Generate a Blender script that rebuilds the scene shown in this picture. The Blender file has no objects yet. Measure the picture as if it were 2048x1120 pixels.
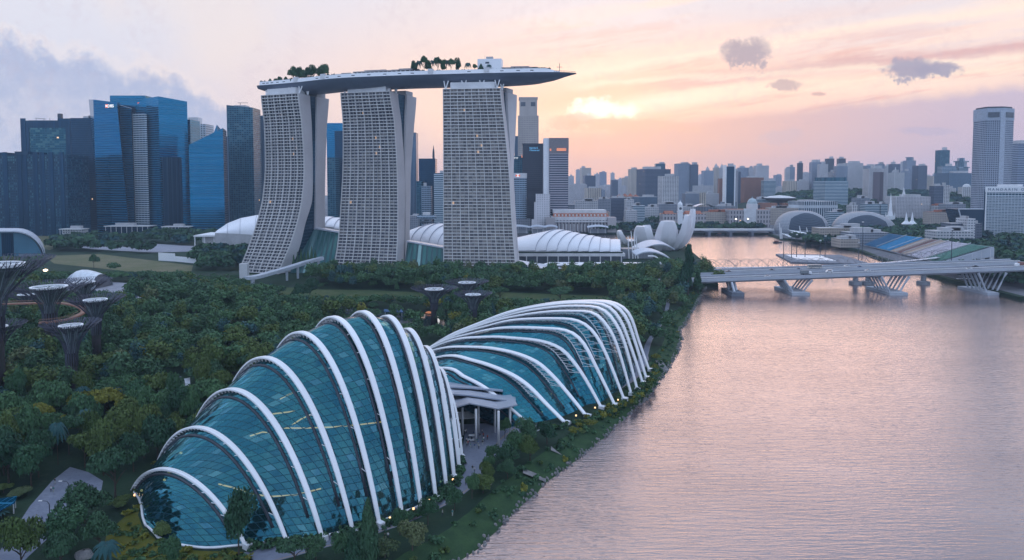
import bpy, math, random
from mathutils import Vector, Matrix, noise, geometry
R = math.radians
scene = bpy.context.scene
col = scene.collection
# ------------------------------------------------------------------ camera
F, CX, CY, HC, PITCH = 1365.0, 1024.0, 442.5, 88.0, R(3)
CP, SP = math.cos(PITCH), math.sin(PITCH)
cam = bpy.data.cameras.new('camera'); cam_o = bpy.data.objects.new('camera', cam); col.objects.link(cam_o)
cam_o.location = (0, 0, HC); cam_o.rotation_euler = (math.pi/2 - PITCH, 0, 0)
cam.sensor_width = 36; cam.lens = F/2048*36; cam.shift_y = -(560-CY)/2048
cam.clip_start = 1; cam.clip_end = 40000
scene.camera = cam_o
vs = scene.view_settings
vs.view_transform = 'Standard'; vs.look = 'None'; vs.exposure = 0.0; vs.gamma = 1; vs.use_curve_mapping = False
scene.render.engine = 'CYCLES'
cy = scene.cycles
cy.max_bounces = 6; cy.diffuse_bounces = 2; cy.glossy_bounces = 3; cy.transmission_bounces = 3
cy.transparent_max_bounces = 12; cy.volume_bounces = 1; cy.use_denoising = True
cy.caustics_reflective = False; cy.caustics_refractive = False; cy.sample_clamp_indirect = 3

def ray(px, py):
    u = (px-CX)/F; v = -(py-CY)/F
    return u, CP+v*SP, -SP+v*CP
def at(px, py, Y):
    d = ray(px, py); t = Y/d[1]
    return Vector((d[0]*t, Y, HC+d[2]*t))
def gnd(px, py, z=3.0):
    d = ray(px, py); t = (z-HC)/d[2]
    return Vector((d[0]*t, d[1]*t, z))
def xat(px, Y, z=3.0):
    return (px-CX)/F*(Y*CP-(z-HC)*SP)
def zat(py, Y):
    return at(CX, py, Y).z
def lin(r, g, b):
    f = lambda c: (c/255/12.92) if c <= 10 else ((c/255+.055)/1.055)**2.4
    return (f(r), f(g), f(b), 1.0)

# ------------------------------------------------------------------ node helpers
class S:
    def __init__(s, nt, k): s.nt = nt; s.k = k
    def op(s, o, b=None, c=None, clamp=False):
        n = s.nt.nodes.new('ShaderNodeMath'); n.operation = o; n.use_clamp = clamp
        for i, v in enumerate((s, b, c)):
            if v is None: continue
            if isinstance(v, S): s.nt.links.new(v.k, n.inputs[i])
            else: n.inputs[i].default_value = v
        return S(s.nt, n.outputs[0])
    def __add__(s, b): return s.op('ADD', b)
    __radd__ = __add__
    def __sub__(s, b): return s.op('SUBTRACT', b)
    def __rsub__(s, b): return (s*-1.0)+b
    def __mul__(s, b): return s.op('MULTIPLY', b)
    __rmul__ = __mul__
    def __truediv__(s, b): return s.op('DIVIDE', b)
    def gt(s, b): return s.op('GREATER_THAN', b)
    def max(s, b): return s.op('MAXIMUM', b)
    def min(s, b): return s.op('MINIMUM', b)
    def pow(s, b): return s.op('POWER', b)
    def fract(s): return s.op('FRACT')
    def floor(s): return s.op('FLOOR')
    def abs(s): return s.op('ABSOLUTE')
    def exp(s): return s.op('EXPONENT')
    def sqrt(s): return s.op('SQRT')
    def ss(s, a, b, t0=0.0, t1=1.0):
        n = s.nt.nodes.new('ShaderNodeMapRange'); n.interpolation_type = 'SMOOTHSTEP'
        s.nt.links.new(s.k, n.inputs[0])
        for i, v in enumerate((a, b, t0, t1)):
            n.inputs[i+1].default_value = v
        return S(s.nt, n.outputs[0])
def _in(nt, sock, v):
    if isinstance(v, S): nt.links.new(v.k, sock)
    elif hasattr(v, '__len__') and len(v) == 3 and sock.type == 'RGBA': sock.default_value = (*v, 1)
    else: sock.default_value = v
def mixc(nt, f, a, b, mode='MIX'):
    n = nt.nodes.new('ShaderNodeMix'); n.data_type = 'RGBA'; n.blend_type = mode
    _in(nt, n.inputs[0], f); _in(nt, n.inputs[6], a); _in(nt, n.inputs[7], b)
    return S(nt, n.outputs[2])
def xyz(nt, x, y, z=0.0):
    n = nt.nodes.new('ShaderNodeCombineXYZ')
    for i, v in enumerate((x, y, z)): _in(nt, n.inputs[i], v)
    return S(nt, n.outputs[0])
def sep(nt, v):
    n = nt.nodes.new('ShaderNodeSeparateXYZ'); nt.links.new(v.k, n.inputs[0])
    return [S(nt, o) for o in n.outputs]
def tex(nt, name):
    n = nt.nodes.new('ShaderNodeTexCoord'); return S(nt, n.outputs[name])
def noi(nt, v, scale=1.0, detail=3.0, rough=.5, out=0):
    n = nt.nodes.new('ShaderNodeTexNoise'); nt.links.new(v.k, n.inputs['Vector'])
    n.inputs['Scale'].default_value = scale; n.inputs['Detail'].default_value = detail; n.inputs['Roughness'].default_value = rough
    return S(nt, n.outputs[out])
def wno(nt, v, out=0):
    n = nt.nodes.new('ShaderNodeTexWhiteNoise'); n.noise_dimensions = '3D'; nt.links.new(v.k, n.inputs['Vector'])
    return S(nt, n.outputs[out])
def vmul(nt, v, t):
    n = nt.nodes.new('ShaderNodeVectorMath'); n.operation = 'MULTIPLY'; nt.links.new(v.k, n.inputs[0]); n.inputs[1].default_value = t
    return S(nt, n.outputs[0])
def bumpn(nt, h, strength=.3, dist=.1):
    n = nt.nodes.new('ShaderNodeBump'); n.inputs['Strength'].default_value = strength; n.inputs['Distance'].default_value = dist
    nt.links.new(h.k, n.inputs['Height']); return S(nt, n.outputs[0])

# ------------------------------------------------------------------ sky and sun
world = bpy.data.worlds.new('World'); scene.world = world; world.use_nodes = True
def make_sky():
    nt = world.node_tree; nt.nodes.clear()
    out = nt.nodes.new('ShaderNodeOutputWorld'); bg = nt.nodes.new('ShaderNodeBackground')
    nt.links.new(bg.outputs[0], out.inputs[0])
    sky = nt.nodes.new('ShaderNodeTexSky'); sky.sky_type = 'NISHITA'; sky.sun_disc = False
    sky.sun_elevation = R(6.5); sky.sun_rotation = R(7); sky.dust_density = 2.0; sky.air_density = 1.2
    nish = mixc(nt, 1.0, S(nt, sky.outputs[0]), (.10, .10, .10, 1), 'MULTIPLY')
    d = tex(nt, 'Generated'); x, y, z = sep(nt, d)
    ys = y.max(.22)
    U = x/ys*1365+1024; V = (z/ys)*-1365+371       # degrees-like cloud chart round the sunset
    zz = xyz(nt, U*.01, V*.01, .37)
    n1 = noi(nt, zz, 1.1, 5, .55); n2 = noi(nt, zz, .35, 4, .5); n3 = noi(nt, zz, 2.6, 4, .6)
    # upper thin overcast
    c = mixc(nt, V.ss(380, 215), lin(216, 186, 190), lin(250, 216, 200))
    c = mixc(nt, V.ss(210, -40), c, lin(226, 220, 228))
    c = mixc(nt, U.ss(1050, 100), c, mixc(nt, V.ss(330, 20), lin(206, 205, 222), lin(218, 218, 230)))
    # streaked high cloud rising to the right
    t = (U-1150)*.16+V
    st = noi(nt, xyz(nt, U*.0016, t*.018, 2.1), 1.0, 8, .62)
    st2 = noi(nt, xyz(nt, U*.0036, t*.03, 7.7), 1.0, 8, .64)
    side = U.ss(820, 1300)
    c = mixc(nt, st.ss(.44, .6)*side*V.ss(300, 230)*.7, c, lin(255, 226, 210))
    c = mixc(nt, st2.ss(.5, .66)*side*V.ss(300, 250)*V.ss(20, 120)*.75, c, lin(228, 178, 172))
    c = mixc(nt, n2.ss(.42, .62)*U.ss(1100, 600)*.4, c, lin(240, 222, 212))
    # warm glow round the hidden sun
    gx = (U-1240)/330; gy = (t-232)/95
    glow = ((gx*gx+gy*gy)*-1.0).exp()
    c = mixc(nt, glow*.6, c, lin(252, 196, 172)); fx = (U-1195)/170; fy = (V-228)/58; c = mixc(nt, ((fx*fx+fy*fy)*-1.0).exp()*.55, c, lin(255, 208, 176))
    rx = (U-1330)/260; ry = (t-232)/20
    c = mixc(nt, ((rx*rx+ry*ry)*-1.0).exp()*(st2*1.6).min(1.0)*.9, c, lin(255, 242, 222))
    def band(c, y0, sl, w, cl, fac, u0=1120, u1=1350):
        e = (V-((U-1154)*sl+y0)+(st2-.5)*46+(n3-.5)*16)/w
        return mixc(nt, (e*e*-1.0).exp()*U.ss(u0, u1)*fac, c, cl)
    c = band(c, 112, -.16, 13, lin(234, 212, 210), .5)
    c = band(c, 146, -.15, 15, lin(255, 232, 214), .75, 900, 1180)
    c = band(c, 186, -.10, 13, lin(218, 176, 176), .9, 1230, 1420)
    c = band(c, 214, -.085, 12, lin(255, 230, 208), .7, 1250, 1400)
    c = band(c, 172, -.06, 7, lin(255, 236, 216), .6, 1100, 1200)
    # mauve bank low on the right
    edge = (U-1150)*-.105+268+(n1-.5)*34-(n3-.5)*14
    bank = (V-edge).ss(-16, 16)*U.ss(1000, 1180)
    bc = mixc(nt, U.ss(1250, 2050), lin(230, 182, 170), lin(192, 178, 200))
    c = mixc(nt, bank*.93, c, bc)
    n6 = noi(nt, zz, 6.5, 5, .62)
    # blue grey cumulus bank on the left
    q = (U/520).max(0.0); q4 = q*q*q*q
    le = U.max(0.0)*.12+92+q4*95+(n1-.5)*-150+(n3-.5)*-60+(noi(nt, zz, 6, 4, .65)-.5)*-26
    c = mixc(nt, (V-le).ss(-34, -8)*(V-le).ss(14, -6)*U.ss(620, 380)*.2, c, lin(250, 232, 222)); lm = (V-le).ss(-14, 34)*U.ss(740, 420)*(n6.ss(.2, .5)*.35+.65)
    lc = mixc(nt, (V-le).ss(10, 150), lin(172, 182, 212), lin(196, 199, 219))
    lc = mixc(nt, n3.ss(.4, .62)*.5, lc, lin(160, 174, 208))
    c = mixc(nt, lm*.92, c, lc)
    # bright hole where the sun sits
    hx = (U-1194)/54+(n1-.5)*2.6+(n3-.5)*1.4; hy = (V-221)/18+(n3-.5)*4.2+(n1-.5)*1.5
    hole = (hx*hx+hy*hy).ss(2.9, -.1)
    c = mixc(nt, hole, c, (1.2, 1.06, .94, 1))
    c = mixc(nt, n6.ss(.42, .66)*n1.ss(.4, .6)*.16, c, lin(196, 176, 190))
    def puff(c, px, py, sx, sy, cl, wob=2.0, fac=.92, soft=.25):
        ex = (U-px)/sx+(n3-.5)*wob*.7; ey = (V-py)/sy+(n1-.5)*wob+(n3-.5)*wob*.7+(n6-.5)*1.7
        m = (ex*ex+ey*ey+(n6-.5)*1.6).ss(1.35, soft)
        return mixc(nt, m*fac, c, cl)
    c = puff(c, 1140, 246, 60, 22, lin(232, 188, 172), 2.2, .8)
    c = puff(c, 1270, 254, 130, 14, lin(233, 186, 168), 2.0, .7)
    c = puff(c, 1484, 110, 50, 33, lin(168, 156, 172), 1.7)
    c = puff(c, 1810, 140, 56, 26, lin(156, 152, 176), 1.8)
    c = puff(c, 1872, 142, 50, 14, lin(156, 152, 176), 1.6)
    c = puff(c, 1566, 172, 34, 11, lin(190, 166, 172), 1.8, .8)
    c = puff(c, 1632, 190, 16, 4, lin(205, 170, 168), 1.0, .8)
    c = puff(c, 1560, 274, 50, 16, lin(204, 180, 190), 1.8, .6)
    c = puff(c, 1850, 262, 60, 9, lin(184, 172, 196), 1.6, .7)
    c = puff(c, 1180, 30, 200, 24, lin(236, 224, 228), 2.0, .5)
    # the rest of the dome, above and behind the viewer
    zen = mixc(nt, z.ss(.05, .7), lin(168, 194, 238), lin(186, 208, 244))
    zen = mixc(nt, noi(nt, d, 3.2, 6, .6).ss(.38, .62)*.75, zen, lin(232, 240, 254)); zen = mixc(nt, noi(nt, d, 2.1, 5, .6).ss(.5, .66)*y.ss(.1, -.3)*.8, zen, lin(130, 160, 208))
    zen = mixc(nt, .15, zen, nish)
    zen = mixc(nt, 1.0, zen, (1.38, 1.42, 1.46, 1), 'MULTIPLY')
    f = y.ss(.1, .55)*(z/ys).ss(.75, .3)
    c = mixc(nt, f, zen, c)
    c = mixc(nt, .04, c, nish)
    nt.links.new(c.k, bg.inputs[0]); bg.inputs[1].default_value = 1.16
make_sky()
sun = bpy.data.lights.new('sun', 'SUN'); sun.energy = .5; sun.angle = R(50); sun.color = (1, .62, .42)
sun_o = bpy.data.objects.new('sun', sun); col.objects.link(sun_o)
sun_o.rotation_euler = (R(90-6.5), 0, R(180-7)); sun_o.location = (80, 300, 400)

# ------------------------------------------------------------------ object helpers
def tag(o, label=None, cat=None, group=None, kind=None):
    if label: o['label'] = label
    if cat: o['category'] = cat
    if group: o['group'] = group
    if kind: o['kind'] = kind
    return o
def empty(name, loc, label, cat, group=None, rz=0.0):
    o = bpy.data.objects.new(name, None); col.objects.link(o)
    o.location = loc; o.rotation_euler = (0, 0, rz); o.empty_display_size = 1
    return tag(o, label, cat, group)
def children(o):
    return [c for c in KIDS.get(o.name, ())]
KIDS = {}
def kid(o, parent):
    o.parent = parent; KIDS.setdefault(parent.name, []).append(o)
def copy_tree(o, parent=None):
    c = o.copy(); col.objects.link(c)
    if parent is not None: kid(c, parent)
    for ch in children(o): copy_tree(ch, c)
    return c
class MB:
    """collects faces; build() links them as one mesh object"""
    def __init__(s): s.v = []; s.f = []; s.uv = []; s.m = []
    def add(s, pts, uv=None, m=0):
        i = len(s.v); s.v.extend([tuple(p) for p in pts]); s.f.append(tuple(range(i, i+len(pts))))
        s.uv.append(uv if uv else [(p[0], p[1]) for p in pts]); s.m.append(m)
    def wall(s, a, b, z0, z1, m=0, u0=0.0, z0b=None, z1b=None):
        z0b = z0 if z0b is None else z0b; z1b = z1 if z1b is None else z1b
        L = math.hypot(b[0]-a[0], b[1]-a[1])
        s.add([(a[0], a[1], z0), (b[0], b[1], z0b), (b[0], b[1], z1b), (a[0], a[1], z1)],
              [(u0, z0), (u0+L, z0b), (u0+L, z1b), (u0, z1)], m)
        return u0+L
    def prism(s, poly, z0, z1, m=0, mt=None, top=None, cap=True):
        """poly counter-clockwise seen from above; z1 a number or one per corner"""
        n = len(poly); mt = m if mt is None else mt
        Z = z1 if hasattr(z1, '__len__') else [z1]*n
        top = top or poly; u = 0.0
        for i in range(n):
            j = (i+1) % n; a, b, c, d = poly[i], poly[j], top[j], top[i]
            L = math.hypot(b[0]-a[0], b[1]-a[1])
            s.add([(a[0], a[1], z0), (b[0], b[1], z0), (c[0], c[1], Z[j]), (d[0], d[1], Z[i])],
                  [(u, z0), (u+L, z0), (u+L, Z[j]), (u, Z[i])], m)
            u += L
        if cap:
            s.add([(p[0], p[1], Z[i]) for i, p in enumerate(top)], None, mt)
            s.add([(p[0], p[1], z0) for p in reversed(poly)], None, mt)
    def box(s, c, size, rz=0.0, m=0, mt=None):
        """c = centre of the base"""
        w, d, h = size; cs, sn = math.cos(rz), math.sin(rz)
        P = [(c[0]+x*cs-y*sn, c[1]+x*sn+y*cs) for x, y in ((-w/2, -d/2), (w/2, -d/2), (w/2, d/2), (-w/2, d/2))]
        s.prism(P, c[2], c[2]+h, m, mt)
    def obox(s, o, ax, ay, az, m=0):
        """box from corner o with three edge vectors"""
        o = Vector(o); ax, ay, az = Vector(ax), Vector(ay), Vector(az)
        p = [o, o+ax, o+ax+ay, o+ay]; q = [k+az for k in p]
        for f in ((p[3], p[2], p[1], p[0]), q, (p[0], p[1], q[1], q[0]), (p[1], p[2], q[2], q[1]), (p[2], p[3], q[3], q[2]), (p[3], p[0], q[0], q[3])):
            s.add(list(f), None, m)
    def tube(s, pts, r, n=6, m=0, cap=True):
        pts = [Vector(p) for p in pts]; k = len(pts)
        rs = r if hasattr(r, '__len__') else [r]*k
        rings = []
        for i, p in enumerate(pts):
            t = (pts[min(i+1, k-1)]-pts[max(i-1, 0)]).normalized()
            ref = Vector((0, 0, 1)) if abs(t.z) < .9 else Vector((1, 0, 0))
            a = t.cross(ref).normalized(); b = t.cross(a)
            rings.append([p+a*(rs[i]*math.cos(2*math.pi*j/n))+b*(rs[i]*math.sin(2*math.pi*j/n)) for j in range(n)])
        for i in range(k-1):
            for j in range(n):
                l = (j+1) % n
                s.add([rings[i][j], rings[i][l], rings[i+1][l], rings[i+1][j]], [(j, i), (j+1, i), (j+1, i+1), (j, i+1)], m)
        if cap:
            s.add(rings[0][::-1], None, m); s.add(rings[-1], None, m)
    def bar(s, a, b, w, m=0):
        s.tube([a, b], w, 4, m)
    def sweep(s, pts, sides, outs, w, h, m=0):
        """rectangular section along pts; sides/outs = unit vectors, w, h lists"""
        rings = []
        for p, sd, ou, ww, hh in zip(pts, sides, outs, w, h):
            rings.append([p-sd*ww/2-ou*hh, p+sd*ww/2-ou*hh, p+sd*ww*.5-ou*hh*.3, p+sd*ww*.38, p-sd*ww*.38, p-sd*ww*.5-ou*hh*.3])
        n = 6
        for i in range(len(rings)-1):
            for j in range(n):
                l = (j+1) % n
                s.add([rings[i][j], rings[i][l], rings[i+1][l], rings[i+1][j]], None, m)
        s.add(rings[0][::-1], None, m); s.add(rings[-1], None, m)
    def lathe(s, prof, c, n=16, m=0, cap=True, ex=1.0, ey=1.0, rz=0.0):
        cs, sn = math.cos(rz), math.sin(rz); rings = []
        for r, z in prof:
            ring = []
            for j in range(n):
                a = 2*math.pi*j/n; x, y = r*math.cos(a)*ex, r*math.sin(a)*ey
                ring.append((c[0]+x*cs-y*sn, c[1]+x*sn+y*cs, c[2]+z))
            rings.append(ring)
        for i in range(len(rings)-1):
            for j in range(n):
                l = (j+1) % n; r0 = max(prof[i][0], prof[i+1][0])
                s.add([rings[i][j], rings[i][l], rings[i+1][l], rings[i+1][j]],
                      [(r0*2*math.pi*j/n, prof[i][1]), (r0*2*math.pi*(j+1)/n, prof[i][1]), (r0*2*math.pi*(j+1)/n, prof[i+1][1]), (r0*2*math.pi*j/n, prof[i+1][1])], m)
        if cap:
            s.add(rings[0][::-1], None, m); s.add(rings[-1], None, m)
    def grid(s, P, m=0, uvs=None, closed=False):
        """P rows of points"""
        for i in range(len(P)-1):
            for j in range(len(P[0])-1):
                uv = [uvs[i][j], uvs[i][j+1], uvs[i+1][j+1], uvs[i+1][j]] if uvs else None
                s.add([P[i][j], P[i][j+1], P[i+1][j+1], P[i+1][j]], uv, m)
    def build(s, name, mats, parent=None, smooth=False, off=None, merge=False):
        me = bpy.data.meshes.new(name)
        v = s.v
        if off is None and parent is not None and parent.type == 'EMPTY' and parent.rotation_euler.z == 0 and not getattr(s, 'local', False):
            L = world_loc(parent); v = [(a[0]-L[0], a[1]-L[1], a[2]-L[2]) for a in v]
        elif off is None and parent is not None and parent.type == 'MESH' and not getattr(s, 'local', False):
            L = world_loc(parent); v = [(a[0]-L[0], a[1]-L[1], a[2]-L[2]) for a in v]
        me.from_pydata(v, [], s.f)
        ul = me.uv_layers.new(name='UVMap')
        flat = [c for u in s.uv for p in u for c in (p[0], p[1])]
        ul.data.foreach_set('uv', flat)
        if not isinstance(mats, (list, tuple)): mats = [mats]
        for mm in mats: me.materials.append(mm)
        me.polygons.foreach_set('material_index', s.m)
        if smooth:
            import bmesh
            bm = bmesh.new(); bm.from_mesh(me); bmesh.ops.remove_doubles(bm, verts=bm.verts, dist=.005)
            bmesh.ops.recalc_face_normals(bm, faces=bm.faces)
            bm.to_mesh(me); bm.free()
            me.polygons.foreach_set('use_smooth', [True]*len(me.polygons))
        me.update()
        o = bpy.data.objects.new(name, me); col.objects.link(o)
        if parent is not None: kid(o, parent)
        return o
def world_loc(o):
    v = Vector(o.location)
    while o.parent: o = o.parent; v += Vector(o.location)
    return v

# ------------------------------------------------------------------ materials
MATS = {}
def new_mat(name):
    m = bpy.data.materials.new(name); m.use_nodes = True; nt = m.node_tree
    b = nt.nodes['Principled BSDF']; MATS[name] = m
    return m, nt, b
def plain(name, c, rough=.6, metal=0.0, var=.15, scale=.5, bump=0.0, spec=.4, emit=None, es=0.0):
    m, nt, b = new_mat(name)
    g = tex(nt, 'Object'); n = noi(nt, g, scale, 4, .6)
    c4 = (*c[:3], 1); dk = tuple(k*(1-var) for k in c[:3])+(1,); lt = tuple(min(1, k*(1+var)) for k in c[:3])+(1,)
    cc = mixc(nt, n.ss(.3, .7), dk, lt)
    nt.links.new(cc.k, b.inputs['Base Color']); b.inputs['Roughness'].default_value = rough
    b.inputs['Metallic'].default_value = metal; b.inputs['Specular IOR Level'].default_value = spec
    if bump: nt.links.new(bumpn(nt, noi(nt, g, scale*6, 3), bump, .1).k, b.inputs['Normal'])
    if emit: b.inputs['Emission Color'].default_value = (*emit[:3], 1); b.inputs['Emission Strength'].default_value = es
    return m
def facade(name, wall, glass, fh=3.6, bw=3.0, wv=.6, wh=.75, metal=.6, grough=.12, rnd=.5, lit=0.004, wrough=.7, vary=.12, alt=None):
    """walls with window openings laid out in metres along the wall (uv); wv/wh = glazed share of a storey / of a bay"""
    m, nt, b = new_mat(name)
    u, v, _ = sep(nt, tex(nt, 'UV'))
    U = u/bw; V = v/fh
    win = U.fract().gt(1-wh)*V.fract().gt(1-wv)
    cell = xyz(nt, U.floor(), V.floor(), 1.7)
    r = wno(nt, cell); r2 = wno(nt, xyz(nt, U.floor()+31.0, V.floor(), 4.2))
    ob = nt.nodes.new('ShaderNodeObjectInfo')
    big = noi(nt, xyz(nt, u*.02, v*.012, S(nt, ob.outputs['Random'])*9.0), 1.0, 4, .6)
    gl = mixc(nt, r*rnd, (*glass[:3], 1), tuple(k*.35 for k in glass[:3])+(1,))
    if alt: gl = mixc(nt, r2.gt(.72), gl, (*alt[:3], 1))
    gl = mixc(nt, big.ss(.35, .65)*.45, gl, tuple(k*.6 for k in glass[:3])+(1,))
    wl = mixc(nt, big.ss(.3, .7), tuple(k*(1-vary) for k in wall[:3])+(1,), tuple(min(1, k*(1+vary)) for k in wall[:3])+(1,))
    cc = mixc(nt, win, wl, gl)
    nt.links.new(cc.k, b.inputs['Base Color'])
    b.inputs['Specular IOR Level'].default_value = .2
    nt.links.new((win*(grough-wrough)+wrough).k, b.inputs['Roughness']); nt.links.new((win*metal).k, b.inputs['Metallic'])
    nt.links.new(bumpn(nt, win*-.3+noi(nt, xyz(nt, u*.05, v*.05), 1, 2)*.5, .25, .3).k, b.inputs['Normal'])
    if lit:
        b.inputs['Emission Color'].default_value = (1, .62, .3, 1)
        nt.links.new((r2.gt(1-lit)*win*1.3).k, b.inputs['Emission Strength'])
    return m
WHITE = plain('white_paint', (.78, .79, .82), .45, 0, .03, .05)
WHITE2 = WHITE
GREY = plain('grey_concrete', (.42, .42, .44), .8, 0, .12, .1)
PALE = plain('pale_concrete', (.6, .6, .62), .75, 0, .1, .08)
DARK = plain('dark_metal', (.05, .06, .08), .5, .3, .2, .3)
STEEL = plain('white_steel', (.72, .74, .78), .4, .1, .05, .3)
ROOFG = plain('roof_grey', (.3, .31, .34), .85, 0, .2, .08)
ROOFR = plain('terracotta_tiles', (.33, .12, .07), .8, 0, .25, .2)
# ------------------------------------------------------------------ water, land, banks, roads
def mat_water():
    m, nt, b = new_mat('river_water')
    nt.nodes.remove(b)
    g = tex(nt, 'Object'); x, y, z = sep(nt, g)
    w1 = noi(nt, xyz(nt, x*.11, y*.8, 0), 1.0, 3, .55)
    w2 = noi(nt, xyz(nt, x*.4+40, y*2.2, 3), 1.0, 2, .5)
    w3 = noi(nt, xyz(nt, x*.012, y*.03, 5), 1.0, 3, .5)
    w4 = noi(nt, xyz(nt, x*.004+9, y*.009, 1), 1.0, 4, .6)
    h = w1*1.0+w2*.35
    bn = bumpn(nt, h, .3, .7)
    gl = nt.nodes.new('ShaderNodeBsdfGlossy'); gl.inputs['Roughness'].default_value = .13; gl.inputs['Color'].default_value = (.97, .88, .86, 1)
    nt.links.new(bn.k, gl.inputs['Normal'])
    df = nt.nodes.new('ShaderNodeBsdfDiffuse'); df.inputs['Color'].default_value = (.15, .115, .125, 1)
    fr = nt.nodes.new('ShaderNodeFresnel'); fr.inputs[0].default_value = 1.5; nt.links.new(bn.k, fr.inputs['Normal'])
    f = S(nt, fr.outputs[0])*1.85+.06+(w3-.5)*.2+(w4-.5)*.16
    mx = nt.nodes.new('ShaderNodeMixShader'); nt.links.new(f.min(.97).k, mx.inputs[0])
    nt.links.new(df.outputs[0], mx.inputs[1]); nt.links.new(gl.outputs[0], mx.inputs[2])
    nt.links.new(mx.outputs[0], nt.nodes['Material Output'].inputs[0])
    return m
def mat_ground(name, a, b2, c3, s=.05, rough=.95, bump=.4):
    m, nt, b = new_mat(name)
    g = tex(nt, 'Object'); n = noi(nt, g, s, 5, .6); n2 = noi(nt, g, s*9, 4, .65)
    c = mixc(nt, n.ss(.35, .65), (*a, 1), (*b2, 1)); c = mixc(nt, n2.ss(.5, .72)*.7, c, (*c3, 1))
    nt.links.new(c.k, b.inputs['Base Color']); b.inputs['Roughness'].default_value = rough; b.inputs['Specular IOR Level'].default_value = .2
    nt.links.new(bumpn(nt, noi(nt, g, s*30, 3), bump, .3).k, b.inputs['Normal'])
    return m
SOIL = mat_ground('garden_ground', (.012, .03, .02), (.02, .045, .025), (.03, .05, .03))
GRASS = mat_ground('bank_grass', (.022, .052, .024), (.034, .074, .03), (.014, .034, .018), .25)
LAWN = mat_ground('lawn_grass', (.11, .12, .06), (.15, .14, .085), (.08, .09, .05), .03)
LAWN2 = mat_ground('meadow_grass', (.045, .075, .03), (.075, .095, .04), (.03, .06, .028), .05)
DRY = mat_ground('hedge_grass', (.075, .085, .012), (.11, .10, .015), (.05, .06, .012), .15)
CITYG = mat_ground('city_ground', (.1, .11, .13), (.16, .16, .18), (.06, .09, .08), .01)
ASPH = mat_ground('asphalt', (.13, .14, .17), (.17, .18, .21), (.11, .12, .15), .05, .85, .1)
PAVE = mat_ground('paving', (.24, .25, .30), (.30, .31, .36), (.2, .21, .26), .12, .85, .15)
ROCK = mat_ground('bank_stone', (.16, .16, .17), (.26, .25, .25), (.1, .1, .11), .4)

water = MB(); water.add([(-900, -300, 0), (3500, -300, 0), (3500, 1700, 0), (-900, 1700, 0)])
tag(water.build('water', mat_water()), kind='structure')
P2 = lambda px, py, z=0.0: tuple(gnd(px, py, z)[:2])
SHORE = [(930, 1120), (1000, 1062), (1040, 1020), (1080, 986), (1112, 955), (1150, 926), (1200, 884), (1250, 842), (1298, 797), (1332, 752),
         (1352, 716), (1366, 686), (1364, 660), (1384, 628), (1398, 604), (1406, 586), (1414, 574)]
shore = [(-70, 60), (-45, 110)]+[P2(*p) for p in SHORE]
rng = random.Random(5)
def densify(pts, step, jit=0.0):
    out = []
    for i in range(len(pts)-1):
        a, b = Vector(pts[i]), Vector(pts[i+1]); n = max(1, int((b-a).length/step))
        for k in range(n):
            p = a.lerp(b, k/n)
            if k: p += Vector((rng.uniform(-jit, jit), rng.uniform(-jit, jit)))
            out.append(tuple(p))
    out.append(tuple(pts[-1])); return out
shore = densify(shore, 5, .7)
def inset(pts, d):
    out = []
    for i in range(len(pts)):
        a = Vector(pts[max(0, i-3)]); b = Vector(pts[min(len(pts)-1, i+3)])
        t = (b-a).normalized(); nrm = Vector((-t.y, t.x)); out.append(tuple(Vector(pts[i])+nrm*d))
    return out
bank_top = inset(shore, 9.0); bank_mid = inset(shore, 2.2)
bay = [(178, 585), (190, 640), (215, 760), (232, 880), (250, 990), (215, 1010), (60, 960), (-150, 1000), (-330, 1080), (-380, 1180), (-250, 1290), (-50, 1290), (70, 1262), (180, 1225), (316, 1225), (455, 1213),
       (436, 1105), (450, 1063), (463, 993), (458, 900), (440, 830), (420, 740), (405, 675), (396, 600), (388, 518)]
land = bank_top+bay+[(700, 480), (5500, 480), (5500, 5800), (-5500, 5800), (-5500, 60)]
def sheet(name, poly, z, mat, depth=0.0, kind='structure'):
    b = MB(); vv = [Vector((p[0], p[1], z)) for p in poly]
    for t in geometry.tessellate_polygon([vv]):
        tri = [vv[i] for i in t]
        if (tri[1]-tri[0]).cross(tri[2]-tri[0]).z < 0: tri.reverse()
        b.add(tri)
    if depth:
        n = len(poly)
        for i in range(n): b.wall(poly[i], poly[(i+1) % n], z-depth, z)
    return tag(b.build(name, mat), kind=kind)
sheet('ground', land, 3.0, SOIL, 5.0)
bk = MB()
bk.grid([[(a[0], a[1], -.4) for a in shore], [(a[0], a[1], .9) for a in bank_mid], [(a[0], a[1], 3.012) for a in bank_top]])
tag(bk.build('riverbank', GRASS), kind='structure')
sheet('city_ground', [(-5450, 1310), (-380, 1310), (-260, 1296), (-50, 1296), (70, 1268), (180, 1231), (316, 1231), (461, 1219), (442, 1105), (456, 1063), (469, 993), (464, 900), (446, 830), (426, 740), (411, 675), (402, 600), (394, 520), (5450, 520), (5450, 5750), (-5450, 5750)], 3.02, CITYG)
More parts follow.
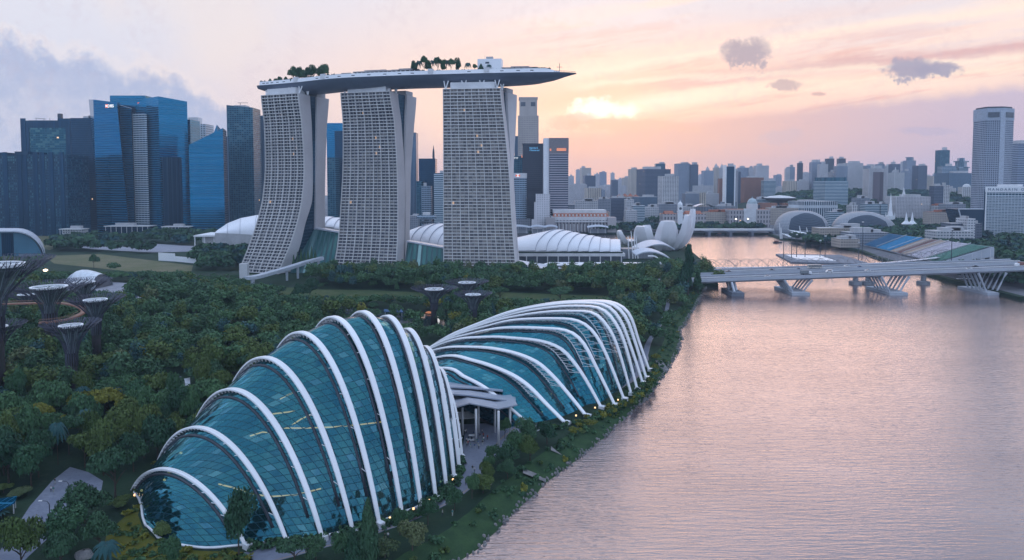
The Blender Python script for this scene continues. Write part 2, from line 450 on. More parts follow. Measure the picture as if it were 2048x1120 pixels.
# ------------------------------------------------------------------ the two glass conservatories
def mat_glass(name, refl, tint, body, pu=2.4, pv=1.7, skew=.22, line=.05, tr=.42, linec=(.10, .16, .2), jit=.16, dia=0.0):
    m, nt, b = new_mat(name)
    nt.nodes.remove(b)
    u, v, _ = sep(nt, tex(nt, 'UV'))
    if dia:
        a = u/pu+v/(pv*dia); c = u/pu-v/(pv*dia)
    else:
        a = u/pu+v*(skew/pu); c = v/pv
    ln = (a.fract()-.5).abs().gt(.5-line/pu).max((c.fract()-.5).abs().gt(.5-line/pv))
    cell = xyz(nt, a.floor(), c.floor(), 2.3)
    rc = wno(nt, cell, 1); r = wno(nt, cell)
    geo = nt.nodes.new('ShaderNodeNewGeometry')
    sub = nt.nodes.new('ShaderNodeVectorMath'); sub.operation = 'SUBTRACT'; nt.links.new(rc.k, sub.inputs[0]); sub.inputs[1].default_value = (.5, .5, .5)
    j = vmul(nt, S(nt, sub.outputs[0]), (jit, jit, jit))
    ad = nt.nodes.new('ShaderNodeVectorMath'); ad.operation = 'ADD'; nt.links.new(geo.outputs['Normal'], ad.inputs[0]); nt.links.new(j.k, ad.inputs[1])
    nr = nt.nodes.new('ShaderNodeVectorMath'); nr.operation = 'NORMALIZE'; nt.links.new(ad.outputs[0], nr.inputs[0])
    N = S(nt, nr.outputs[0])
    gl = nt.nodes.new('ShaderNodeBsdfGlossy'); gl.inputs['Roughness'].default_value = .06
    rcol = mixc(nt, r.gt(.91), (*refl, 1), tuple(min(1, k*1.3+.1) for k in refl)+(1,))
    fr = nt.nodes.new('ShaderNodeFresnel'); fr.inputs[0].default_value = 1.55; nt.links.new(N.k, fr.inputs['Normal'])
    rcol = mixc(nt, S(nt, fr.outputs[0]).ss(.10, .5), rcol, (.93, .94, .96, 1)); nt.links.new(rcol.k, gl.inputs['Color']); nt.links.new(N.k, gl.inputs['Normal'])
    tp = nt.nodes.new('ShaderNodeBsdfTransparent'); tp.inputs[0].default_value = (*tint, 1)
    df = nt.nodes.new('ShaderNodeBsdfDiffuse')
    g = tex(nt, 'Object'); nb = noi(nt, g, .08, 4, .6)
    bc = mixc(nt, r*.6+nb.ss(.3, .7)*.4, (*body, 1), tuple(k*.45 for k in body)+(1,))
    bc = mixc(nt, noi(nt, g, .045, 3, .5).ss(.45, .68)*(r*.6+.4), bc, (.11, .19, .18, 1)); bc = mixc(nt, ln, bc, (*linec, 1)); nt.links.new(bc.k, df.inputs[0])
    m1 = nt.nodes.new('ShaderNodeMixShader'); nt.links.new((ln*-tr+tr).k, m1.inputs[0])
    nt.links.new(df.outputs[0], m1.inputs[1]); nt.links.new(tp.outputs[0], m1.inputs[2])
    f = ((S(nt, fr.outputs[0])*1.3+.15)*(ln*-.75+1.0)).min(.93)
    m2 = nt.nodes.new('ShaderNodeMixShader'); nt.links.new(f.k, m2.inputs[0])
    nt.links.new(m1.outputs[0], m2.inputs[1]); nt.links.new(gl.outputs[0], m2.inputs[2])
    nt.links.new(m2.outputs[0], nt.nodes['Material Output'].inputs[0])
    return m
GL1 = mat_glass('dome_glass', (.12, .5, .63), (.3, .6, .62), (.01, .072, .09), 2.0, 1.8, skew=.35, line=.11, tr=.62, linec=(.02, .06, .08), jit=.2)
GL2 = mat_glass('shell_glass', (.09, .54, .72), (.2, .5, .54), (.006, .08, .11), 2.0, 1.9, skew=.1, line=.12, tr=.52, linec=(.03, .09, .12), jit=.12)
RIBM = plain('rib_white', (.80, .81, .84), .38, 0, .02, .05)
WARM = plain('warm_light', (1, .7, .4), .5, 0, 0, 1, emit=(1, .55, .25), es=1.8)
WALKL = plain('walkway_glow', (.9, .6, .3), .5, 0, .3, .4, emit=(1, .38, .11), es=2.2)
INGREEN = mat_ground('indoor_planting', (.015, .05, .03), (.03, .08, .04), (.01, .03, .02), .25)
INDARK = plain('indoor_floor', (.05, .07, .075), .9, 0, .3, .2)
def cr(p, t):
    """Catmull-Rom through the list p of Vectors / tuples at t in 0..len-1"""
    n = len(p); i = min(int(t), n-2); f = t-i
    g = lambda k: Vector(p[max(0, min(n-1, k))])
    a, b, c, d = g(i-1), g(i), g(i+1), g(i+2)
    return .5*((2*b)+(c-a)*f+(2*a-5*b+4*c-d)*f*f+(3*b-a-3*c+d)*f**3)

def cloud_dome():
    feet = [(495, 1097), (577, 1089), (647, 1081), (708, 1067), (761, 1054), (806, 1034), (844, 1020), (873, 1001), (894, 980), (909, 959), (919, 940), (924, 918)]
    apx = [(340, 934, 175), (405, 852, 180), (475, 777, 184), (540, 714, 187), (608, 663, 190), (671, 632, 194), (729, 621, 198), (778, 630, 203), (818, 656, 209), (853, 692, 216), (879, 735, 222), (893, 775, 227)]
    secs = []
    for (fx, fy), (ax, ay, D) in zip(feet, apx):
        f = gnd(fx, fy); a = at(ax, ay, D)
        d = Vector((a.x-f.x, a.y-f.y)); W = d.length*(1.62, 1.75, 1.85)[len(secs)] if len(secs) < 3 else d.length*1.92; d.normalize()
        secs.append((f.x, f.y, d.x, d.y, W, a.z-3))
    def bez(t, W, h):
        q = 1-t
        x = 3*q*q*t*.27*W+3*q*t*t*.78*W+t**3*W; z = 3*q*q*t*1.333*h+3*q*t*t*1.333*h
        dx = 3*q*q*.27*W+6*q*t*.51*W+3*t*t*.22*W; dz = 3*1.333*h*(q*q-t*t)
        return x, z, dx, dz
    root = empty('glass_dome', (-60, 190, 3), 'tall egg-shaped glass dome with white arched ribs, nearer of the two conservatories', 'conservatory')
    # glass
    allsec = []
    for f_, b_, h_ in (((316, 1077), (291, 1052), .3), ((347, 1089), (284, 1026), .5), ((412, 1098), (278, 1000), 7.5)):
        f3, b3 = gnd(*f_), gnd(*b_); d0 = Vector((b3.x-f3.x, b3.y-f3.y)); W0 = d0.length; d0.normalize(); allsec.append((f3.x, f3.y, d0.x, d0.y, W0, h_))
    for (x, y, dx, dy, W, h) in secs: allsec.append((x+dx*1.9, y+dy*1.9, dx, dy, W-3.8, h*.972-.45))
    x, y, dx, dy, W, h = allsec[-1]; allsec.append((x+1+dx*8, y+9+dy*3, dx, dy, W-18, h*.25))
    P, UV = [], []; NT = 30; base_u = 0; last = None
    NS = (len(allsec)-1)*5
    def shellpt(s, t):
        q = [Vector(v[:3]) for v in allsec]; q2 = [Vector(v[3:]) for v in allsec]
        a = cr(q, s); b = cr(q2, s)
        W, h = b.y, max(.2, b.z); dx, dy = a.z, b.x
        X, Z, DX, DZ = bez(t, W, h)
        return Vector((a.x+dx*X, a.y+dy*X, 3.1+Z)), W, h
    for i in range(NS+1):
        s = i/5; row, uv = [], []; L = 0; pp = None
        for j in range(NT+1):
            p, W, h = shellpt(s, j/NT)
            if pp: L += (p-pp).length
            pp = p; row.append(p); uv.append((0, L))
        p0 = (row[0]+row[NT//3])*.5
        if last is not None: base_u += (p0-last).length
        last = p0; P.append(row); UV.append([(base_u, q[1]) for q in uv])
    g = MB(); g.grid(P, 0, UV); g.build('glass_shell', GL1, root, smooth=True)
    # base rim
    rim = MB(); rim.tube([r[0]+Vector((0, 0, .2)) for r in P]+[], .32, 6); rim.tube([Vector(r[-1])+Vector((0, 0, .2)) for r in P], .32, 6)
    rim.tube([P[0][k]+Vector((0, 0, .1)) for k in range(NT+1)], .3, 6)
    rim.build('base_rim', STEEL, root, smooth=True)
    # ribs
    for k, (x, y, dx, dy, W, h) in enumerate(secs):
        pts, sd, ou, ws, hs = [], [], [], [], []
        n = 40; side = Vector((-dy, dx, 0))
        for i in range(n+1):
            t = i/n; X, Z, DX, DZ = bez(t, W, h)
            pts.append(Vector((x+dx*X, y+dy*X, 3+Z)))
            tn = Vector((dx*DX, dy*DX, DZ)).normalized(); o = tn.cross(side)
            if o.z < -.05 or (abs(o.z) < .3 and (o.x*dx+o.y*dy)*(.5-t) > 0): o = -o
            sd.append(side); ou.append(o)
            e = math.sin(math.pi*min(1, max(0, t)))**.6
            ws.append((1.0+.8*e)*(.7 if k == 0 else .85 if k == 1 else 1)); hs.append(.35+.25*e)
        b = MB(); b.sweep(pts, sd, ou, ws, hs); rib = b.build('rib', RIBM, root, smooth=False)
        # foot block
        f = MB(); p = pts[0]; f.obox(p-side*.8-Vector((dx, dy, 0))*.9-Vector((0, 0, .3)), side*1.6, Vector((dx, dy, 0))*1.8, (0, 0, 1.6))
        f.build('foot_block', STEEL, rib)
        # struts to the glass
        st = MB()
        for i in range(3, n-1, 1):
            t = i/n; p = pts[i]-ou[i]*hs[i]
            s = k+3
            if t < .42:
                if i % 3 == 0:
                    a, _, _ = shellpt(s, min(1, t+.01)); st.tube([p+side*.2, a-side*1.3], .13, 4)
                    st.tube([p, a+side*.9], .11, 4)
            else:
                a, _, _ = shellpt(s, t)
                st.tube([p+side*.5, a+side*.2], .17, 4); a2, _, _ = shellpt(s, min(1, t+.022)); st.tube([p+side*.5, a2-side*1.0], .15, 4)
                st.tube([p-side*.6, a-side*1.6], .17, 4)
        st.tube([p-o*h_ for p, o, h_ in zip(pts[2:-2], ou[2:-2], hs[2:-2])], .12, 4); lo = [shellpt(k+3, .4+.6*i/20)[0]+Vector((0, 0, .7)) for i in range(21)]
        st.tube(lo, .2, 5)
        st.build('truss', STEEL, root)
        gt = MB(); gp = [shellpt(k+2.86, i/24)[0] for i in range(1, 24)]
        gt.tube([p+Vector((dx, dy, 0))*-.05 for p in gp], .42, 5); gt.build('rib_shade_strip', DARK, root, smooth=True)  # dark strip on the glass beside the rib, imitating its shadow and reflection
    # indoors: floor, planted mountain, lit walkways, bushes behind the glass
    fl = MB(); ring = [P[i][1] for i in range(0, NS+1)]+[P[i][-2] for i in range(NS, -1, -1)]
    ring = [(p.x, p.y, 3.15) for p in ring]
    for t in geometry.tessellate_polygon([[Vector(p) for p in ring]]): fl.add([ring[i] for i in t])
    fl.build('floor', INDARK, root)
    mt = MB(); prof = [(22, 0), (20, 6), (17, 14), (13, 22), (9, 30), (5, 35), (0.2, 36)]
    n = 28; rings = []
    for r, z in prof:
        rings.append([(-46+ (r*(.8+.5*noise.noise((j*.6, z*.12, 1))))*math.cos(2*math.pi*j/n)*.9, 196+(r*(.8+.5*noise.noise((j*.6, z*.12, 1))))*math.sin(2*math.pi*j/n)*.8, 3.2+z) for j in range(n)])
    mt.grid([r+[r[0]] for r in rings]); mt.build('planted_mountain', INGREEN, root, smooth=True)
    walks = [[(437, 968), (470, 976), (505, 988), (540, 993), (590, 990), (642, 977)], [(568, 856), (610, 856), (665, 854), (720, 849), (770, 843)], [(543, 828), (560, 826), (590, 822)],
             [(500, 872), (525, 864), (545, 866)], [(584, 850), (602, 838), (628, 826)], [(560, 798), (575, 790), (590, 784)]]
    for w in walks:
        b = MB(); b.tube([at(px, py, 176+(1000-py)*.06+1) for px, py in w], .2, 5); b.build('walkway_light', WALKL, root)
    bs = MB(); rg = random.Random(3)
    for i in range(70):
        s = rg.uniform(4.0, 13.5); p, W, h = shellpt(s, .02); q = cr([Vector(v[2:5]) for v in allsec], s); d = Vector((q.x, q.y, 0))
        c = p+d*rg.uniform(2.5, 7); r = rg.uniform(1, 2.6); hh = rg.uniform(2.5, 8)
        prof = [(r*.5, 0), (r, hh*.35), (r*.8, hh*.7), (.1, hh)]
        nn = 7; rings = [[(c.x+rr*rg.uniform(.7, 1.2)*math.cos(6.283*j/nn), c.y+rr*rg.uniform(.7, 1.2)*math.sin(6.283*j/nn), 3.1+z) for j in range(nn)] for rr, z in prof]
        bs.grid([r_+[r_[0]] for r_ in rings])
    tag(bs.build('indoor_bushes', INGREEN, root, smooth=False), kind='stuff')
    # lamps along the back entrance
    for px, py, D in [(270, 992, 183), (283, 983, 184), (309, 997, 183), (305, 1007, 180), (337, 949, 186), (362, 908, 190), (329, 962, 184)]:
        b = MB(); b.lathe([(.05, 0), (.35, .1), (.4, .4), (.05, .7)], at(px, py, D), 8); b.build('floodlight', WARM, root)
    return shellpt, secs
CD_SHELL, CD_SECS = cloud_dome()

def flower_dome():
    FEET = [(1073, 860), (1135, 848), (1176, 834), (1205, 817), (1232, 812), (1250, 800), (1264, 789), (1276, 780), (1287, 767), (1294, 757), (1300, 741)]
    PX = [[(883, 734), (930, 752), (974, 776), (1027, 820)],
          [(883, 711), (947, 719), (1011, 741), (1054, 767), (1095, 808)],
          [(869, 698), (947, 692), (1014, 700), (1068, 719), (1102, 746), (1135, 783)],
          [(894, 682), (974, 672), (1027, 674), (1081, 680), (1121, 695), (1148, 722), (1175, 762)],
          [(880, 684), (934, 667), (1001, 654), (1081, 654), (1135, 660), (1167, 684), (1196, 738)],
          [(872, 687), (920, 666), (974, 650), (1027, 638), (1108, 635), (1156, 640), (1188, 663), (1215, 711)],
          [(868, 689), (920, 664), (1001, 637), (1081, 623), (1148, 620), (1188, 625), (1215, 650), (1236, 692)],
          [(865, 690), (910, 666), (1020, 628), (1100, 613), (1165, 610), (1205, 617), (1232, 645), (1252, 690)],
          [(863, 691), (905, 667), (1020, 624), (1100, 608), (1170, 604), (1215, 611), (1242, 640), (1262, 690)],
          [(861, 692), (902, 668), (960, 644), (1020, 622), (1100, 606), (1175, 601), (1222, 606), (1252, 632), (1272, 685)],
          [(859, 692), (900, 668), (960, 643), (1020, 621), (1100, 605), (1178, 600), (1228, 604), (1260, 628), (1280, 685)]]
    root = empty('glass_dome', (10, 300, 3), 'long low glass dome with fanned white ribs beside the river, farther of the two conservatories', 'conservatory')
    ribs = []
    for k, (f, px) in enumerate(zip(FEET, PX)):
        s = k/10
        f3 = gnd(*f); b3 = Vector((-61+18*s, 300+55*s, 3))
        d = Vector((b3.x-f3.x, b3.y-f3.y)); T = d.length; d.normalize()
        tz = [(T, 3.0)]
        for p in px:
            u, _y, _z = ray(*p); k2 = u/_y; sl = _z/_y
            t = (k2*f3.y-f3.x)/(d.x-k2*d.y); y = f3.y+d.y*t
            if t < tz[-1][0]-4: tz.append((t, 88+sl*y))
        tz.append((0, 3.0)); tz.reverse()
        # resample by length
        pl = [Vector((a, b, 0)) for a, b in tz]; dense = [cr(pl, i*(len(pl)-1)/200) for i in range(201)]
        L = [0]
        for i in range(200): L.append(L[-1]+(dense[i+1]-dense[i]).length)
        out = []; j = 0
        for i in range(41):
            g = L[-1]*i/40
            while j < 199 and L[j+1] < g: j += 1
            q = (g-L[j])/max(1e-6, L[j+1]-L[j]); v = dense[j].lerp(dense[j+1], q); out.append((v.x, max(2.6, v.y)))
        ribs.append((f3, d, T, out))
    def shp(k, i):
        f3, d, T, out = ribs[k]
        t, z = out[i]; t2 = 7+t*(T-12)/T
        return Vector((f3.x+d.x*t2, f3.y+d.y*t2, 3.1+(z-3)*.93))
    secs = [[shp(k, i) for i in range(41)] for k in range(11)]
    first = [Vector((p.x-7, p.y-4, 3.1+(p.z-3)*.3)) for p in secs[0]]
    lastm = secs[-1]; c = (lastm[0]+lastm[-1])*.5
    end = [Vector((c.x+(p.x-c.x)*.7+6, c.y+(p.y-c.y)*.7+12, 3.1+(p.z-3)*.2)) for p in lastm]
    secs = [first]+secs+[end]
    P, UV = [], []; bu = 0; lastp = None
    for i in range((len(secs)-1)*4+1):
        row = [cr([s[j] for s in secs], i/4) for j in range(41)]
        if lastp is not None: bu += (row[8]-lastp).length
        lastp = row[8]; L = 0; uv = [(bu, 0)]
        for j in range(40): L += (row[j+1]-row[j]).length; uv.append((bu, L))
        P.append(row); UV.append(uv)
    g = MB(); g.grid(P, 0, UV); g.build('glass_shell', GL2, root, smooth=True)
    fl = MB(); ring = [r[0] for r in P]+[r[-1] for r in P[::-1]]; ring = [(p.x, p.y, 3.12) for p in ring]
    for t in geometry.tessellate_polygon([[Vector(p) for p in ring]]): fl.add([ring[i] for i in t])
    fl.build('floor', INDARK, root)
    for k, (f3, d, T, out) in enumerate(ribs):
        side = Vector((-d.y, d.x, 0)); pts = [Vector((f3.x+d.x*t, f3.y+d.y*t, z)) for t, z in out]
        ou, ws, hs = [], [], []
        for i in range(41):
            tn = (pts[min(40, i+1)]-pts[max(0, i-1)]).normalized(); o = tn.cross(side)
            if o.z < 0: o = -o
            ou.append(o); e = math.sin(math.pi*(.06+.88*i/40))**.7
            ws.append((1.3+1.1*e)*(.75 if k == 0 else 1+.2*max(0, k-6))); hs.append(.35+.3*e)
        b = MB(); b.sweep(pts, [side]*41, ou, ws, hs); rib = b.build('rib', RIBM, root)
        fb = MB(); p = pts[0]; fb.obox(p-side*1.1-Vector((d.x, d.y, 0))*1.0-Vector((0, 0, .3)), side*2.2, Vector((d.x, d.y, 0))*2.2, (0, 0, 1.3)); fb.build('foot_block', STEEL, rib)
        st = MB()
        for i in range(5, 36):
            p = pts[i]-ou[i]*hs[i]; a = cr(secs[k+1], i); a2 = cr(secs[k+1], i+.6); r = .12
            st.tube([p, a], r, 4); st.tube([p, a2], r*.8, 4)
        st.tube([secs[k+1][i]+Vector((0, 0, .6)) for i in range(5, 36)], .18, 5)
        st.build('truss', STEEL, root)
        sn = cr([Vector((0, 0, 0)), Vector((1, 0, 0))], 0)
        gt = MB(); gp = [cr([s[i] for s in secs], k+1-.16) for i in range(1, 40)]; gt.tube(gp, .38, 5); gt.build('rib_shade_strip', DARK, root, smooth=True)  # added dark strip standing in for the rib's shade on the shell
    bs = MB(); rg = random.Random(8)
    for i in range(80):
        k = rg.uniform(1, 10.5); c = cr([s[rg.randint(1, 12)] for s in secs], k); r = rg.uniform(1.2, 3); hh = min(rg.uniform(2, 7), max(1, c.z-5))
        dd = cr([Vector((q[1].x, q[1].y, 0)) for q in ribs], max(0, k-1)); c = c+dd*4
        prof = [(r*.5, 0), (r, hh*.35), (r*.8, hh*.7), (.1, hh)]; nn = 7
        rings = [[(c.x+rr*rg.uniform(.7, 1.2)*math.cos(6.283*j/nn), c.y+rr*rg.uniform(.7, 1.2)*math.sin(6.283*j/nn), 3.1+z) for j in range(nn)] for rr, z in prof]
        bs.grid([r_+[r_[0]] for r_ in rings])
    tag(bs.build('indoor_bushes', INGREEN, root), kind='stuff')
    rg = random.Random(4)
    for i in range(16):
        k = rg.uniform(1.3, 8.5); c = cr([s[rg.choice((2, 4, 6, 10))] for s in secs], k)
        dd = cr([Vector((q[1].x, q[1].y, 0)) for q in ribs], max(0, k-1)); c = c+dd*1.5
        b = MB(); b.lathe([(.05, 0), (.22, .1), (.22, .4), (.05, .5)], (c.x, c.y, max(3.5, c.z-2)), 6); b.build('indoor_lamp', WARM, root)
    return ribs
FD_RIBS = flower_dome()

def entrance_canopy():
    root = empty('entrance_canopy', (-8, 232, 3), 'layered white folded-plate canopy on slim columns between the two glass domes', 'canopy')
    def plate(pts, th, name):
        b = MB(); n = len(pts)//2; A = pts[:n]; B = pts[n:]
        for i in range(n-1):
            a, c, d, e = A[i], A[i+1], B[i+1], B[i]
            dn = Vector((0, 0, -th))
            b.add([a, c, d, e]); b.add([e+dn, d+dn, c+dn, a+dn]); b.add([a+dn, c+dn, c, a]); b.add([e, d, d+dn, e+dn])
            if i == 0: b.add([e+dn, a+dn, a, e])
            if i == n-2: b.add([c+dn, d+dn, d, c])
        return b.build(name, CANM, root)
    plate([at(880, 822, 221), at(908, 815, 222), at(939, 806, 222), at(997, 817, 222), at(1035, 809, 223), at(868, 792, 246), at(900, 789, 248), at(930, 784, 250), at(985, 792, 250), at(1022, 789, 250)], .4, 'roof_plate')
    plate([at(880, 786, 236), at(940, 790, 236), at(1032, 803, 237), at(870, 770, 255), at(940, 774, 257), at(1030, 789, 256)], .5, 'roof_plate')
    plate([at(870, 772, 246), at(950, 776, 248), at(1006, 781, 249), at(866, 757, 266), at(945, 763, 268), at(1004, 770, 266)], .5, 'roof_plate')
    for px, py, ty in [(952, 885, 818), (957, 865, 812), (990, 865, 812), (997, 891, 822), (1020, 876, 816), (925, 870, 815)]:
        g = gnd(px, py); t = at(px, ty, g.y); b = MB(); b.tube([g, Vector((g.x, g.y, t.z))], .42, 10); b.build('column', PALE, root, smooth=True)
    b = MB(); b.obox(at(880, 845, 243), (24, 4, 0), (-1.5, 7, 0), (0, 0, 1.1)); b.build('mezzanine', PALE, root)
    b = MB(); b.obox(at(876, 828, 262), (26, 3, 0), (-2, 9, 0), (0, 0, 8)); b.build('lobby_wall', GL1, root)
CANM = plain('canopy_sheet', (.34, .38, .46), .4, .25, .08, .3)
PALE2 = plain('canopy_metal', (.52, .56, .64), .4, .2, .06, .2)
entrance_canopy()
# ------------------------------------------------------------------ the three-tower hotel, its roof deck and the mall at its foot
def text_mesh(name, s, mat, parent, loc, size, rx=math.pi/2, rz=0.0, depth=.3):
    cu = bpy.data.curves.new(name, 'FONT'); cu.body = s; cu.size = size; cu.extrude = depth; cu.resolution_u = 2
    to = bpy.data.objects.new(name+'_curve', cu)
    me = bpy.data.meshes.new_from_object(to); bpy.data.objects.remove(to)
    o = bpy.data.objects.new(name, me); col.objects.link(o); me.materials.clear(); me.materials.append(mat)
    L = world_loc(parent); o.location = Vector(loc)-L; o.rotation_euler = (rx, 0, rz); kid(o, parent); return o
def fac_balc(name, glass, curtain, sh):
    m, nt, b = new_mat(name)
    u, v, _ = sep(nt, tex(nt, 'UV'))
    r = wno(nt, xyz(nt, (u*2.0).floor(), v.floor(), 3)); r2 = wno(nt, xyz(nt, (u*4.0).floor(), v.floor(), 8)); big = noi(nt, xyz(nt, u*.25, v*.12), 1, 3)
    c = mixc(nt, (r*.75+r2*.5).ss(.75-sh, 1.15-sh), (*glass, 1), (*curtain, 1)); c = mixc(nt, big.ss(.4, .65)*.35, c, tuple(k*.5 for k in glass)+(1,))
    nt.links.new(c.k, b.inputs['Base Color']); b.inputs['Roughness'].default_value = .25; b.inputs['Specular IOR Level'].default_value = .6
    b.inputs['Emission Color'].default_value = (1, .6, .3, 1); nt.links.new((r2.gt(.992)*.5).k, b.inputs['Emission Strength'])
    return m
HCON = plain('hotel_concrete', (.55, .54, .57), .7, 0, .06, .03)
HSLAB = plain('hotel_slab', (.64, .625, .625), .7, 0, .05, .05)
ATRG = facade('atrium_dark_glass', (.03, .06, .10), (.02, .07, .12), 3.4, 2.6, .85, .9, .5, .15, .5, 0)
ROWZ = [178, 150, 104, 72, 50, 28, 3]
def hotel_tower(rows, DL, DR, n, th, label, gl, bays, offs):
    n = Vector((n[0], n[1], 0)).normalized()
    xL, xR, x1, x2, x3, bb = rows
    def samp(arr, z):
        zs = ROWZ
        for i in range(len(zs)-1):
            if zs[i] >= z >= zs[i+1]:
                t = i+(zs[i]-z)/(zs[i]-zs[i+1]); return cr([Vector((k, 0, 0)) for k in arr], t).x
        return arr[-1]
    def pt(arr, D, z, extra=0):
        Y = D-n.y*(samp(bb, z) if extra is not None else 0)+(extra or 0)*n.y
        return Vector((xat(samp(arr, z), Y, z), Y, z))
    NF = 58; zs = [4+(178-4)*i/NF for i in range(NF+1)]
    Lf = [pt(xL, DL, z) for z in zs]; Rf = [pt(xR, DR, z) for z in zs]
    R1 = [pt(x1, DR, z, th) for z in zs]; L1 = [l+(r1-r) for l, r, r1 in zip(Lf, Rf, R1)]
    root = empty('hotel_tower', ((Lf[0].x+Rf[0].x)/2, (Lf[0].y+Rf[0].y)/2+15, 3), label, 'hotel tower', 'three hotel towers under the roof deck')
    off = n*1.7
    g = MB(); g.grid([[l+off, r+off] for l, r in zip(Lf, Rf)], 0, [[(0, i), (bays, i)] for i in range(NF+1)]); g.build('window_wall', gl, root)
    s = MB()
    for i in range(NF+1):
        a, c = Lf[i], Rf[i]; hz = .66
        s.obox(a+off*.96-Vector((0, 0, hz/2)), c-a, -off, (0, 0, hz))
    s.build('floor_slabs', HSLAB, root)
    s = MB()
    for k in range(bays*2+1):
        t = k/(bays*2); w = .24 if k % 2 == 0 else .06
        for i in range(NF):
            a = Lf[i].lerp(Rf[i], t); c = Lf[i+1].lerp(Rf[i+1], t); dx = (Rf[i]-Lf[i]).normalized()*w
            of = off*.97 if k % 2 == 0 else off*.55
            ba = a+off*.97; bc = c+off*.97; q = .03
            s.add([ba-dx-of*1.02, ba+dx-of*1.02, bc+dx-of*1.02, bc-dx-of*1.02])
            s.add([ba+dx-of*1.02, ba+dx, bc+dx, bc+dx-of*1.02]); s.add([ba-dx, ba-dx-of*1.02, bc-dx-of*1.02, bc-dx])
    s.build('balcony_fins', HSLAB, root)
    e = MB(); e.grid([[r-n*.15, r1] for r, r1 in zip(Rf, R1)]); e.grid([[l1, l-n*.15] for l, l1 in zip(Lf, L1)]); e.grid([[r1, l1] for r1, l1 in zip(R1, L1)])
    e.add([Lf[-1], Rf[-1], R1[-1], L1[-1]])
    e.build('end_wall', HCON, root)
    # rear slab, leaning towards the front one
    A = [pt(x2, DR, z, None)+Vector((0, 0, 0)) for z in zs]
    A, B = [], []
    for z in zs:
        Ya = DR+offs[0]*n.y; Yb = DR+offs[1]*n.y
        Ya = max(Ya, pt(x1, DR, z, th).y+.4); Yb = max(Yb, Ya+6)
        A.append(Vector((xat(samp(x2, z), Ya, z), Ya, z))); B.append(Vector((xat(samp(x3, z), Yb, z), Yb, z)))
    W = Lf[-1]-Rf[-1]
    r_ = MB(); r_.grid([[a, b_] for a, b_ in zip(A, B)]); r_.grid([[b_, b_+W] for b_ in B]); r_.grid([[a+W, a] for a in A]); r_.add([A[-1], B[-1], B[-1]+W, A[-1]+W])
    r_.build('rear_slab', HCON, root)
    q = MB(); cu = MB()
    i0 = 0
    M1 = [p.lerp(p+W, .04) for p in R1]; M2 = [p.lerp(p+W, .04) for p in A]
    q.grid([[a, b_] for a, b_ in zip(M1, M2)], 0, [[(0, z), ((b_-a).length, z)] for a, b_, z in zip(M1, M2, zs)])
    q.build('atrium_glass', ATRG, root)
    # roof plant and struts up to the deck
    top = 178.0; a, c = Lf[-1], Rf[-1]; d = (c-a)
    bx = MB(); bx.obox(a+d*.12+n*2.5+Vector((0, 0, .02)), d*.78, n*14, (0, 0, 6.2)); bx.build('roof_plant', PALE, root)
    bx = MB(); o = B[-1].lerp(A[-1], .85); bx.obox(o+W*.05+Vector((0, 0, .02)), W*.8, (B[-1]-A[-1])*.7, (0, 0, 5)); bx.build('roof_plant', GREY, root)
    for f in (.02, .34, .66, .93):
        st = MB(); p = a+d*f+n*6; st.tube([p, p+d.normalized()*-3.2+n*4+Vector((0, 0, 13))], .55, 6); st.tube([p, p+d.normalized()*3.2+n*4+Vector((0, 0, 13))], .55, 6); st.build('deck_strut', WHITE, root)
    st = MB(); p = c+n*th*.75; st.tube([p, p+d.normalized()*-3.5+Vector((0, 0, 13))], .8, 6); st.tube([p, p+d.normalized()*3+Vector((0, 0, 13))], .8, 6); st.build('deck_strut', WHITE, root)
    return root
BALC1 = fac_balc('balcony_rooms_dark', (.045, .05, .075), (.13, .12, .14), .0)
BALC2 = fac_balc('balcony_rooms_mid', (.05, .05, .075), (.2, .18, .18), .12)
BALC3 = fac_balc('balcony_rooms_curtained', (.09, .085, .10), (.28, .25, .24), .3)
hotel_tower(([522, 528, 530, 524, 512.5, 497, 478], [595, 602.5, 607.5, 602.5, 592.5, 577, 556], [620, 623.5, 626, 624, 611, 600, 582],
             [634, 633.5, 633, 632, 631, 630, 629], [658, 654, 651, 650, 650, 650, 650], [0, -6, -10, -5, 5, 17, 28]), 690, 671, (.4, .92), 20,
            'left hotel tower with the strongly curved gridded front, under the tail of the roof deck', BALC1, 6, (31, 50))
hotel_tower(([681, 685.5, 685.5, 682, 679, 674.5, 666], [779, 788, 793.5, 795, 795, 793.5, 790], [796, 803, 809, 810, 809.5, 808.5, 807],
             [814, 812, 810.3, 811, 811, 810, 809], [833, 828.5, 822, 821, 820, 819, 818], [0, -5, -8, -6, -2, 4, 10]), 671, 657, (.25, .97), 20,
            'middle hotel tower of the three, gently flared white grid front', BALC2, 7, (31, 50))
hotel_tower(([886, 886.5, 887, 887, 887, 887, 887], [1000, 1007, 1017, 1021, 1024, 1028, 1032], [1007, 1013, 1022.5, 1027, 1030, 1033.5, 1037.5],
             [1015, 1017.5, 1022.7, 1027.2, 1030.2, 1034, 1038], [1034, 1032, 1027.5, 1030, 1032.5, 1036, 1040], [0, -3, -5, -4, -2, 1, 4]), 643, 636.5, (.12, .99), 20,
            'right hotel tower with flat curtained grid front, under the pointed end of the roof deck', BALC3, 8, (30, 50))

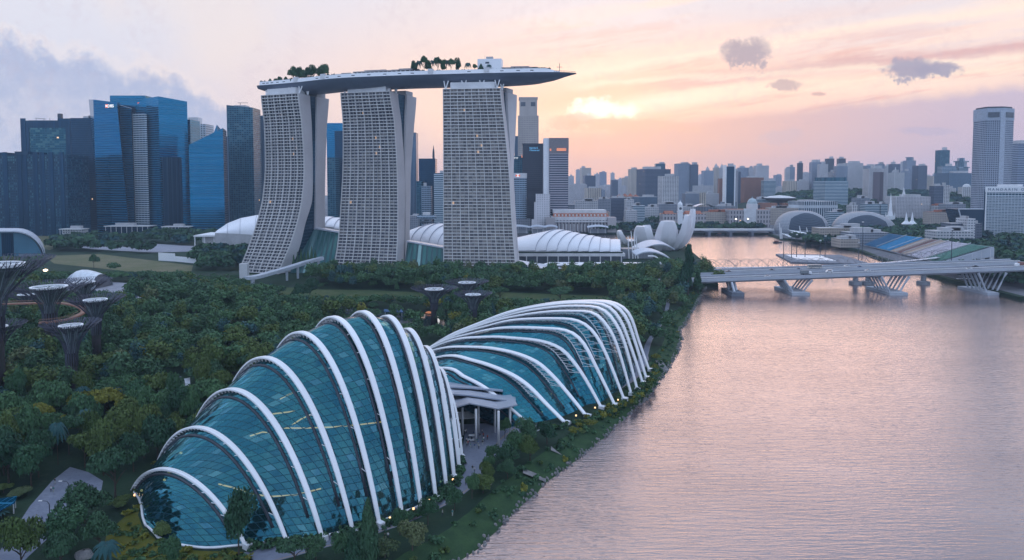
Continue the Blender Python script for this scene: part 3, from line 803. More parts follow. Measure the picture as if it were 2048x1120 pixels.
def sky_deck():
    E = [(513.5, 189, 698), (540, 189.1, 692), (594, 189.5, 679), (674, 190.5, 660), (795, 191.5, 650), (889, 192.3, 647), (978, 192.5, 642), (1060, 192.5, 637.5), (1101, 192.5, 637), (1130, 192.6, 638.5), (1153, 192.7, 644)]
    near = [Vector((xat(px, Y, z), Y, z)) for px, z, Y in E]
    wid = [6, 24, 37, 38, 38, 38, 38, 34, 26, 15, 1]; dep = [3.2, 8, 9.6, 9.6, 9.6, 9.6, 9.8, 8.6, 6.6, 4.2, .6]
    root = empty('roof_deck', (near[5].x, near[5].y+19, 189), 'long boat-shaped roof deck bridging the tops of the three hotel towers', 'roof deck')
    prof = [(0, 0), (.012, -.12), (.06, -.42), (.16, -.74), (.3, -.94), (.5, -1.0), (.7, -.94), (.86, -.7), (.95, -.4), (1, 0)]
    rows, deck = [], []; N = 80
    info = []
    for i in range(N+1):
        t = i*(len(near)-1)/N
        p = cr(near, t); w = cr([Vector((k, 0, 0)) for k in wid], t).x; d = cr([Vector((k, 0, 0)) for k in dep], t).x
        tn = (cr(near, min(len(near)-1, t+.1))-cr(near, max(0, t-.1))); tn.z = 0; tn.normalize(); nr = Vector((-tn.y, tn.x, 0))
        rows.append([p+nr*(w*a)+Vector((0, 0, d*b)) for a, b in prof]); info.append((p, nr, max(.5, w), tn))
    h = MB(); h.grid([r[::-1] for r in rows]); h.build('hull', HULL, root, smooth=True)
    dk = MB(); dk.grid([[r[0]+Vector((0, 0, .25)), r[-1]+Vector((0, 0, .25))] for r in rows]); dk.build('deck_floor', PALE, root)
    pr = MB(); hh = 4.0
    lo, hi = [], []
    for i in range(2, 70):
        p, nr, w, tn = info[i]; k = 1.0
        a = p+nr*min(.8, w*.1); pr_h = hh if i < 62 else max(1.4, hh*(70-i)/8)
        lo.append(a+Vector((0, 0, .1))); hi.append(a+nr*.5+Vector((0, 0, pr_h)))
    pr.grid([[a, b] for a, b in zip(lo, hi)]); pr.grid([[b, b+Vector((0, 1.6, 0))] for b in hi]); pr.grid([[b+Vector((0, 1.6, 0)), b+Vector((0, 1.6, -4))] for b in hi])
    pr.build('parapet', WHITE, root)
    vents = MB()
    for i in list(range(4, 14, 2))+list(range(20, 36, 2))+list(range(44, 58, 3)):
        p, nr, w, tn = info[i]; a = p+nr*(min(.8, w*.1)+.2)+Vector((0, 0, 1.6)); vents.obox(a, tn*3.2, nr*.3, (0, 0, .8))
    vents.build('window_slots', DARK, root)
    for i in (15, 21, 37, 47):
        p, nr, w, tn = info[i]; b = MB(); b.obox(p+nr*.4+Vector((0, 0, 1.2)), tn*5, nr*3, (0, 0, 4.4)); b.build('stair_box', PALE, root)
    rl = MB(); pts = [info[i][0]+info[i][1]*min(.6, info[i][2]*.2)+Vector((0, 0, 1.5)) for i in range(66, 80)]; rl.tube(pts, .12, 4)
    for p in pts: rl.tube([p, p-Vector((0, 0, 1.4))], .1, 4)
    rl.build('railing', DARK, root)
    return root, info
HULL = plain('hull_metal', (.13, .16, .22), .42, .35, .08, .05)
DECK, DINFO = sky_deck()
def deckpt(px, back, up=.3):
    best = min(DINFO, key=lambda q: abs((q[0].x-xat(px, q[0].y, 190))))
    p = best[0]+best[1]*min(back, best[2]*.8); return Vector((xat(px, p.y, 190), p.y, p.z+up)), best
def deck_things():
    for (x0, x1, back, hgt, lab) in [(672, 708, 10, 5.6, 'low flat-roofed bar pavilion on the roof deck, left of the long pool pavilion'), (706, 792, 9, 7.0, 'long flat-roofed pool pavilion with dark openings on the roof deck'),
                               (783, 838, 14, 8.2, 'double-roofed pavilion on the roof deck just left of the palm cluster'),
                               (1003, 1076, 12, 7.2, 'broad dark-roofed restaurant pavilion on the roof deck right of the white lift block'), (1050, 1098, 9, 4.2, 'small low terrace bar near the pointed end of the roof deck')]:
        a, i1 = deckpt(x0, back); c, i2 = deckpt(x1, back); d = c-a; n = Vector((-d.y, d.x, 0)).normalized()
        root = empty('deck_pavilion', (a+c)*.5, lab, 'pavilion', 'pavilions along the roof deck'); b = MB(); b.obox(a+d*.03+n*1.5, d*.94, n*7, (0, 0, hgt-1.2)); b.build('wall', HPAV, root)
        b = MB(); b.obox(a+Vector((0, 0, hgt-1.15)), d, n*10, (0, 0, .8)); b.obox(a+d*.25+n*2+Vector((0, 0, hgt-.3)), d*.5, n*5, (0, 0, 1.1)); b.build('roof', HROOF, root)
        b = MB(); m = max(3, int(d.length/4))
        for k in range(m+1): p = a+d*(k/m)+n*.3; b.obox(p-Vector((.3, 0, 0)), (.6, 0, 0), (0, .6, 0), (0, 0, hgt-1.2))
        b.build('posts', WHITE, root)
    a, _ = deckpt(955, 14); c, _ = deckpt(1003, 14); d = c-a; n = Vector((-d.y, d.x, 0)).normalized()
    root = empty('lift_block', (a+c)*.5, 'plain white box-shaped lift block, tallest structure on the roof deck', 'lift block')
    b = MB(); b.obox(a, d, n*12, (0, 0, 15.5)); b.build('wall', WHITE, root)
    b = MB(); b.obox(a+d*.33-n*.15+Vector((0, 0, 11)), d*.16, n*.3, (0, 0, 1.6)); b.build('window', DARK, root)
    b = MB(); b.obox(a+d*.35+n*2+Vector((0, 0, 15.5)), d*.28, n*4, (0, 0, 2.4)); b.tube([a+d*.3+n*2+Vector((0, 0, 15)), a+d*.3+n*2+Vector((0, 0, 19))], .15, 4); b.build('roof_plant', GREY, root)
    p, _ = deckpt(1119, 6); root = empty('mast', p, 'thin dark mast with a cross arm at the pointed end of the roof deck', 'mast')
    b = MB(); b.tube([p, p+Vector((0, 0, 9))], .25, 5); b.tube([p+Vector((-2.5, 0, 5.5)), p+Vector((2.5, 0, 5.5))], .2, 4); b.build('pole', DARK, root)
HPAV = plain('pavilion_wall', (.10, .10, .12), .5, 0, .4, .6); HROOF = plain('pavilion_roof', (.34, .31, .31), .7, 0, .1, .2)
deck_things()

ROOFW = plain('shell_roof_white', (.74, .75, .80), .5, 0, .02, .1)
SEAM = plain('roof_seam', (.34, .36, .42), .6, 0, .05, .1)
def shell_roof(base, top, Yb, Yt, step, label, bulge=1.0):
    root = None; n = len(base)
    ed = []
    for (bx, by), (tx, ty) in zip(base, top):
        a = at(bx, by, Yb); c = at(tx, ty, Yt); row = []
        for j in range(13):
            t = j/12; ang = t*math.pi/2
            f = math.sin(ang)**bulge; g = 1-math.cos(ang)
            row.append(Vector((a.x+(c.x-a.x)*g, a.y+(c.y-a.y)*g, a.z+(c.z-a.z)*f)))
        ed.append(row)
    m = ed[n//2][0]
    root = empty('shell_roof', (m.x, m.y, m.z), label, 'shell roof', 'white shell roofs of the mall')
    up = Vector((0, 0, step))
    for k in range(n-1):
        b = MB(); L = ed[k]; Rr = [p+up for p in ed[k+1]]
        mid = [l.lerp(r, .5)+Vector((0, 0, .25*step)) for l, r in zip(L, Rr)]
        b.grid([[l, m_, r] for l, m_, r in zip(L, mid, Rr)]); b.build('roof_strip', ROOFW, root, smooth=True)
        e = MB(); e.grid([[r+Vector((.02, 0, -.02)), r-up*1.0+Vector((.05, 0, 0))] for r in Rr]); e.tube([r+Vector((0, -.1, .05)) for r in Rr], .28, 5); e.build('seam', SEAM, root)
    bk = MB(); rear = [r[-1] for r in ed]; bk.grid([[p, Vector((p.x, p.y+6, 3))] for p in rear]); bk.grid([[Vector((p.x, p.y, 3)), p] for p in (r[0] for r in ed)]); bk.build('rear_wall', GREY, root)
    return root
shell_roof([(1000, 503), (1071, 502.5), (1092.5, 502.6), (1114, 502.8), (1135, 503), (1156, 503.2), (1177.5, 503.5), (1199, 503.8), (1220, 504), (1241.5, 504.3)],
           [(1012, 480), (1115, 459), (1129, 461), (1145, 464), (1160, 467.5), (1175, 470.5), (1189, 472.5), (1202.5, 476), (1220, 478.5), (1240, 480)], 752, 800, .9,
           'white ribbed shell roof stepping down to the right of the right hotel tower')
shell_roof([(800, 482), (822, 486), (840, 489), (857, 492), (875, 495), (892, 498), (912, 501)], [(835, 456), (862, 449), (879, 447), (895, 450), (910, 455), (925, 459), (940, 463)], 756, 800, 1.1,
           'white ribbed shell roof showing between the middle and right hotel towers')
shell_roof([(600, 446), (630, 450), (650, 453), (668, 457), (690, 461), (712, 465)], [(630, 432), (652, 433), (668, 435), (684, 437), (702, 441), (718, 445)], 790, 840, .9,
           'white ribbed shell roof showing between the left and middle hotel towers')
shell_roof([(430, 466), (455, 467), (480, 468), (510, 470), (550, 472)], [(438, 458), (456, 446), (482, 436), (515, 430), (560, 427)], 850, 900, .1, 'smooth white shell roof rising behind the left hotel tower', .8)

def mall():
    # right terrace block below the shell roof
    root = empty('mall_block', (110, 735, 3), 'long white terrace block with dark openings below the right shell roof', 'building')
    a = at(1032, 507, 744); c = at(1243, 508.5, 744)
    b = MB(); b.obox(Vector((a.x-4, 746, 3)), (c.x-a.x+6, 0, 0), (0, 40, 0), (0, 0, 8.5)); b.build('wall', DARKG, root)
    b = MB(); b.obox(Vector((a.x-4, 744, 10.5)), (c.x-a.x+8, 0, 0), (0, 40, 0), (0, 0, 3.2)); b.build('fascia', PALE, root)
    n = 10
    for k in range(n+1):
        x = a.x+(c.x-a.x)*k/n; b = MB(); b.box((x, 744.6, 3), (1.1, 1.1, 7.5)); b.build('column', PALE, root)
    h = MB(); rg = random.Random(1)
    for k in range(60):
        x = a.x+(c.x-a.x)*k/59; h.lathe([(.2, 0), (1.4, .5), (1.3, 1.2), (.1, 1.8)], (x, 746.5, 13.6), 6, ex=1.6)
    tag(h.build('roof_hedge', HEDGE, root), kind='stuff')
    # porte-cochere roof in front
    root = empty('drop_off_roof', (110, 700, 3), 'flat white drop-off roof with oval skylights in front of the terrace block', 'canopy')
    p = [at(1082, 529, 706), at(1311, 534, 700), at(1305, 524.5, 728), at(1098, 521.5, 730)]
    z = sum(q.z for q in p)/4; P = [(q.x, q.y) for q in p]
    b = MB(); b.prism(P, z-1.4, z); b.build('roof', WHITE, root)
    for k in range(6):
        t = (k+.5)/6; m = p[0].lerp(p[1], t).lerp(p[3].lerp(p[2], t), .55); b = MB(); b.lathe([(4.4, 0), (4.4, .12), (3.2, .16)], (m.x, m.y, z+.01), 18, ex=1.4, ey=.9); b.build('skylight', DARKG, root)
    for k in range(14):
        m = p[0].lerp(p[1], (k+.3)/14)+Vector((0, 3, 0)); b = MB(); b.box((m.x, m.y, 3), (.7, .7, z-4.4)); b.build('column', PALE, root)
    b = MB(); q = [at(1030, 519, 716), at(1030, 532, 690), at(1140, 541, 690), at(1143, 540, 694), at(1088, 528, 712)]
    b.add(q); b.add([v-Vector((0, 0, .8)) for v in q[::-1]]); b.build('ramp_roof', PALE2, root)
    # atria
    for pts, lab in (([(611, 455, 705), (682, 466, 688), (668, 549, 662), (580, 546, 660)], 'sloping green glass atrium between the left and middle hotel towers'),
                     ([(815, 484, 672), (889, 497, 660), (889, 549, 650), (806, 549, 655)], 'green glass atrium with pale bands between the middle and right hotel towers')):
        A, B, C, D = [at(*q) for q in pts]; L = (B-A).length; Hh = (A-D).length
        root = empty('glass_atrium', ((A.x+B.x)/2, A.y, 3), lab, 'atrium', 'glass atria between the hotel towers')
        b = MB(); b.grid([[A.lerp(B, i/14).lerp(D.lerp(C, i/14), j/8) for i in range(15)] for j in range(9)], 0, [[(L*i/14, Hh*(1-j/8)) for i in range(15)] for j in range(9)]); b.build('glass_wall', ATR2, root)
        b = MB(); b.obox(A+Vector((-1, -.8, 0)), B-A, (3, 9, 0), (0, 0, 1.4)); b.build('roof_edge', PALE2, root)
    # theatre block at the left
    root = empty('theatre', (-400, 890, 3), 'white colonnaded theatre block with flat planted roof left of the left hotel tower', 'building')
    a = at(387, 472, 880); x1 = xat(510, 884, 20); zt = a.z
    b = MB(); b.obox(Vector((a.x, 880, zt-1.2)), (x1-a.x+10, 8, 0), (-4, 60, 0), (0, 0, 2.0)); b.build('roof', WHITE, root)
    b = MB(); b.obox(Vector((a.x+7, 889, 6)), (42, 4, 0), (-3, 45, 0), (0, 0, zt-8)); b.build('stone_wall', PALE, root)
    b = MB(); b.obox(Vector((a.x+49.5, 893, 6)), (x1-a.x-38, 3, 0), (-3, 45, 0), (0, 0, zt-8)); b.build('glass_wall', ATRG, root)
    b = MB(); b.obox(Vector((a.x-2, 886, 3)), (x1-a.x+12, 8, 0), (-3, 50, 0), (0, 0, 3.0)); b.build('plinth', GREY, root)
    for k in range(7):
        b = MB(); b.box((a.x+1+k*(x1-a.x)/6.5, 881.5+k*1.1, 3), (1.1, 1.1, zt-4.4)); b.build('column', WHITE, root)
    # curved white hoarding on the field
    root = empty('hoarding', gnd(355, 523), 'long plain white hoarding standing on the brown field', 'wall')
    p0, p1, p2 = gnd(317, 521), gnd(350, 523), gnd(392, 527)
    b = MB(); b.obox(p0, p1-p0, (0, .6, 0), (0, 0, 9)); b.build('panel', WHITE, root); b = MB(); b.obox(p1+Vector((.1, 0, 0)), p2-p1, (0, .6, 0), (0, 0, 6)); b.build('panel', WHITE, root)
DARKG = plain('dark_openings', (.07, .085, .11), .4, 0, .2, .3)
HEDGE = plain('hedge_leaf', (.012, .03, .022), .9, 0, .4, .8)
ATR2 = facade('atrium_green_glass', (.05, .11, .12), (.05, .16, .16), 60, 5.2, .99, .62, .35, .15, .3, 0, .3, .3, alt=(.25, .42, .42))
mall()
def dragonfly_bridge():
    root = empty('footbridge', gnd(520, 575), 'white elevated footbridge climbing over the trees to the foot of the left hotel tower', 'footbridge')
    P = [at(492, 553, 560), at(512, 551, 569), at(545, 542, 590), at(580, 532, 612), at(612, 522, 636), at(643, 514, 655)]
    b = MB(); rows = []
    for i in range(21):
        p = cr(P, i*5/20); q = cr(P, min(5, i*5/20+.1))-cr(P, max(0, i*5/20-.1)); q.z = 0; q.normalize(); s = Vector((q.y, -q.x, 0))*3.2
        rows.append([p+s, p-s, p-s-Vector((0, 0, 2.6)), p+s-Vector((0, 0, 2.6)), p+s])
    b.grid(rows); b.add([rows[0][0], rows[0][3], rows[0][2], rows[0][1]]); b.build('deck', PALE2, root)
    rl = MB(); pts = [r[0]+Vector((0, 0, 1.2)) for r in rows]; rl.tube(pts, .15, 4); rl.build('railing', STEEL, root)
    for px, py in [(513.5, 575), (529, 574), (567, 560), (598, 556), (617, 551), (634, 548)]:
        g = gnd(px, py+1); t = at(px, 545, g.y); i = min(range(21), key=lambda k: abs(rows[k][0].y-g.y)); ztop = rows[i][3].z
        b = MB(); b.tube([(rows[i][0].x-2.5, g.y, 3), (rows[i][0].x-2.5, g.y, ztop)], [1.0, 1.3], 8); b.build('pier', PALE2, root)
    b = MB(); g = gnd(489, 560); b.box((g.x, g.y, 3), (7, 5, 15)); b.build('lift_tower', PALE, root)
dragonfly_bridge()
# ------------------------------------------------------------------ the city behind the bay
F_ = facade
BL1 = F_('blue_curtain_wall', (.002, .115, .22), (.0, .17, .34), 4.2, 60, .72, 1, .75, .1, .35, .0, .3, .2)
BL2 = F_('blue_curtain_wall_light', (.008, .15, .28), (.004, .19, .37), 4.0, 1.6, .8, .9, .75, .1, .3, .001, .3)
BL3 = F_('dark_blue_glass', (.003, .035, .075), (.002, .055, .12), 4.0, 2.2, .75, .8, .5, .15, .7, .002, .4)
BL4 = F_('mottled_dark_blocks', (.003, .042, .085), (.002, .032, .07), 4.4, 3.0, .55, .5, .3, .2, .8, 0, .5, .3, alt=(.10, .26, .30))
BL5 = F_('green_lit_glass', (.004, .07, .11), (.008, .13, .2), 4.2, 4.5, .6, .85, .5, .15, .8, .004, .4, alt=(.12, .28, .28))
BL6 = F_('mottled_teal_glass', (.02, .10, .15), (.006, .07, .13), 3.8, 4.5, .62, .7, .5, .15, .9, .002, .4, alt=(.10, .2, .24))
BL7 = F_('ribbed_grey_blue', (.16, .22, .3), (.05, .11, .18), 90, 2.8, 1, .55, .4, .2, .4, 0)
BALW = F_('white_balcony_bands', (.40, .45, .5), (.02, .10, .16), 3.9, 7, .55, .92, .4, .2, .6, 0)
STRP = F_('striped_bands', (.36, .33, .36), (.05, .075, .12), 4.3, 40, .55, 1, .4, .15, .3, .0)
BLKT = F_('black_tower', (.05, .055, .075), (.035, .05, .075), 3.8, 2, .6, .6, .3, .2, .6, .001)
HSB = F_('pale_blue_bands', (.3, .36, .44), (.06, .14, .2), 3.9, 5, .55, .9, .4, .2, .5, .003)
UOB = F_('beige_punched', (.42, .38, .36), (.14, .13, .15), 4.0, 3.6, .35, .45, .2, .3, .4, 0)
DECO = F_('white_deco', (.66, .65, .68), (.18, .2, .25), 4.2, 4.2, .45, .35, .2, .3, .5, 0)
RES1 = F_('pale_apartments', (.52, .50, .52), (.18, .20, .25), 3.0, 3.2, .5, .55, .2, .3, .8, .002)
RES2 = F_('beige_apartments', (.52, .45, .38), (.22, .2, .2), 3.0, 6, .9, .4, .1, .4, .6, .001)
RES3 = F_('blue_grey_apartments', (.30, .34, .42), (.10, .13, .19), 3.0, 2.8, .55, .6, .3, .3, .8, .002)
RES4 = F_('white_grid_tower', (.66, .65, .66), (.10, .11, .14), 3.2, 4.4, .6, .7, .2, .3, .5, .001)
DGLS = F_('dark_slate_block', (.10, .12, .17), (.07, .10, .15), 3.6, 1.8, .6, .8, .4, .2, .6, .001)
REDB = F_('red_brown_hotel', (.30, .15, .11), (.12, .07, .07), 3.2, 3.0, .4, .45, .1, .4, .6, .003)
HBND = F_('white_blue_bands', (.5, .55, .6), (.07, .17, .24), 3.6, 30, .6, 1, .4, .2, .3, .001)
SWIS = F_('ribbed_white_balconies', (.34, .37, .44), (.04, .075, .13), 3.3, 3.3, .55, .66, .3, .25, .5, .002)
MAND = F_('hotel_band_windows', (.55, .60, .66), (.02, .11, .17), 4.0, 4.2, .68, .86, .3, .2, .6, .0)
OFFB = F_('striped_office', (.30, .34, .42), (.06, .10, .17), 3.9, 30, .5, 1, .3, .2, .3, .0)
LOWW = F_('low_white_block', (.52, .52, .54), (.16, .19, .24), 3.8, 4, .45, .6, .2, .3, .7, .004)
LOWG = F_('low_grey_block', (.26, .28, .32), (.10, .13, .18), 3.6, 3.5, .5, .65, .2, .3, .7, .004)
LOWB = F_('low_beige_block', (.44, .38, .33), (.16, .15, .16), 3.8, 3.5, .45, .5, .1, .4, .7, .003)
BROWN = F_('brown_panel_tower', (.16, .13, .15), (.10, .08, .10), 3.4, 2.4, .6, .7, .2, .3, .5, .001)
COLON = F_('colonnade', (.5, .54, .58), (.03, .06, .09), 40, 5, .85, .62, .1, .4, .2, 0)
BANKS = F_('classical_arcade', (.40, .37, .38), (.12, .12, .14), 9, 6, .6, .45, .1, .4, .4, .01)
SIGNW = plain('lit_sign_white', (.9, .9, .9), .5, 0, 0, 1, emit=(1, .95, .9), es=.8)
SIGNR = plain('lit_sign_red', (.8, .12, .05), .5, 0, 0, 1, emit=(1, .16, .06), es=.5)
SIGNB = plain('lit_sign_blue', (.2, .55, .8), .5, 0, 0, 1, emit=(.15, .5, .85), es=.7)
SIGNO = plain('lit_sign_orange', (.85, .3, .15), .5, 0, 0, 1, emit=(1, .3, .14), es=.45)
LETTER = plain('dark_letters', (.06, .12, .2), .6, 0, 0, 1)
def bld(x0, x1, yt, Y, mat, label, depth=None, skew=0.0, plant=1, side=None, podium=None, ytr=None, name='tower_block', cat='building', group=None, zb=3.0, roof=GREY, xb=None, cap=None):
    """a building whose front runs from pixel column x0 to x1 at distance Y; skew turns the right end back"""
    X0, X1 = xat(x0, Y, 60), xat(x1, Y+skew, 60); w = X1-X0; dp = depth or max(14, abs(w)*.8)
    z = zat(yt, Y); zr = z if ytr is None else zat(ytr, Y+skew)
    d = Vector((X1-X0, skew, 0)); n = Vector((-d.y, d.x, 0)).normalized()*dp
    A = Vector((X0, Y, 0)); B = A+d
    P = [A, B, B+n, A+n]; root = empty(name, (A.x+d.x/2, A.y+d.y/2, zb), label, cat, group)
    b = MB(); b.prism([(p.x, p.y) for p in P], zb, [z, zr, zr, z], 0, 1); b.build('tower', [mat, roof], root)
    rg = random.Random(int(x0*7+yt*3+Y))
    if side is not None:
        for f0, f1, m in side:
            s = MB(); s.obox(A+d*f0-n.normalized()*.5+Vector((0, 0, zb)), d*(f1-f0), n.normalized()*.7, (0, 0, min(z, zr)-zb+.3)); s.build('facade_panel', m, root)
    if plant:
        for k in range(plant):
            f = .12+.5*rg.random(); wd = .25+.3*rg.random(); f = min(f, .95-wd); hh = (2.5+rg.random()*4)*(1 if z < 120 else 1.5)
            s = MB(); s.obox(A+d*f+n*.25+Vector((0, 0, min(z, zr)-.01)), d*wd, n*.5, (0, 0, hh)); s.build('roof_plant', roof, root)
    if cap:
        s = MB(); s.obox(A-d*.02-n*.03+Vector((0, 0, z+.01)), d*1.04, n*1.06, (0, 0, cap)); s.build('roof_cap', roof, root)
    if podium:
        pw, ph, pm = podium
        s = MB(); s.obox(A-d.normalized()*pw-n.normalized()*8+Vector((0, 0, zb-.05)), d+d.normalized()*2*pw, n+n.normalized()*12, (0, 0, ph)); s.build('podium', pm, root)
    return root, A, d, n, z
def poly_bld(pts, zb, tops, mats, label, name='tower_block', cat='building', topoff=None, group=None):
    P = [(xat(px, Y, 60), Y) for px, Y in pts]; Z = [zat(t, Y) for t, (px, Y) in zip(tops, pts)]
    c = Vector((sum(p[0] for p in P)/len(P), sum(p[1] for p in P)/len(P), zb)); root = empty(name, c, label, cat, group)
    for i, m in enumerate(mats):
        b = MB(); j = (i+1) % len(P); L = math.hypot(P[j][0]-P[i][0], P[j][1]-P[i][1])
        b.add([(P[i][0], P[i][1], zb), (P[j][0], P[j][1], zb), (P[j][0], P[j][1], Z[j]), (P[i][0], P[i][1], Z[i])], [(0, zb), (L, zb), (L, Z[j]), (0, Z[i])]); b.build('facade', m, root)
    b = MB(); b.add([(p[0], p[1], z) for p, z in zip(P, Z)]); b.build('roof', GREY, root)
    return root, P, Z
# --- downtown towers at the left
r, A, d, n, z = bld(-40, 136, 309, 1150, BL4, 'low dark block with mottled windows at the left edge, in front of the taller towers', 60, plant=0)
for f in (.28, .44, .5, .62, .7, .8, .92):
    b = MB(); b.obox(A+d*f-n.normalized()*.6+Vector((0, 0, 3)), d*.05, n.normalized()*.9, (0, 0, z+1)); b.build('dark_pier', BL3, r)
b = MB(); b.obox(A+d*.42-n.normalized()*1+Vector((0, 0, z-.02)), d*.15, n*.8, (0, 0, 5)); b.obox(A+d*.1+Vector((0, 0, z-.02)), d*.2, n*.8, (0, 0, 3.5)); b.build('roof_plant', BL3, r)
r, A, d, n, z = bld(47, 146, 241, 1310, BL5, 'green-lit glass tower with dark corner piers and a stubby chimney', 60, plant=0)
for f, w in ((0, .1), (.11, .06), (.9, .1)):
    b = MB(); b.obox(A+d*f-n.normalized()*.9+Vector((0, 0, 3)), d*w, n.normalized()*1.4, (0, 0, z+(1 if f > .5 or f == 0 else -4))); b.build('corner_pier', BL3, r)
b = MB(); b.obox(A+d*.17-n.normalized()*.9+Vector((0, 0, z-14)), d*.73, n.normalized()*1.4, (0, 0, 14.2)); b.build('top_band', BL3, r)
b = MB(); b.obox(A+d*.62+n*.3+Vector((0, 0, z)), d*.07, n*.1, (0, 0, 15)); b.build('chimney', DARK, r); b = MB(); b.obox(A+d*.66+n*.2+Vector((0, 0, z)), d*.2, n*.3, (0, 0, 5)); b.build('roof_plant', BL3, r)
b = MB()
for f in (.14, .3, .42): b.tube([A+d*f+n*.4+Vector((0, 0, z)), A+d*f+n*.4+Vector((0, 0, z+7))], .4, 4)
b.tube([A+d*.12+n*.4+Vector((0, 0, z+7)), A+d*.34+n*.4+Vector((0, 0, z+5))], .4, 4); b.build('roof_crane', DARK, r)
bld(146, 193, 236, 1290, BL3, 'narrow dark glass tower wedged left of the signed blue tower', 60, plant=2)
r, P, Z = poly_bld([(193, 1235), (257, 1215), (262, 1275), (200, 1290)], 3, [199, 205, 206, 199], [BL1, BL3, BL1, BL1], 'sheer blue glass tower with a lit red-and-white sign at its top corner', topoff=None)
me_ = [c for c in KIDS[r.name] if c.name.startswith('facade')][0].data
dx_ = xat(187.5, 1235, 200)-P[0][0]; dr_ = xat(235, 1215, 200)-P[1][0]
def shear_tops(root, dl, drr, zmid):
    for c in KIDS[root.name]:
        L = world_loc(c)
        for v in c.data.vertices:
            if v.co.z+L.z > zmid: v.co.x += dl if abs(v.co.x+L.x-P[0][0]) < 22 else drr
shear_tops(r, 0, dr_, 60)
sx = xat(213, 1222, 215)
b = MB(); zt_ = zat(216, 1222); b.obox(Vector((xat(212.5, 1222, 220), 1219.5, zt_)), (5.2, -1.6, 0), (0, .5, 0), (0, 0, 6.2)); b.build('sign_square', SIGNR, r)
b = MB(); c0 = Vector((xat(212.5, 1222, 220)+2.6, 1218.4, zt_+3.1))
for a in (45, 135): v = Vector((math.cos(R(a))*2.4, 0, math.sin(R(a))*2.4)); b.tube([c0-v, c0+v], .6, 4)
b.build('sign_star', SIGNW, r); text_mesh('sign_letters', 'DBS', SIGNW, r, (xat(218.5, 1222, 220), 1217.6, zt_+.4), 7.6, depth=.3, rz=R(-16))
poly_bld([(245, 1242), (268, 1236), (270, 1280), (247, 1280)], 3, [210, 217, 217, 210], [BL2, BL3, BL1, BL1], 'slim wedge-shaped blue glass tower behind the signed tower, split by a dark slot')
r, A, d, n, z = bld(226, 296, 191, 1300, BL1, 'tallest blue glass block with a small lit sign, behind the signed tower', 40, plant=0)
zt2 = zat(208, 1300); b = MB(); b.obox(A+d*.79-n.normalized()*1+Vector((0, 0, zt2-3)), (4.5, 0, 0), (0, .6, 0), (0, 0, 6)); b.build('sign_square', SIGNR, r); text_mesh('sign_letters', 'DBS', SIGNW, r, (A+d*.87-n.normalized()*1.2+Vector((0, 0, zt2-3))), 7)
bld(258, 271, 214, 1285, BL3, 'dark slot tower between the two blue glass towers', 30, plant=0)
poly_bld([(270, 1238), (298, 1228), (298, 1262), (270, 1262)], 3, [226, 228, 228, 226], [BALW, BL2, BL2, BL2], 'pale residential tower with stacked white balconies between blue glass towers')
poly_bld([(277, 1266), (298, 1262), (298, 1290), (277, 1290)], 3, [211, 194, 194, 211], [BL2, BL2, BL2, BL2], 'slant-topped pale blue tower behind the white balcony tower')
r, P2_, Z2 = poly_bld([(298, 1240), (322, 1222), (379, 1262), (352, 1300)], 3, [197, 192.5, 203, 204], [BL2, BL1, BL1, BL1], 'broad blue glass tower with a vertical edge, rightmost of the tall blue group')
b = MB(); a = Vector((xat(327, 1221, 60), 1221, 3)); b.obox(a+Vector((0, -1, 0)), (26, 17.5, 0), (0, 1, 0), (0, 0, 136)); b.build('dark_bay', BL3, r)
bld(368, 384, 239, 1280, BL1, 'narrow blue glass tower hugging the right side of the broad blue tower', 40, plant=0)
r, A, d, n, z = bld(378, 415, 248, 1520, F_('checker_facade', (.5, .56, .62), (.03, .07, .11), 5, 5.5, .55, .5, .3, .2, .9, 0), 'checkered grey and white tower rising behind the slant-roofed blue tower', 40, plant=0)
b = MB(); b.obox(A+d*0+n*.1+Vector((0, 0, z)), d*.55, n*.5, (0, 0, 15)); b.build('roof_plant', PALE, r)
poly_bld([(380, 1190), (449, 1190), (456, 1225), (382, 1240)], 3, [290, 256, 262, 290], [BL1, BL3, BL1, BL1], 'blue glass tower with a steep slanting roof that peaks at the right')
poly_bld([(425, 1245), (437, 1242), (460, 1250), (450, 1270)], 3, [280, 249, 277, 280], [BL2, BL7, BL2, BL2], 'pointed glass fin tower peeking over the slanting roof')
r, A, d, n, z = bld(457, 509, 210, 1310, BL6, 'tall teal tower with mottled windows standing left of the left hotel tower', 40, plant=1, ytr=215)
b = MB(); b.tube([A+d*.4+n*.4+Vector((0, 0, z-2)), A+d*.4+n*.4+Vector((0, 0, z+6))], .5, 4); b.tube([A+d*.3+n*.4+Vector((0, 0, z+6)), A+d*.7+n*.4+Vector((0, 0, z+6))], .4, 4); b.build('roof_crane', DARK, r)
bld(505, 540, 236, 1370, BL7, 'ribbed grey-blue tower partly hidden behind the left hotel tower', 40, plant=0, ytr=228)
bld(655, 690, 246, 1360, BL2, 'pale blue glass tower framed between the left and middle hotel towers', 40, plant=0)
bld(655, 672, 315, 1300, BL6, 'mid-height teal block low in the gap between the left and middle hotel towers', 30, plant=0)
bld(671, 700, 262, 1330, BL3, 'dark glass tower just behind the left edge of the middle hotel tower', 30, plant=0)
r, A, d, n, z = bld(818, 833, 265, 1380, BL7, 'grey-blue tower edge showing right of the middle hotel tower', 30, plant=0)
r, A, d, n, z = bld(838, 871, 317, 1360, BL3, 'dark square tower with a thin spire seen between the middle and right hotel towers', 34, plant=0)
b = MB(); b.tube([A+d*.85+n*.4+Vector((0, 0, z)), A+d*.85+n*.4+Vector((0, 0, z+14)), A+d*.85+n*.4+Vector((0, 0, z+27))], [2.5, 2.2, .2], 6); b.build('spire', DARK, r)
bld(833, 843, 362, 1330, BL6, 'small teal block at the foot of the dark spired tower', 30, plant=0)
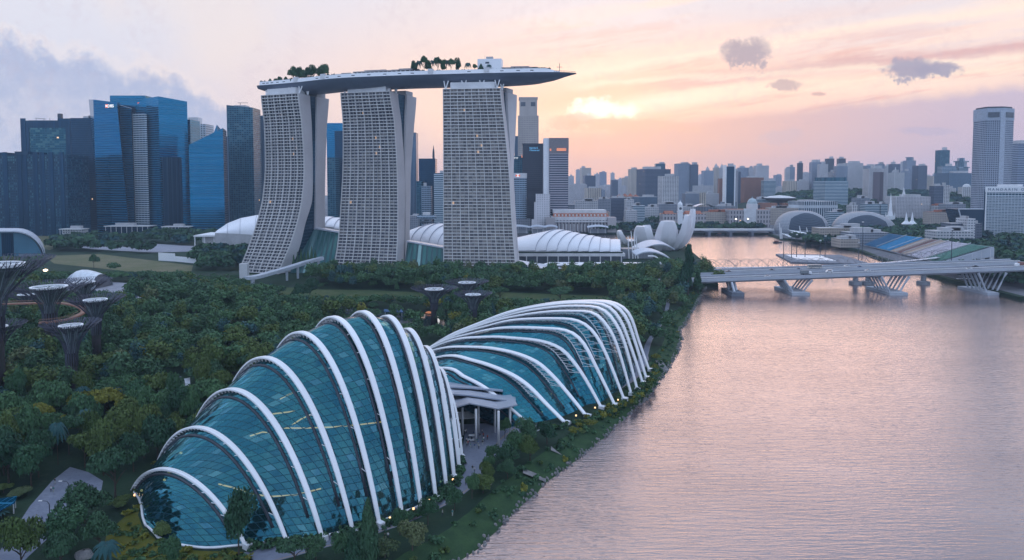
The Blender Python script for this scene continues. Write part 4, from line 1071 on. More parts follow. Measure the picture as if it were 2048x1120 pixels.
bld(843, 862, 372, 1320, HSB, 'grey office block in the gap left of the right hotel tower', 24, plant=1)
bld(868, 890, 346, 1300, HBND, 'pale banded tower half hidden by the right hotel tower', 30, plant=1)
bld(815, 836, 432, 1250, LOWG, 'low grey block behind the mushroom-topped observation tower', 24, plant=1)
# round port tower
p = gnd(853, 478); root = empty('observation_tower', (p.x, 1090, 3), 'slim tower with a round mushroom-like top between the middle and right hotel towers', 'observation tower')
q = Vector((xat(853, 1090, 30), 1090, 3)); zz = zat(446, 1090)-3
for dx in (-3.2, 0, 3.2):
    b = MB(); b.tube([q+Vector((dx, 0, 0)), q+Vector((dx, 0, zz))], 1.1, 8); b.build('shaft', PALE, root)
b = MB(); b.lathe([(5, zz-.5), (11, zz+1), (11.5, zz+2.2), (4, zz+2.4), (4, zz+5), (15, zz+6.5), (15.8, zz+9.5), (14.5, zz+12.5), (6, zz+13)], q, 28); b.build('round_top', HSB, root)
b = MB(); b.lathe([(6, zz+13), (6, zz+17), (.2, zz+17.2)], q, 14); b.build('roof_plant', PALE, root)
# --- right of the hotel
bld(1029, 1042, 272, 1500, BL7, 'slim grey tower in the shadow left of the beige tapering tower', 30, plant=0)
r, A, d, n, z = bld(1036, 1077, 231, 1480, UOB, 'tall beige tower with a narrower octagonal crown, right of the right hotel tower', 40, plant=0)
b = MB(); b.obox(A+d*.07+n*.05+Vector((0, 0, z)), d*.86, n*.9, (0, 0, 36)); b.build('crown', UOB, r)
b = MB(); b.obox(A+d*.04+n*.02+Vector((0, 0, z+36.1)), d*.92, n*.96, (0, 0, 3.5)); b.build('parapet', UOBP, r) if False else b.build('parapet', plain('beige_stone', (.42, .38, .36), .8), r)
for f in (.14, .62):
    b = MB(); b.obox(A+d*f-n.normalized()*.4+n*.05+Vector((0, 0, z+20)), d*.22, n.normalized()*.6, (0, 0, 9)); b.build('crown_window', DARKG, r)
r, A, d, n, z = bld(1020, 1052, 312, 1370, BL6, 'blue-grey office tower with a small lit sign behind the round-cornered bank tower', 36, plant=0)
text_mesh('sign_letters', 'PTP', SIGNW, r, A+d*.25-n.normalized()*.6+Vector((0, 0, z-6)), 5); b = MB(); b.tube([A+d*.75-n.normalized()*1+Vector((0, 0, z-3)), A+d*.72-n.normalized()*1+Vector((0, 0, z+3))], [1.4, .3], 5); b.build('flame_sign', SIGNO, r)
q = Vector((xat(1040, 1290, 50), 1300, 3)); zz = zat(356, 1290)-3; root = empty('tower_block', q, 'round-cornered pale blue bank tower with a lit red-and-white emblem near its top', 'building')
b = MB(); b.lathe([(13, 0), (13, zz)], q, 24); b.build('tower', [HSB], root); b = MB(); b.lathe([(13.4, zz), (13.4, zz+9), (12, zz+9.2), (12, zz+4)], q, 24); b.build('top_band', PALE, root)
zs = q.z+zz+4.5
b = MB(); c = q+Vector((-4.2, -13.2, 0)); c.z = zs
b.add([c+Vector((-2.8, -.4, -2)), c+Vector((2.8, -.4, -2)), c+Vector((2.8, -.4, 2)), c+Vector((-2.8, -.4, 2))]); b.add([c+Vector((2.8, -.4, -2)), c+Vector((4.8, -.2, 0)), c+Vector((2.8, -.4, 2))]); b.add([c+Vector((-2.8, -.4, 2)), c+Vector((-4.8, -.2, 0)), c+Vector((-2.8, -.4, -2))]); b.build('emblem_field', SIGNW, root)
b = MB()
for s in (-1, 1):
    b.add([c+Vector((0, -.6, 0)), c+Vector((s*4.4, -.5, 0))+Vector((-s*1.8, 0, -1.8))*1, c+Vector((s*4.4, -.5, 0)), c+Vector((s*2.6, -.6, 1.8))] if False else [c+Vector((0, -.6, 0)), c+Vector((s*2.8, -.6, -2)), c+Vector((s*4.8, -.4, 0)), c+Vector((s*2.8, -.6, 2))][::s])
    b.add([c+Vector((0, -.65, 0)), c+Vector((-2.8, -.65, s*2)), c+Vector((2.8, -.65, s*2))][::-s]) if False else None
b.build('emblem_wings', SIGNR, root)
b = MB(); b.box((q.x+3, q.y, 3), (34, 30, 22)); b.build('podium', LOWG, root)
r, A, d, n, z = bld(1045.5, 1089, 289, 1330, BLKT, 'black office tower with a lit blue name sign at its top', 38, plant=0, cap=2.0, roof=DARK)
text_mesh('sign_letters', 'Standard\nChartered', SIGNB, r, A+d*.3-n.normalized()*.5+Vector((0, 0, z-8)), 4.6)
r, A, d, n, z = bld(1098.5, 1136.5, 276, 1285, STRP, 'grey tower with horizontal stripes, a white core on its left and a lit orange sign', 36, plant=0)
b = MB(); b.obox(A-d*.29+n*.1+Vector((0, 0, 3)), d*.285, n*.8, (0, 0, z-3)); b.build('white_core', WHITE, r)
b = MB(); b.obox(A-d*.3+n*.25+Vector((0, 0, 3)), d*.02, n*.5, (0, 0, z-9)); b.build('core_edge', PALE, r)
b = MB(); b.obox(A-d*.01-n*.01+Vector((0, 0, z-29)), d*1.02, n*1.02, (0, 0, 29.2)); b.build('top_band', plain('taupe_band', (.2, .18, .19), .7), r)
b = MB(); b.obox(A+d*.38-n*.012-n.normalized()*.5+Vector((0, 0, z-24)), d*.5, n.normalized()*.6, (0, 0, 5)); b.build('lit_sign', SIGNO, r)
b = MB(); b.obox(A+d*.02-n*.012-n.normalized()*.5+Vector((0, 0, z-24)), d*.08, n.normalized()*.6, (0, 0, 4)); b.build('lit_sign', SIGNO, r)
r, A, d, n, z = bld(1072, 1100, 388, 1260, DECO, 'white stepped art-deco block in front of the black and striped towers', 20, plant=0)
b = MB(); b.obox(A-d*.12+n*.1+Vector((0, 0, 3)), d*.12, n*.7, (0, 0, z-18)); b.build('shoulder', DECO, r); b = MB(); b.obox(A-d*.3+n*.1+Vector((0, 0, 3)), d*.18, n*.7, (0, 0, 22)); b.build('annex', DECO, r)
def fullerton():
    a = Vector((xat(1092, 1240, 10), 1240, 3)); x1 = xat(1232, 1240, 10); w = x1-a.x
    root = empty('grand_hotel', (a.x+w/2, 1240, 3), 'wide neoclassical stone hotel with red mansard roof by the far waterfront', 'hotel')
    b = MB(); b.obox(a+Vector((0, 0, 0)), (w, 0, 0), (0, 60, 0), (0, 0, 22)); b.build('arcade', BANKS, root)
    n = 17
    for k in range(n):
        b = MB(); b.tube([(a.x+12+(w-24)*k/(n-1), 1238.6, 5), (a.x+12+(w-24)*k/(n-1), 1238.6, 18)], .8, 6); b.build('column', PALE, root)
    b = MB(); b.obox(a+Vector((-.6, -2.5, 18.2)), (w+1.2, 0, 0), (0, 3, 0), (0, 0, 2.2)); b.build('cornice', PALE, root)
    b = MB(); z0 = 25; b.obox(a+Vector((10, 3, 22)), (w-20, 0, 0), (0, 54, 0), (0, 0, 6)); b.build('attic', PALE, root)
    b = MB(); y = 1244; b.add([(a.x+12, y, 31), (x1-12, y, 31), (x1-14, y+7, 37), (a.x+14, y+7, 37)]); b.add([(a.x+14, y+7, 37), (x1-14, y+7, 37), (x1-14, y+40, 37), (a.x+14, y+40, 37)]); b.build('mansard_roof', ROOFR, root)
    for k in range(15):
        b = MB(); b.obox(Vector((a.x+16+(w-36)*k/14, y+1, 32)), (2.6, 0, 0), (0, 4, 0), (0, 0, 3.2)); b.build('dormer', PALE, root)
    b = MB(); b.obox(Vector((a.x+14, y+8, 37.1)), (w-30, 0, 0), (0, 40, 0), (0, 0, 6)); b.build('upper_storey', PALE, root)
    for s in (0, 1):
        b = MB(); b.obox(a+Vector((s*(w-16), -3.5, 0)), (16, 0, 0), (0, 30, 0), (0, 0, 27)); b.build('corner_pavilion', BANKS, root)
fullerton()
# roofs along the far waterfront
for px0, px1, yy in ((1012, 1060, 455), (1061, 1090, 452), (1089, 1116, 454), (1176, 1218, 454)):
    a = at(px0, yy, 1205); c = at(px1, yy-1, 1205); root = empty('waterfront_canopy', ((a.x+c.x)/2, 1212, 3), {1012: 'pale curved canopy roof at the far quay, nearest the right hotel tower', 1061: 'pale curved canopy roof at the far quay in front of the white stepped block', 1089: 'pale canopy roof sloping down at the left end of the neoclassical hotel', 1176: 'pale leaf-shaped canopy roof at the right end of the neoclassical hotel'}[px0], 'canopy')
    b = MB(); rows = []
    for i in range(9):
        t = i/8; p = a.lerp(c, t); zc = 13+math.sin(t*math.pi)*2.5; rows.append([Vector((p.x, 1205+6*(1-math.sin(t*math.pi)), zc)), Vector((p.x, 1222, zc+2.5))])
    b.grid(rows); b.grid([[r_[1]-Vector((0, 0, .6)), r_[0]-Vector((0, 0, .6))] for r_ in rows]); b.build('roof', PALE2, root)
    for t in (.15, .5, .85):
        p = a.lerp(c, t); b = MB(); b.tube([(p.x, 1212, 3), (p.x, 1214, 14.5)], .5, 5); b.build('post', PALE, root)
    b = MB(); b.obox(Vector((a.x+3, 1214, 3)), (c.x-a.x-6, 0, 0), (0, 10, 0), (0, 0, 7)); b.build('glass_wall', LOWG, root)
# --- the skyline to the right: x0, x1, top, distance, material, depth, label
SKY = [
 (1137, 1148, 352, 4300, RES1, 'palest squat block at the left end of the far skyline, beside the striped tower'), (1152, 1161, 339, 4200, RES1, 'thin very pale tower, first tall one right of the striped tower'),
 (1163, 1182, 335.5, 3900, RES2, 'hazy pinkish slab standing behind the dark green-grey block'), (1170, 1191, 351, 2600, DGLS, 'dark green-grey square block over the white-blue hotel'),
 (1190, 1198, 348, 4300, RES1, 'hazy sliver tower right of the dark green-grey block'), (1199, 1213, 344, 3800, RES3, 'hazy bluish tower with a stepped top'), (1222, 1229, 346, 4300, RES1, 'faint thin twin-topped tower in the haze'),
 (1224, 1236, 360, 3000, DGLS, 'slim grey tower in front of the faint twin-topped one'), (1236, 1247, 358, 4100, RES1, 'faint pink-white block left of the beige twin towers'), (1247, 1260, 355, 3900, RES2, 'faint stepped block touching the beige twin towers'),
 (1260, 1276, 338, 3000, RES2, 'left half of the beige twin apartment towers'), (1276, 1291, 341, 3000, RES2, 'right half of the beige twin apartment towers'), (1290, 1341, 338, 1950, DGLS, 'big dark blue square office block in the middle of the skyline'),
 (1311, 1330, 327, 2700, BL6, 'round-shouldered tower top rising behind the big dark square block'), (1325, 1357, 352, 1700, RES4, 'white tower with a deep window grid in front of the big dark block'),
 (1355, 1380, 327, 2500, RES3, 'grey ribbed tower right of the white gridded tower'), (1380, 1396, 329, 2500, DGLS, 'darker grey tower joined to the right of the ribbed one'), (1397, 1408, 350, 4500, RES1, 'faintest tower between the grey pair and the pale apartments'),
 (1408, 1427, 341, 3000, RES3, 'pale bluish apartment tower left of the pointed pair'), (1427, 1438, 335, 3100, RES2, 'left tower of the pale pointed pair'), (1438, 1450, 336, 3100, RES1, 'right tower of the pale pointed pair'),
 (1438, 1447, 357, 2000, REDB, 'narrow red-brown slab beside the dark blue slim tower'), (1469, 1481, 343, 1950, DGLS, 'grey slab tucked right of the dark blue slim tower'),
 (1481, 1497, 335, 2900, RES3, 'left block of the grey pair behind the red-brown hotel'), (1497, 1513, 336, 2900, RES1, 'right block of the grey pair behind the red-brown hotel'), (1513, 1537, 331, 2700, RES1, 'pale tower with dark stripes right of the grey pair'),
 (1488, 1527, 355, 2000, REDB, 'broad red-brown hotel block'), (1527, 1551, 361, 1950, HBND, 'grey-blue office with horizontal stripes right of the red-brown hotel'), (1551, 1563, 350, 3400, RES3, 'hazy slab above the dark wooded hill'),
 (1570, 1579, 337, 2800, RES1, 'pale front half of the split apartment tower'), (1578, 1589, 334, 2800, RES3, 'darker rear half of the split apartment tower'), (1573, 1594, 362, 2300, RES2, 'yellowish apartment block low above the wooded hill'),
 (1596, 1605, 326, 2900, BLKT, 'slim dark tower standing alone in the skyline'), (1605, 1621, 346, 3000, RES1, 'pale stepped block right of the slim dark tower'), (1594, 1618, 362, 2400, RES1, 'low white apartment block above the wooded hill'),
 (1623, 1643, 324, 2400, RES3, 'tall blue-grey slab with a dark parapet'), (1638, 1655, 328, 2350, RES1, 'white-banded slab touching the tall blue-grey one'), (1654, 1667, 317, 3000, BLKT, 'left one of the two tall dark tower tops'), (1676, 1690, 317, 3000, BLKT, 'right one of the two tall dark tower tops'),
 (1661, 1678, 344, 2400, RES1, 'lower white block below the two dark tower tops'), (1672, 1694, 332, 2350, RES3, 'pale blue apartment tower below the right dark tower top'), (1693, 1725, 326, 2450, RES1, 'wide pale apartment tower right of the two dark tops'),
 (1650, 1696, 362, 1700, HBND, 'wide hotel with many white bands and a teal top storey'), (1728, 1752, 331, 2500, RES3, 'blue-grey tower behind the brown-panelled tower, left side'), (1754, 1768, 328, 2500, RES3, 'blue-grey tower behind the brown-panelled tower, right side'),
 (1737, 1774, 337, 1750, RES1, 'pale tower with a tall brown centre panel'), (1771, 1783, 331, 2900, RES1, 'pale slim tower right of the brown-panelled one'), (1784, 1799, 328, 2700, DGLS, 'dark blue-grey tower behind the white block with a spike'),
 (1788, 1808, 345, 2300, RES4, 'white block with a small spike above the wooded hill'), (1800, 1814, 327, 3000, RES1, 'hazy tower left of the crowned tower'), (1813, 1830, 321, 2600, RES3, 'tall tower with a round glass crown'),
 (1808, 1819, 342, 2500, RES3, 'narrow slab hugging the foot of the crowned tower'), (1835, 1853, 331, 2500, DGLS, 'rounded dark blue tower standing alone right of the crowned tower'), (1853, 1862, 351, 3600, RES1, 'small hazy block right of the rounded dark tower'),
 (1865, 1883, 352, 2800, RES2, 'brownish block below the small glass dome roof'), (1879, 1897, 300, 2300, BL6, 'tallest slim tower of the right-hand skyline'), (1883, 1911, 332, 2000, HSB, 'broad office with arched top windows in front of the tallest slim tower'),
 (1898, 1956, 346, 1950, BL7, 'wide blue-grey block with a slanting roofline'), (1917, 1935, 336, 2300, HSB, 'two-tiered tower with overhanging roof plates'), (1956, 1972, 352, 3600, RES1, 'small hazy block left of the tall ribbed hotel'),
 (2022, 2033, 321, 1800, BL6, 'sliver of a blue tower right of the tall ribbed hotel'), (2033, 2075, 287, 1500, OFFB, 'striped office tower cut by the right edge of the view'), (1868, 1888, 372, 1600, DGLS, 'dark half of a small office slab beside the wooded hill'), (1887, 1899, 370, 1600, RES4, 'white end wall slab joined to the dark small office'),
 (1137, 1174, 369, 2300, RES1, 'white-blue hotel with vertical fins near the striped tower'), (1174, 1203, 376, 2200, RES2, 'beige block with vertical stripes right of the finned hotel'), (1385, 1427, 371, 2500, RES1, 'low pale block with a flat parapet below the pale apartments'),
 (1371, 1402, 387, 2000, RES3, 'grey apartment row left of the yellowish block'), (1402, 1412, 385, 1950, RES2, 'small yellowish block within the apartment row'), (1412, 1438, 387, 2000, RES1, 'pale apartment row right of the yellowish block'), (1278, 1326, 394, 1850, BL7, 'low dark podium building under the big dark block'),
 (1793, 1861, 393, 1500, RES1, 'wide pale apartment block behind the dome with the spikes'), (1608, 1676, 403, 1450, COLON, 'low white building with a dark colonnade behind the left spiky dome'), (1212, 1252, 371, 3300, RES1, 'low pale sprawl of flats in the haze'), (1448, 1475, 404, 1800, LOWG, 'grey podium at the foot of the dark blue slim tower'),
 (1203, 1225, 372, 3200, RES1, 'short white flats beside the beige striped block'), (1551, 1574, 375, 2700, RES1, 'low hazy flats left of the yellowish hillside block'), (1853, 1872, 360, 2900, RES1, 'cluster of short pale flats on the hill ridge'), (1898, 1912, 376, 1800, RES4, 'small white house block on the ridge right of the small office'), (1925, 1950, 374, 1750, RES4, 'white low hotel with an arched roof on the ridge')]
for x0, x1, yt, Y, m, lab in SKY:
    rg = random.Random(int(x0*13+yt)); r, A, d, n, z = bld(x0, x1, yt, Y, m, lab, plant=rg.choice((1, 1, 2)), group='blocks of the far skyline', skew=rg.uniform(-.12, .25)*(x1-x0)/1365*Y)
    if 'crown' in lab and 'round glass' in lab:
        b = MB(); c = A+d*.5+n*.5; b.lathe([(11, 0), (11, 10), (14, 10.5), (14, 13), (.2, 14)], (c.x, c.y, z), 16); b.build('glass_crown', HSB, r)
    if 'small glass dome' in lab:
        b = MB(); c = A+d*.7+n*.5; b.lathe([(12, 0), (11, 8), (7, 14), (.2, 17)], (c.x, c.y, z), 14); b.build('glass_dome', HSB, r)
    if 'overhanging' in lab:
        for q0, hh, ww in ((0, 4, 1.2), (4, 16, .8), (20, 4, 1.05), (24, 10, .5)):
            b = MB(); b.obox(A+d*(.5-ww/2)+n*(.5-ww/2)+Vector((0, 0, z+q0)), d*ww, n*ww, (0, 0, hh-.02)); b.build('roof_tier', HSB, r)
    if 'brown centre' in lab:
        b = MB(); b.obox(A+d*.22-n.normalized()*.6+Vector((0, 0, 3)), d*.56, n.normalized()*.8, (0, 0, z-12)); b.build('brown_panel', BROWN, r)
    if 'teal top' in lab:
        b = MB(); b.obox(A+d*.03+n*.03+Vector((0, 0, z)), d*.9, n*.9, (0, 0, 9)); b.build('teal_storey', BL6, r)
    if 'pointed pair' in lab:
        b = MB(); c = A+d*.5+n*.5; b.lathe([(9, 0), (7, 8), (.2, 20)], (c.x, c.y, z), 4); b.build('pointed_roof', GREY, r)
    if 'spike' in lab:
        b = MB(); c = A+d*.4+n*.5; b.lathe([(5, 0), (3, 8), (.1, 20)], (c.x, c.y, z), 4); b.build('spike', PALE, r)
    if 'arched roof' in lab:
        b = MB(); c = A+d*.5+n*.5; b.lathe([(9, 0), (8, 4), (5, 7), (.2, 8)], (c.x, c.y, z), 12); b.build('arched_roof', PALE, r)
# dark blue slim tower with white edges and stepped top
r, A, d, n, z = bld(1451, 1469, 333, 1800, BL3, 'slim dark blue tower with white vertical edges and notched top', 26, plant=1)
for f in (-.06, .94):
    b = MB(); b.obox(A+d*f-n.normalized()*1+Vector((0, 0, 3)), d*.12, n*.9, (0, 0, z+1)); b.build('white_edge', WHITE, r)
b = MB(); b.obox(A+d*1.1+n*.1+Vector((0, 0, 3)), d*.3, n*.8, (0, 0, z-14)); b.build('side_core', RES1, r)
# tall ribbed hotel at the right and the banded hotel in front of it
q = Vector((xat(1996, 1205, 60), 1225, 3)); zt = zat(213, 1205); rad = (xat(2027, 1205, 60)-xat(1966, 1205, 60))/2
root = empty('tower_block', q, 'tallest ribbed white-grey hotel tower at the right of the view', 'hotel tower')
P = [(q.x-rad, q.y-8), (q.x-rad*.92, q.y-19), (q.x-.12*rad, q.y-24), (q.x+.12*rad, q.y-24), (q.x+rad, q.y-14), (q.x+rad, q.y+8), (q.x, q.y+20), (q.x-rad, q.y+12)]
b = MB(); b.prism(P, 3, zt-24, 0, 1); b.build('tower', [SWIS, GREY], root)
b = MB(); b.prism([((p[0]-q.x)*1.02+q.x, (p[1]-q.y)*1.02+q.y) for p in P], zt-24, zt-3, 0); b.build('top_band', plain('pale_blue_band', (.34, .38, .46), .6), root)
b = MB(); b.prism([((p[0]-q.x)*.9+q.x, (p[1]-q.y)*.9+q.y) for p in P], zt-3, zt); b.build('roof_cap', DARK, root)
for i in (1, 3):
    a, c = Vector((*P[i], 0)), Vector((*P[i+1], 0)); dd = c-a; nn = Vector((dd.y, -dd.x, 0)).normalized()
    b = MB(); b.obox(a+dd*.08+nn*.5+Vector((0, 0, zt-19)), dd*.8, nn*.8, (0, 0, 9)); b.build('crown_window', DARKG, root)
b = MB(); b.obox(Vector((P[2][0]-1, P[2][1]-1, 3)), (P[3][0]-P[2][0]+2, 0, 0), (0, 2, 0), (0, 0, zt-10)); b.build('corner_rib', plain('pale_rib', (.4, .44, .52), .6), root)
r, A, d, n, z = bld(1971, 2075, 384, 1050, MAND, 'white banded hotel with large dark letters along its top at the right edge', 40, plant=0, skew=-54)
b = MB(); b.obox(A-d*.01-n.normalized()*1+Vector((0, 0, z-.01)), d*1.02, n*1.02, (0, 0, 8.2)); b.build('sign_band', WHITE, r)
b = MB(); b.obox(A+d*.18+n*.2+Vector((0, 0, z+8.2)), d*.4, n*.5, (0, 0, 3.6)); b.build('roof_plant', PALE, r)
b = MB(); b.obox(A-n.normalized()*1.1+Vector((0, 0, 3)), d*.025, n.normalized()*1.2, (0, 0, z-3)); b.build('white_edge', WHITE, r); b = MB(); b.obox(A-d*.045+n*.05+Vector((0, 0, 3)), d*.045, n*.9, (0, 0, z)); b.build('dark_end', BL3, r)
text_mesh('sign_letters', 'M A N D A R I N   O R I E N T A L', LETTER, r, A+d*.045-n.normalized()*1.15+Vector((0, 0, z+2.3)), 5.3, rz=math.atan2(d.y, d.x))
b = MB()
for k in range(int((z-8)/4)): b.obox(A-n.normalized()*1.0+d*.03+Vector((0, 0, 6+k*4.0)), d*.97, n.normalized()*1.0, (0, 0, .9))
b.build('balcony_bands', plain('pale_bands', (.55, .6, .66), .6), r)
# ------------------------------------------------------------------ round the bay: museum, bridges, stands, theatres, civic buildings
LOTUS = plain('lotus_panels', (.66, .66, .70), .45, .05, .04, .05)
def museum():
    c = Vector((xat(1322, 905, 5), 905, 3))
    root = empty('lotus_museum', c, 'white lotus-shaped museum of curved petals at the edge of the bay', 'museum')
    # azimuth (deg, 0 = right, -90 = towards viewer), reach, height, widths
    for az, Rr, H, w0, wm, wt, th in [(8, 42, 57, 20, 25, 8, 17), (-33, 34, 50, 24, 35, 14, 18), (-85, 27, 42.5, 26, 36, 17, 18), (-137, 42, 36, 26, 40, 17, 18), (-170, 56, 29, 22, 34, 11, 15), (60, 34, 40, 10, 20, 12, 12), (115, 32, 34, 10, 20, 12, 12)]:
        d = Vector((math.cos(R(az)), math.sin(R(az)), 0)); s = Vector((-d.y, d.x, 0))
        P = [(3, 7), (Rr*.35, 8), (Rr*.68, 14), (Rr*.9, H*.5), (Rr, H*.78), (Rr*1.03, H)]
        rows = []
        for i in range(25):
            t = i*5/24; p = cr([Vector((a, 0, b)) for a, b in P], t); q = cr([Vector((a, 0, b)) for a, b in P], min(5, t+.05))-cr([Vector((a, 0, b)) for a, b in P], max(0, t-.05)); q.normalize()
            nn = Vector((-q.z, 0, q.x)); k = i/24; w = (w0*(1-k)**2+2*wm*1.25*k*(1-k)+wt*k*k); tt = th*(1-.62*k)*(.55+.45*min(1,k*3))
            c3 = c+d*p.x+Vector((0, 0, p.z-3)); up = d*nn.x+Vector((0, 0, nn.z))
            rows.append([c3-s*w/2+up*tt*.15, c3-s*w*.3-up*tt*.45, c3-up*tt*.6, c3+s*w*.3-up*tt*.45, c3+s*w/2+up*tt*.15, c3+s*w*.25+up*tt*.25, c3-s*w*.25+up*tt*.25, c3-s*w/2+up*tt*.15])
        b = MB(); b.grid(rows); b.add(rows[-1][:-1]); b.build('petal', LOTUS, root, smooth=False)
    b = MB(); b.lathe([(13, 0), (11, 4), (9, 9)], c, 18); b.build('glass_base', ATRG, root)
museum()
def event_roofs():
    root = empty('curved_canopy', at(1310, 500, 780), 'nested curved white canopies with slanted masts in front of the lotus museum', 'canopy')
    for (x0, y0), (xm, ym), (x1, y1), Y, dep in [((1276, 503), (1318, 488), (1350, 498), 800, 26), ((1272, 510), (1302, 503), (1340, 516), 765, 12)]:
        rows = []
        for i in range(13):
            t = i/12; px = (1-t)**2*x0+2*t*(1-t)*xm+t*t*x1; py = (1-t)**2*y0+2*t*(1-t)*(2*ym-(y0+y1)/2)+t*t*y1
            p = at(px, py, Y); rows.append([p, p+Vector((-3, dep, 3)), p+Vector((-3, dep, 2.2)), p-Vector((0, 0, 1.2)), p])
        b = MB(); b.grid(rows); b.build('roof', PALE2, root)
    pts = [at(x, y, 735) for x, y in ((1296, 512), (1310, 513), (1318, 520), (1322, 530), (1323, 538))]; b = MB(); b.tube([cr(pts, i*4/12) for i in range(13)], .9, 6); b.build('arch', WHITE, root)
    for x, yb, yt, dx in ((1258, 497, 472, -2), (1266, 499, 462, -4), (1271, 503, 468, -3), (1276, 503, 473, -4)):
        a = at(x, yb, 790); t = at(x+dx, yt, 795); b = MB(); b.tube([Vector((a.x, a.y, 3)), t], [.9, .4], 6); b.build('mast', WHITE, root)
    b = MB(); b.obox(Vector((xat(1245, 790), 792, 3)), (36, 0, 0), (0, 22, 0), (0, 0, 11)); b.build('glass_hall', LOWG, root)
event_roofs()

# --- bridges
def zdeck(px): return 11.3+(px-1400)/648*9.7
BRC = plain('bridge_concrete', (.44, .47, .53), .8, 0, .1, .05); BRD = plain('bridge_dark', (.16, .18, .22), .8, 0, .15, .1)
def bridge(Y0, Y1, dz, label, xs, piers, fine):
    X0, X1 = xat(xs[0], Y0, 12), xat(xs[1], Y0, 20)
    root = empty('road_bridge', ((X0+X1)/2, (Y0+Y1)/2, 0), label, 'bridge', 'road bridges over the channel')
    def zz(x): return zdeck(CX+x/Y0*F)+dz
    N = 24; xsn = [X0+(X1-X0)*i/N for i in range(N+1)]
    b = MB(); b.grid([[(x, Y0+.6, zz(x)), (x, Y1-.6, zz(x))] for x in xsn]); b.build('roadway', ASPH, root)
    b = MB(); b.grid([[(x, Y0+.6, zz(x)-.03), (x, Y0+3.2, zz(x)-2.9), (x, Y1-3.2, zz(x)-2.9), (x, Y1-.6, zz(x)-.03)][::-1] for x in xsn]); b.build('girder', BRC, root)
    for y in (Y0, Y1-.6):
        b = MB(); rows = [[(x, y, zz(x)-1.3), (x, y, zz(x)+1.0), (x, y+.6, zz(x)+1.0), (x, y+.6, zz(x)-1.3), (x, y, zz(x)-1.3)] for x in xsn]; b.grid(rows); b.add(rows[0][:4]); b.add(rows[-1][:4]); b.build('parapet', BRC, root)
    b = MB(); ym = (Y0+Y1)/2; rows = [[(x, ym-.2, zz(x)+.01), (x, ym-.2, zz(x)+.8), (x, ym+.2, zz(x)+.8), (x, ym+.2, zz(x)+.01)] for x in xsn]; b.grid(rows); b.build('median', PALE, root)
    for f in (.25, .75):
        b = MB()
        for i in range(0, 150):
            x = X0+(X1-X0)*i/150; x2 = x+(X1-X0)/420; y = Y0+(Y1-Y0)*f
            b.add([(x, y-.1, zz(x)+.006), (x2, y-.1, zz(x2)+.006), (x2, y+.1, zz(x2)+.006), (x, y+.1, zz(x)+.006)])
        b.build('lane_marking', PALE, root)
    for px in piers:
        x = xat(px, Y0-3, 2); p = MB(); p.prism([(x-7.3, Y0-5), (x+7.3, Y0-5), (x+7.3, Y1+8), (x-7.3, Y1+8)], -1, 2.2); cap = p.build('pile_cap', BRC, root)
        for r_ in range(5):
            y = Y0+1+(Y1-Y0-2)*r_/4; t = zz(x)-2.6
            for s in (-1, 1):
                q = MB(); q.tube([(x+s*4.2, y, 2.1), (x+s*7.4, y, 2.2+(t-2.2)*.45), (x+s*(11.5), y, t)], [.72, .66, 1.1], 6); q.build('pier_leg', BRC, cap)
    return root, zz
R1_, ZB1 = bridge(548, 572, 0, 'near road bridge on V-shaped concrete piers across the channel', (1230, 2120), (1600, 1795, 1990), True)
R2_, ZB2 = bridge(592, 616, -.4, 'second road bridge running parallel just behind the V-piered bridge', (1230, 2060), (), False)
x = xat(1462, 556, 2)
root = R1_; p = MB(); p.prism([(x-5, 538), (x+5, 538), (x+5, 566), (x-5, 566)], -1, 3); cap = p.build('pile_cap', BRD, root)
for r_ in range(4):
    q = MB(); q.tube([(x-2+r_ % 2*4, 541+r_*7, 2.9), (x-2+r_ % 2*4, 548+r_*7, ZB1(x)-2.6)], 1.0, 6); q.build('pier_leg', BRC, cap)
for px in (1712, 1737, 1848):
    x = xat(px, 605, 2); q = MB(); q.lathe([(5.5, -1), (5.5, 2.6), (2.2, 2.8), (2.2, ZB2(x)-2.4)], (x, 606, 0), 14); q.build('round_pier', BRC, R2_, smooth=False)
def helix():
    P = [at(1372, 531, 650), at(1500, 530, 650), at(1620, 528, 658), at(1740, 523, 686), at(1830, 516, 720), at(1900, 508, 765)]
    root = empty('helix_footbridge', P[1], 'steel lattice footbridge of twisting tubes behind the road bridges', 'footbridge')
    N = 420; pts = []
    for i in range(N+1):
        t = i*5/N; c = cr(P, t); d = (cr(P, min(5, t+.02))-cr(P, max(0, t-.02))); d.z = 0; d.normalize(); pts.append((c, Vector((-d.y, d.x, 0))))
    dk = MB(); rows = [[c+s*2.6+Vector((0, 0, -2)), c-s*2.6+Vector((0, 0, -2)), c-s*2.6+Vector((0, 0, -2.5)), c+s*2.6+Vector((0, 0, -2.5)), c+s*2.6+Vector((0, 0, -2))] for c, s in pts[::6]]; dk.grid(rows); dk.build('deck', PALE2, root)
    for ph, rad, sg in ((0, 5.2, 1), (2.1, 5.2, 1), (4.2, 5.2, 1), (.5, 4.4, -1), (3.6, 4.4, -1)):
        h = MB(); h.tube([c+s*(rad*math.cos(ph+sg*i*.15))+Vector((0, 0, rad*math.sin(ph+sg*i*.15)+.6)) for i, (c, s) in enumerate(pts)], .15, 4); h.build('helix_tube', HELX, root)
    h = MB()
    for i in range(0, N, 14):
        c, s = pts[i]; h.tube([c+s*(4.8*math.cos(a*.6283))+Vector((0, 0, 4.8*math.sin(a*.6283)+.6)) for a in range(11)], .13, 4)
    h.build('hoops', HELX, root)
    for px in (1440, 1560, 1660):
        p = at(px, 540, 655); q = MB()
        for s in (-1, 1): q.tube([(p.x, 655, -1), (p.x+s*5, 655, zat(534, 655))], .6, 5)
        q.build('pier', PALE2, root)
HELX = plain('helix_steel', (.20, .20, .23), .4, .4, .05, .2)
helix()
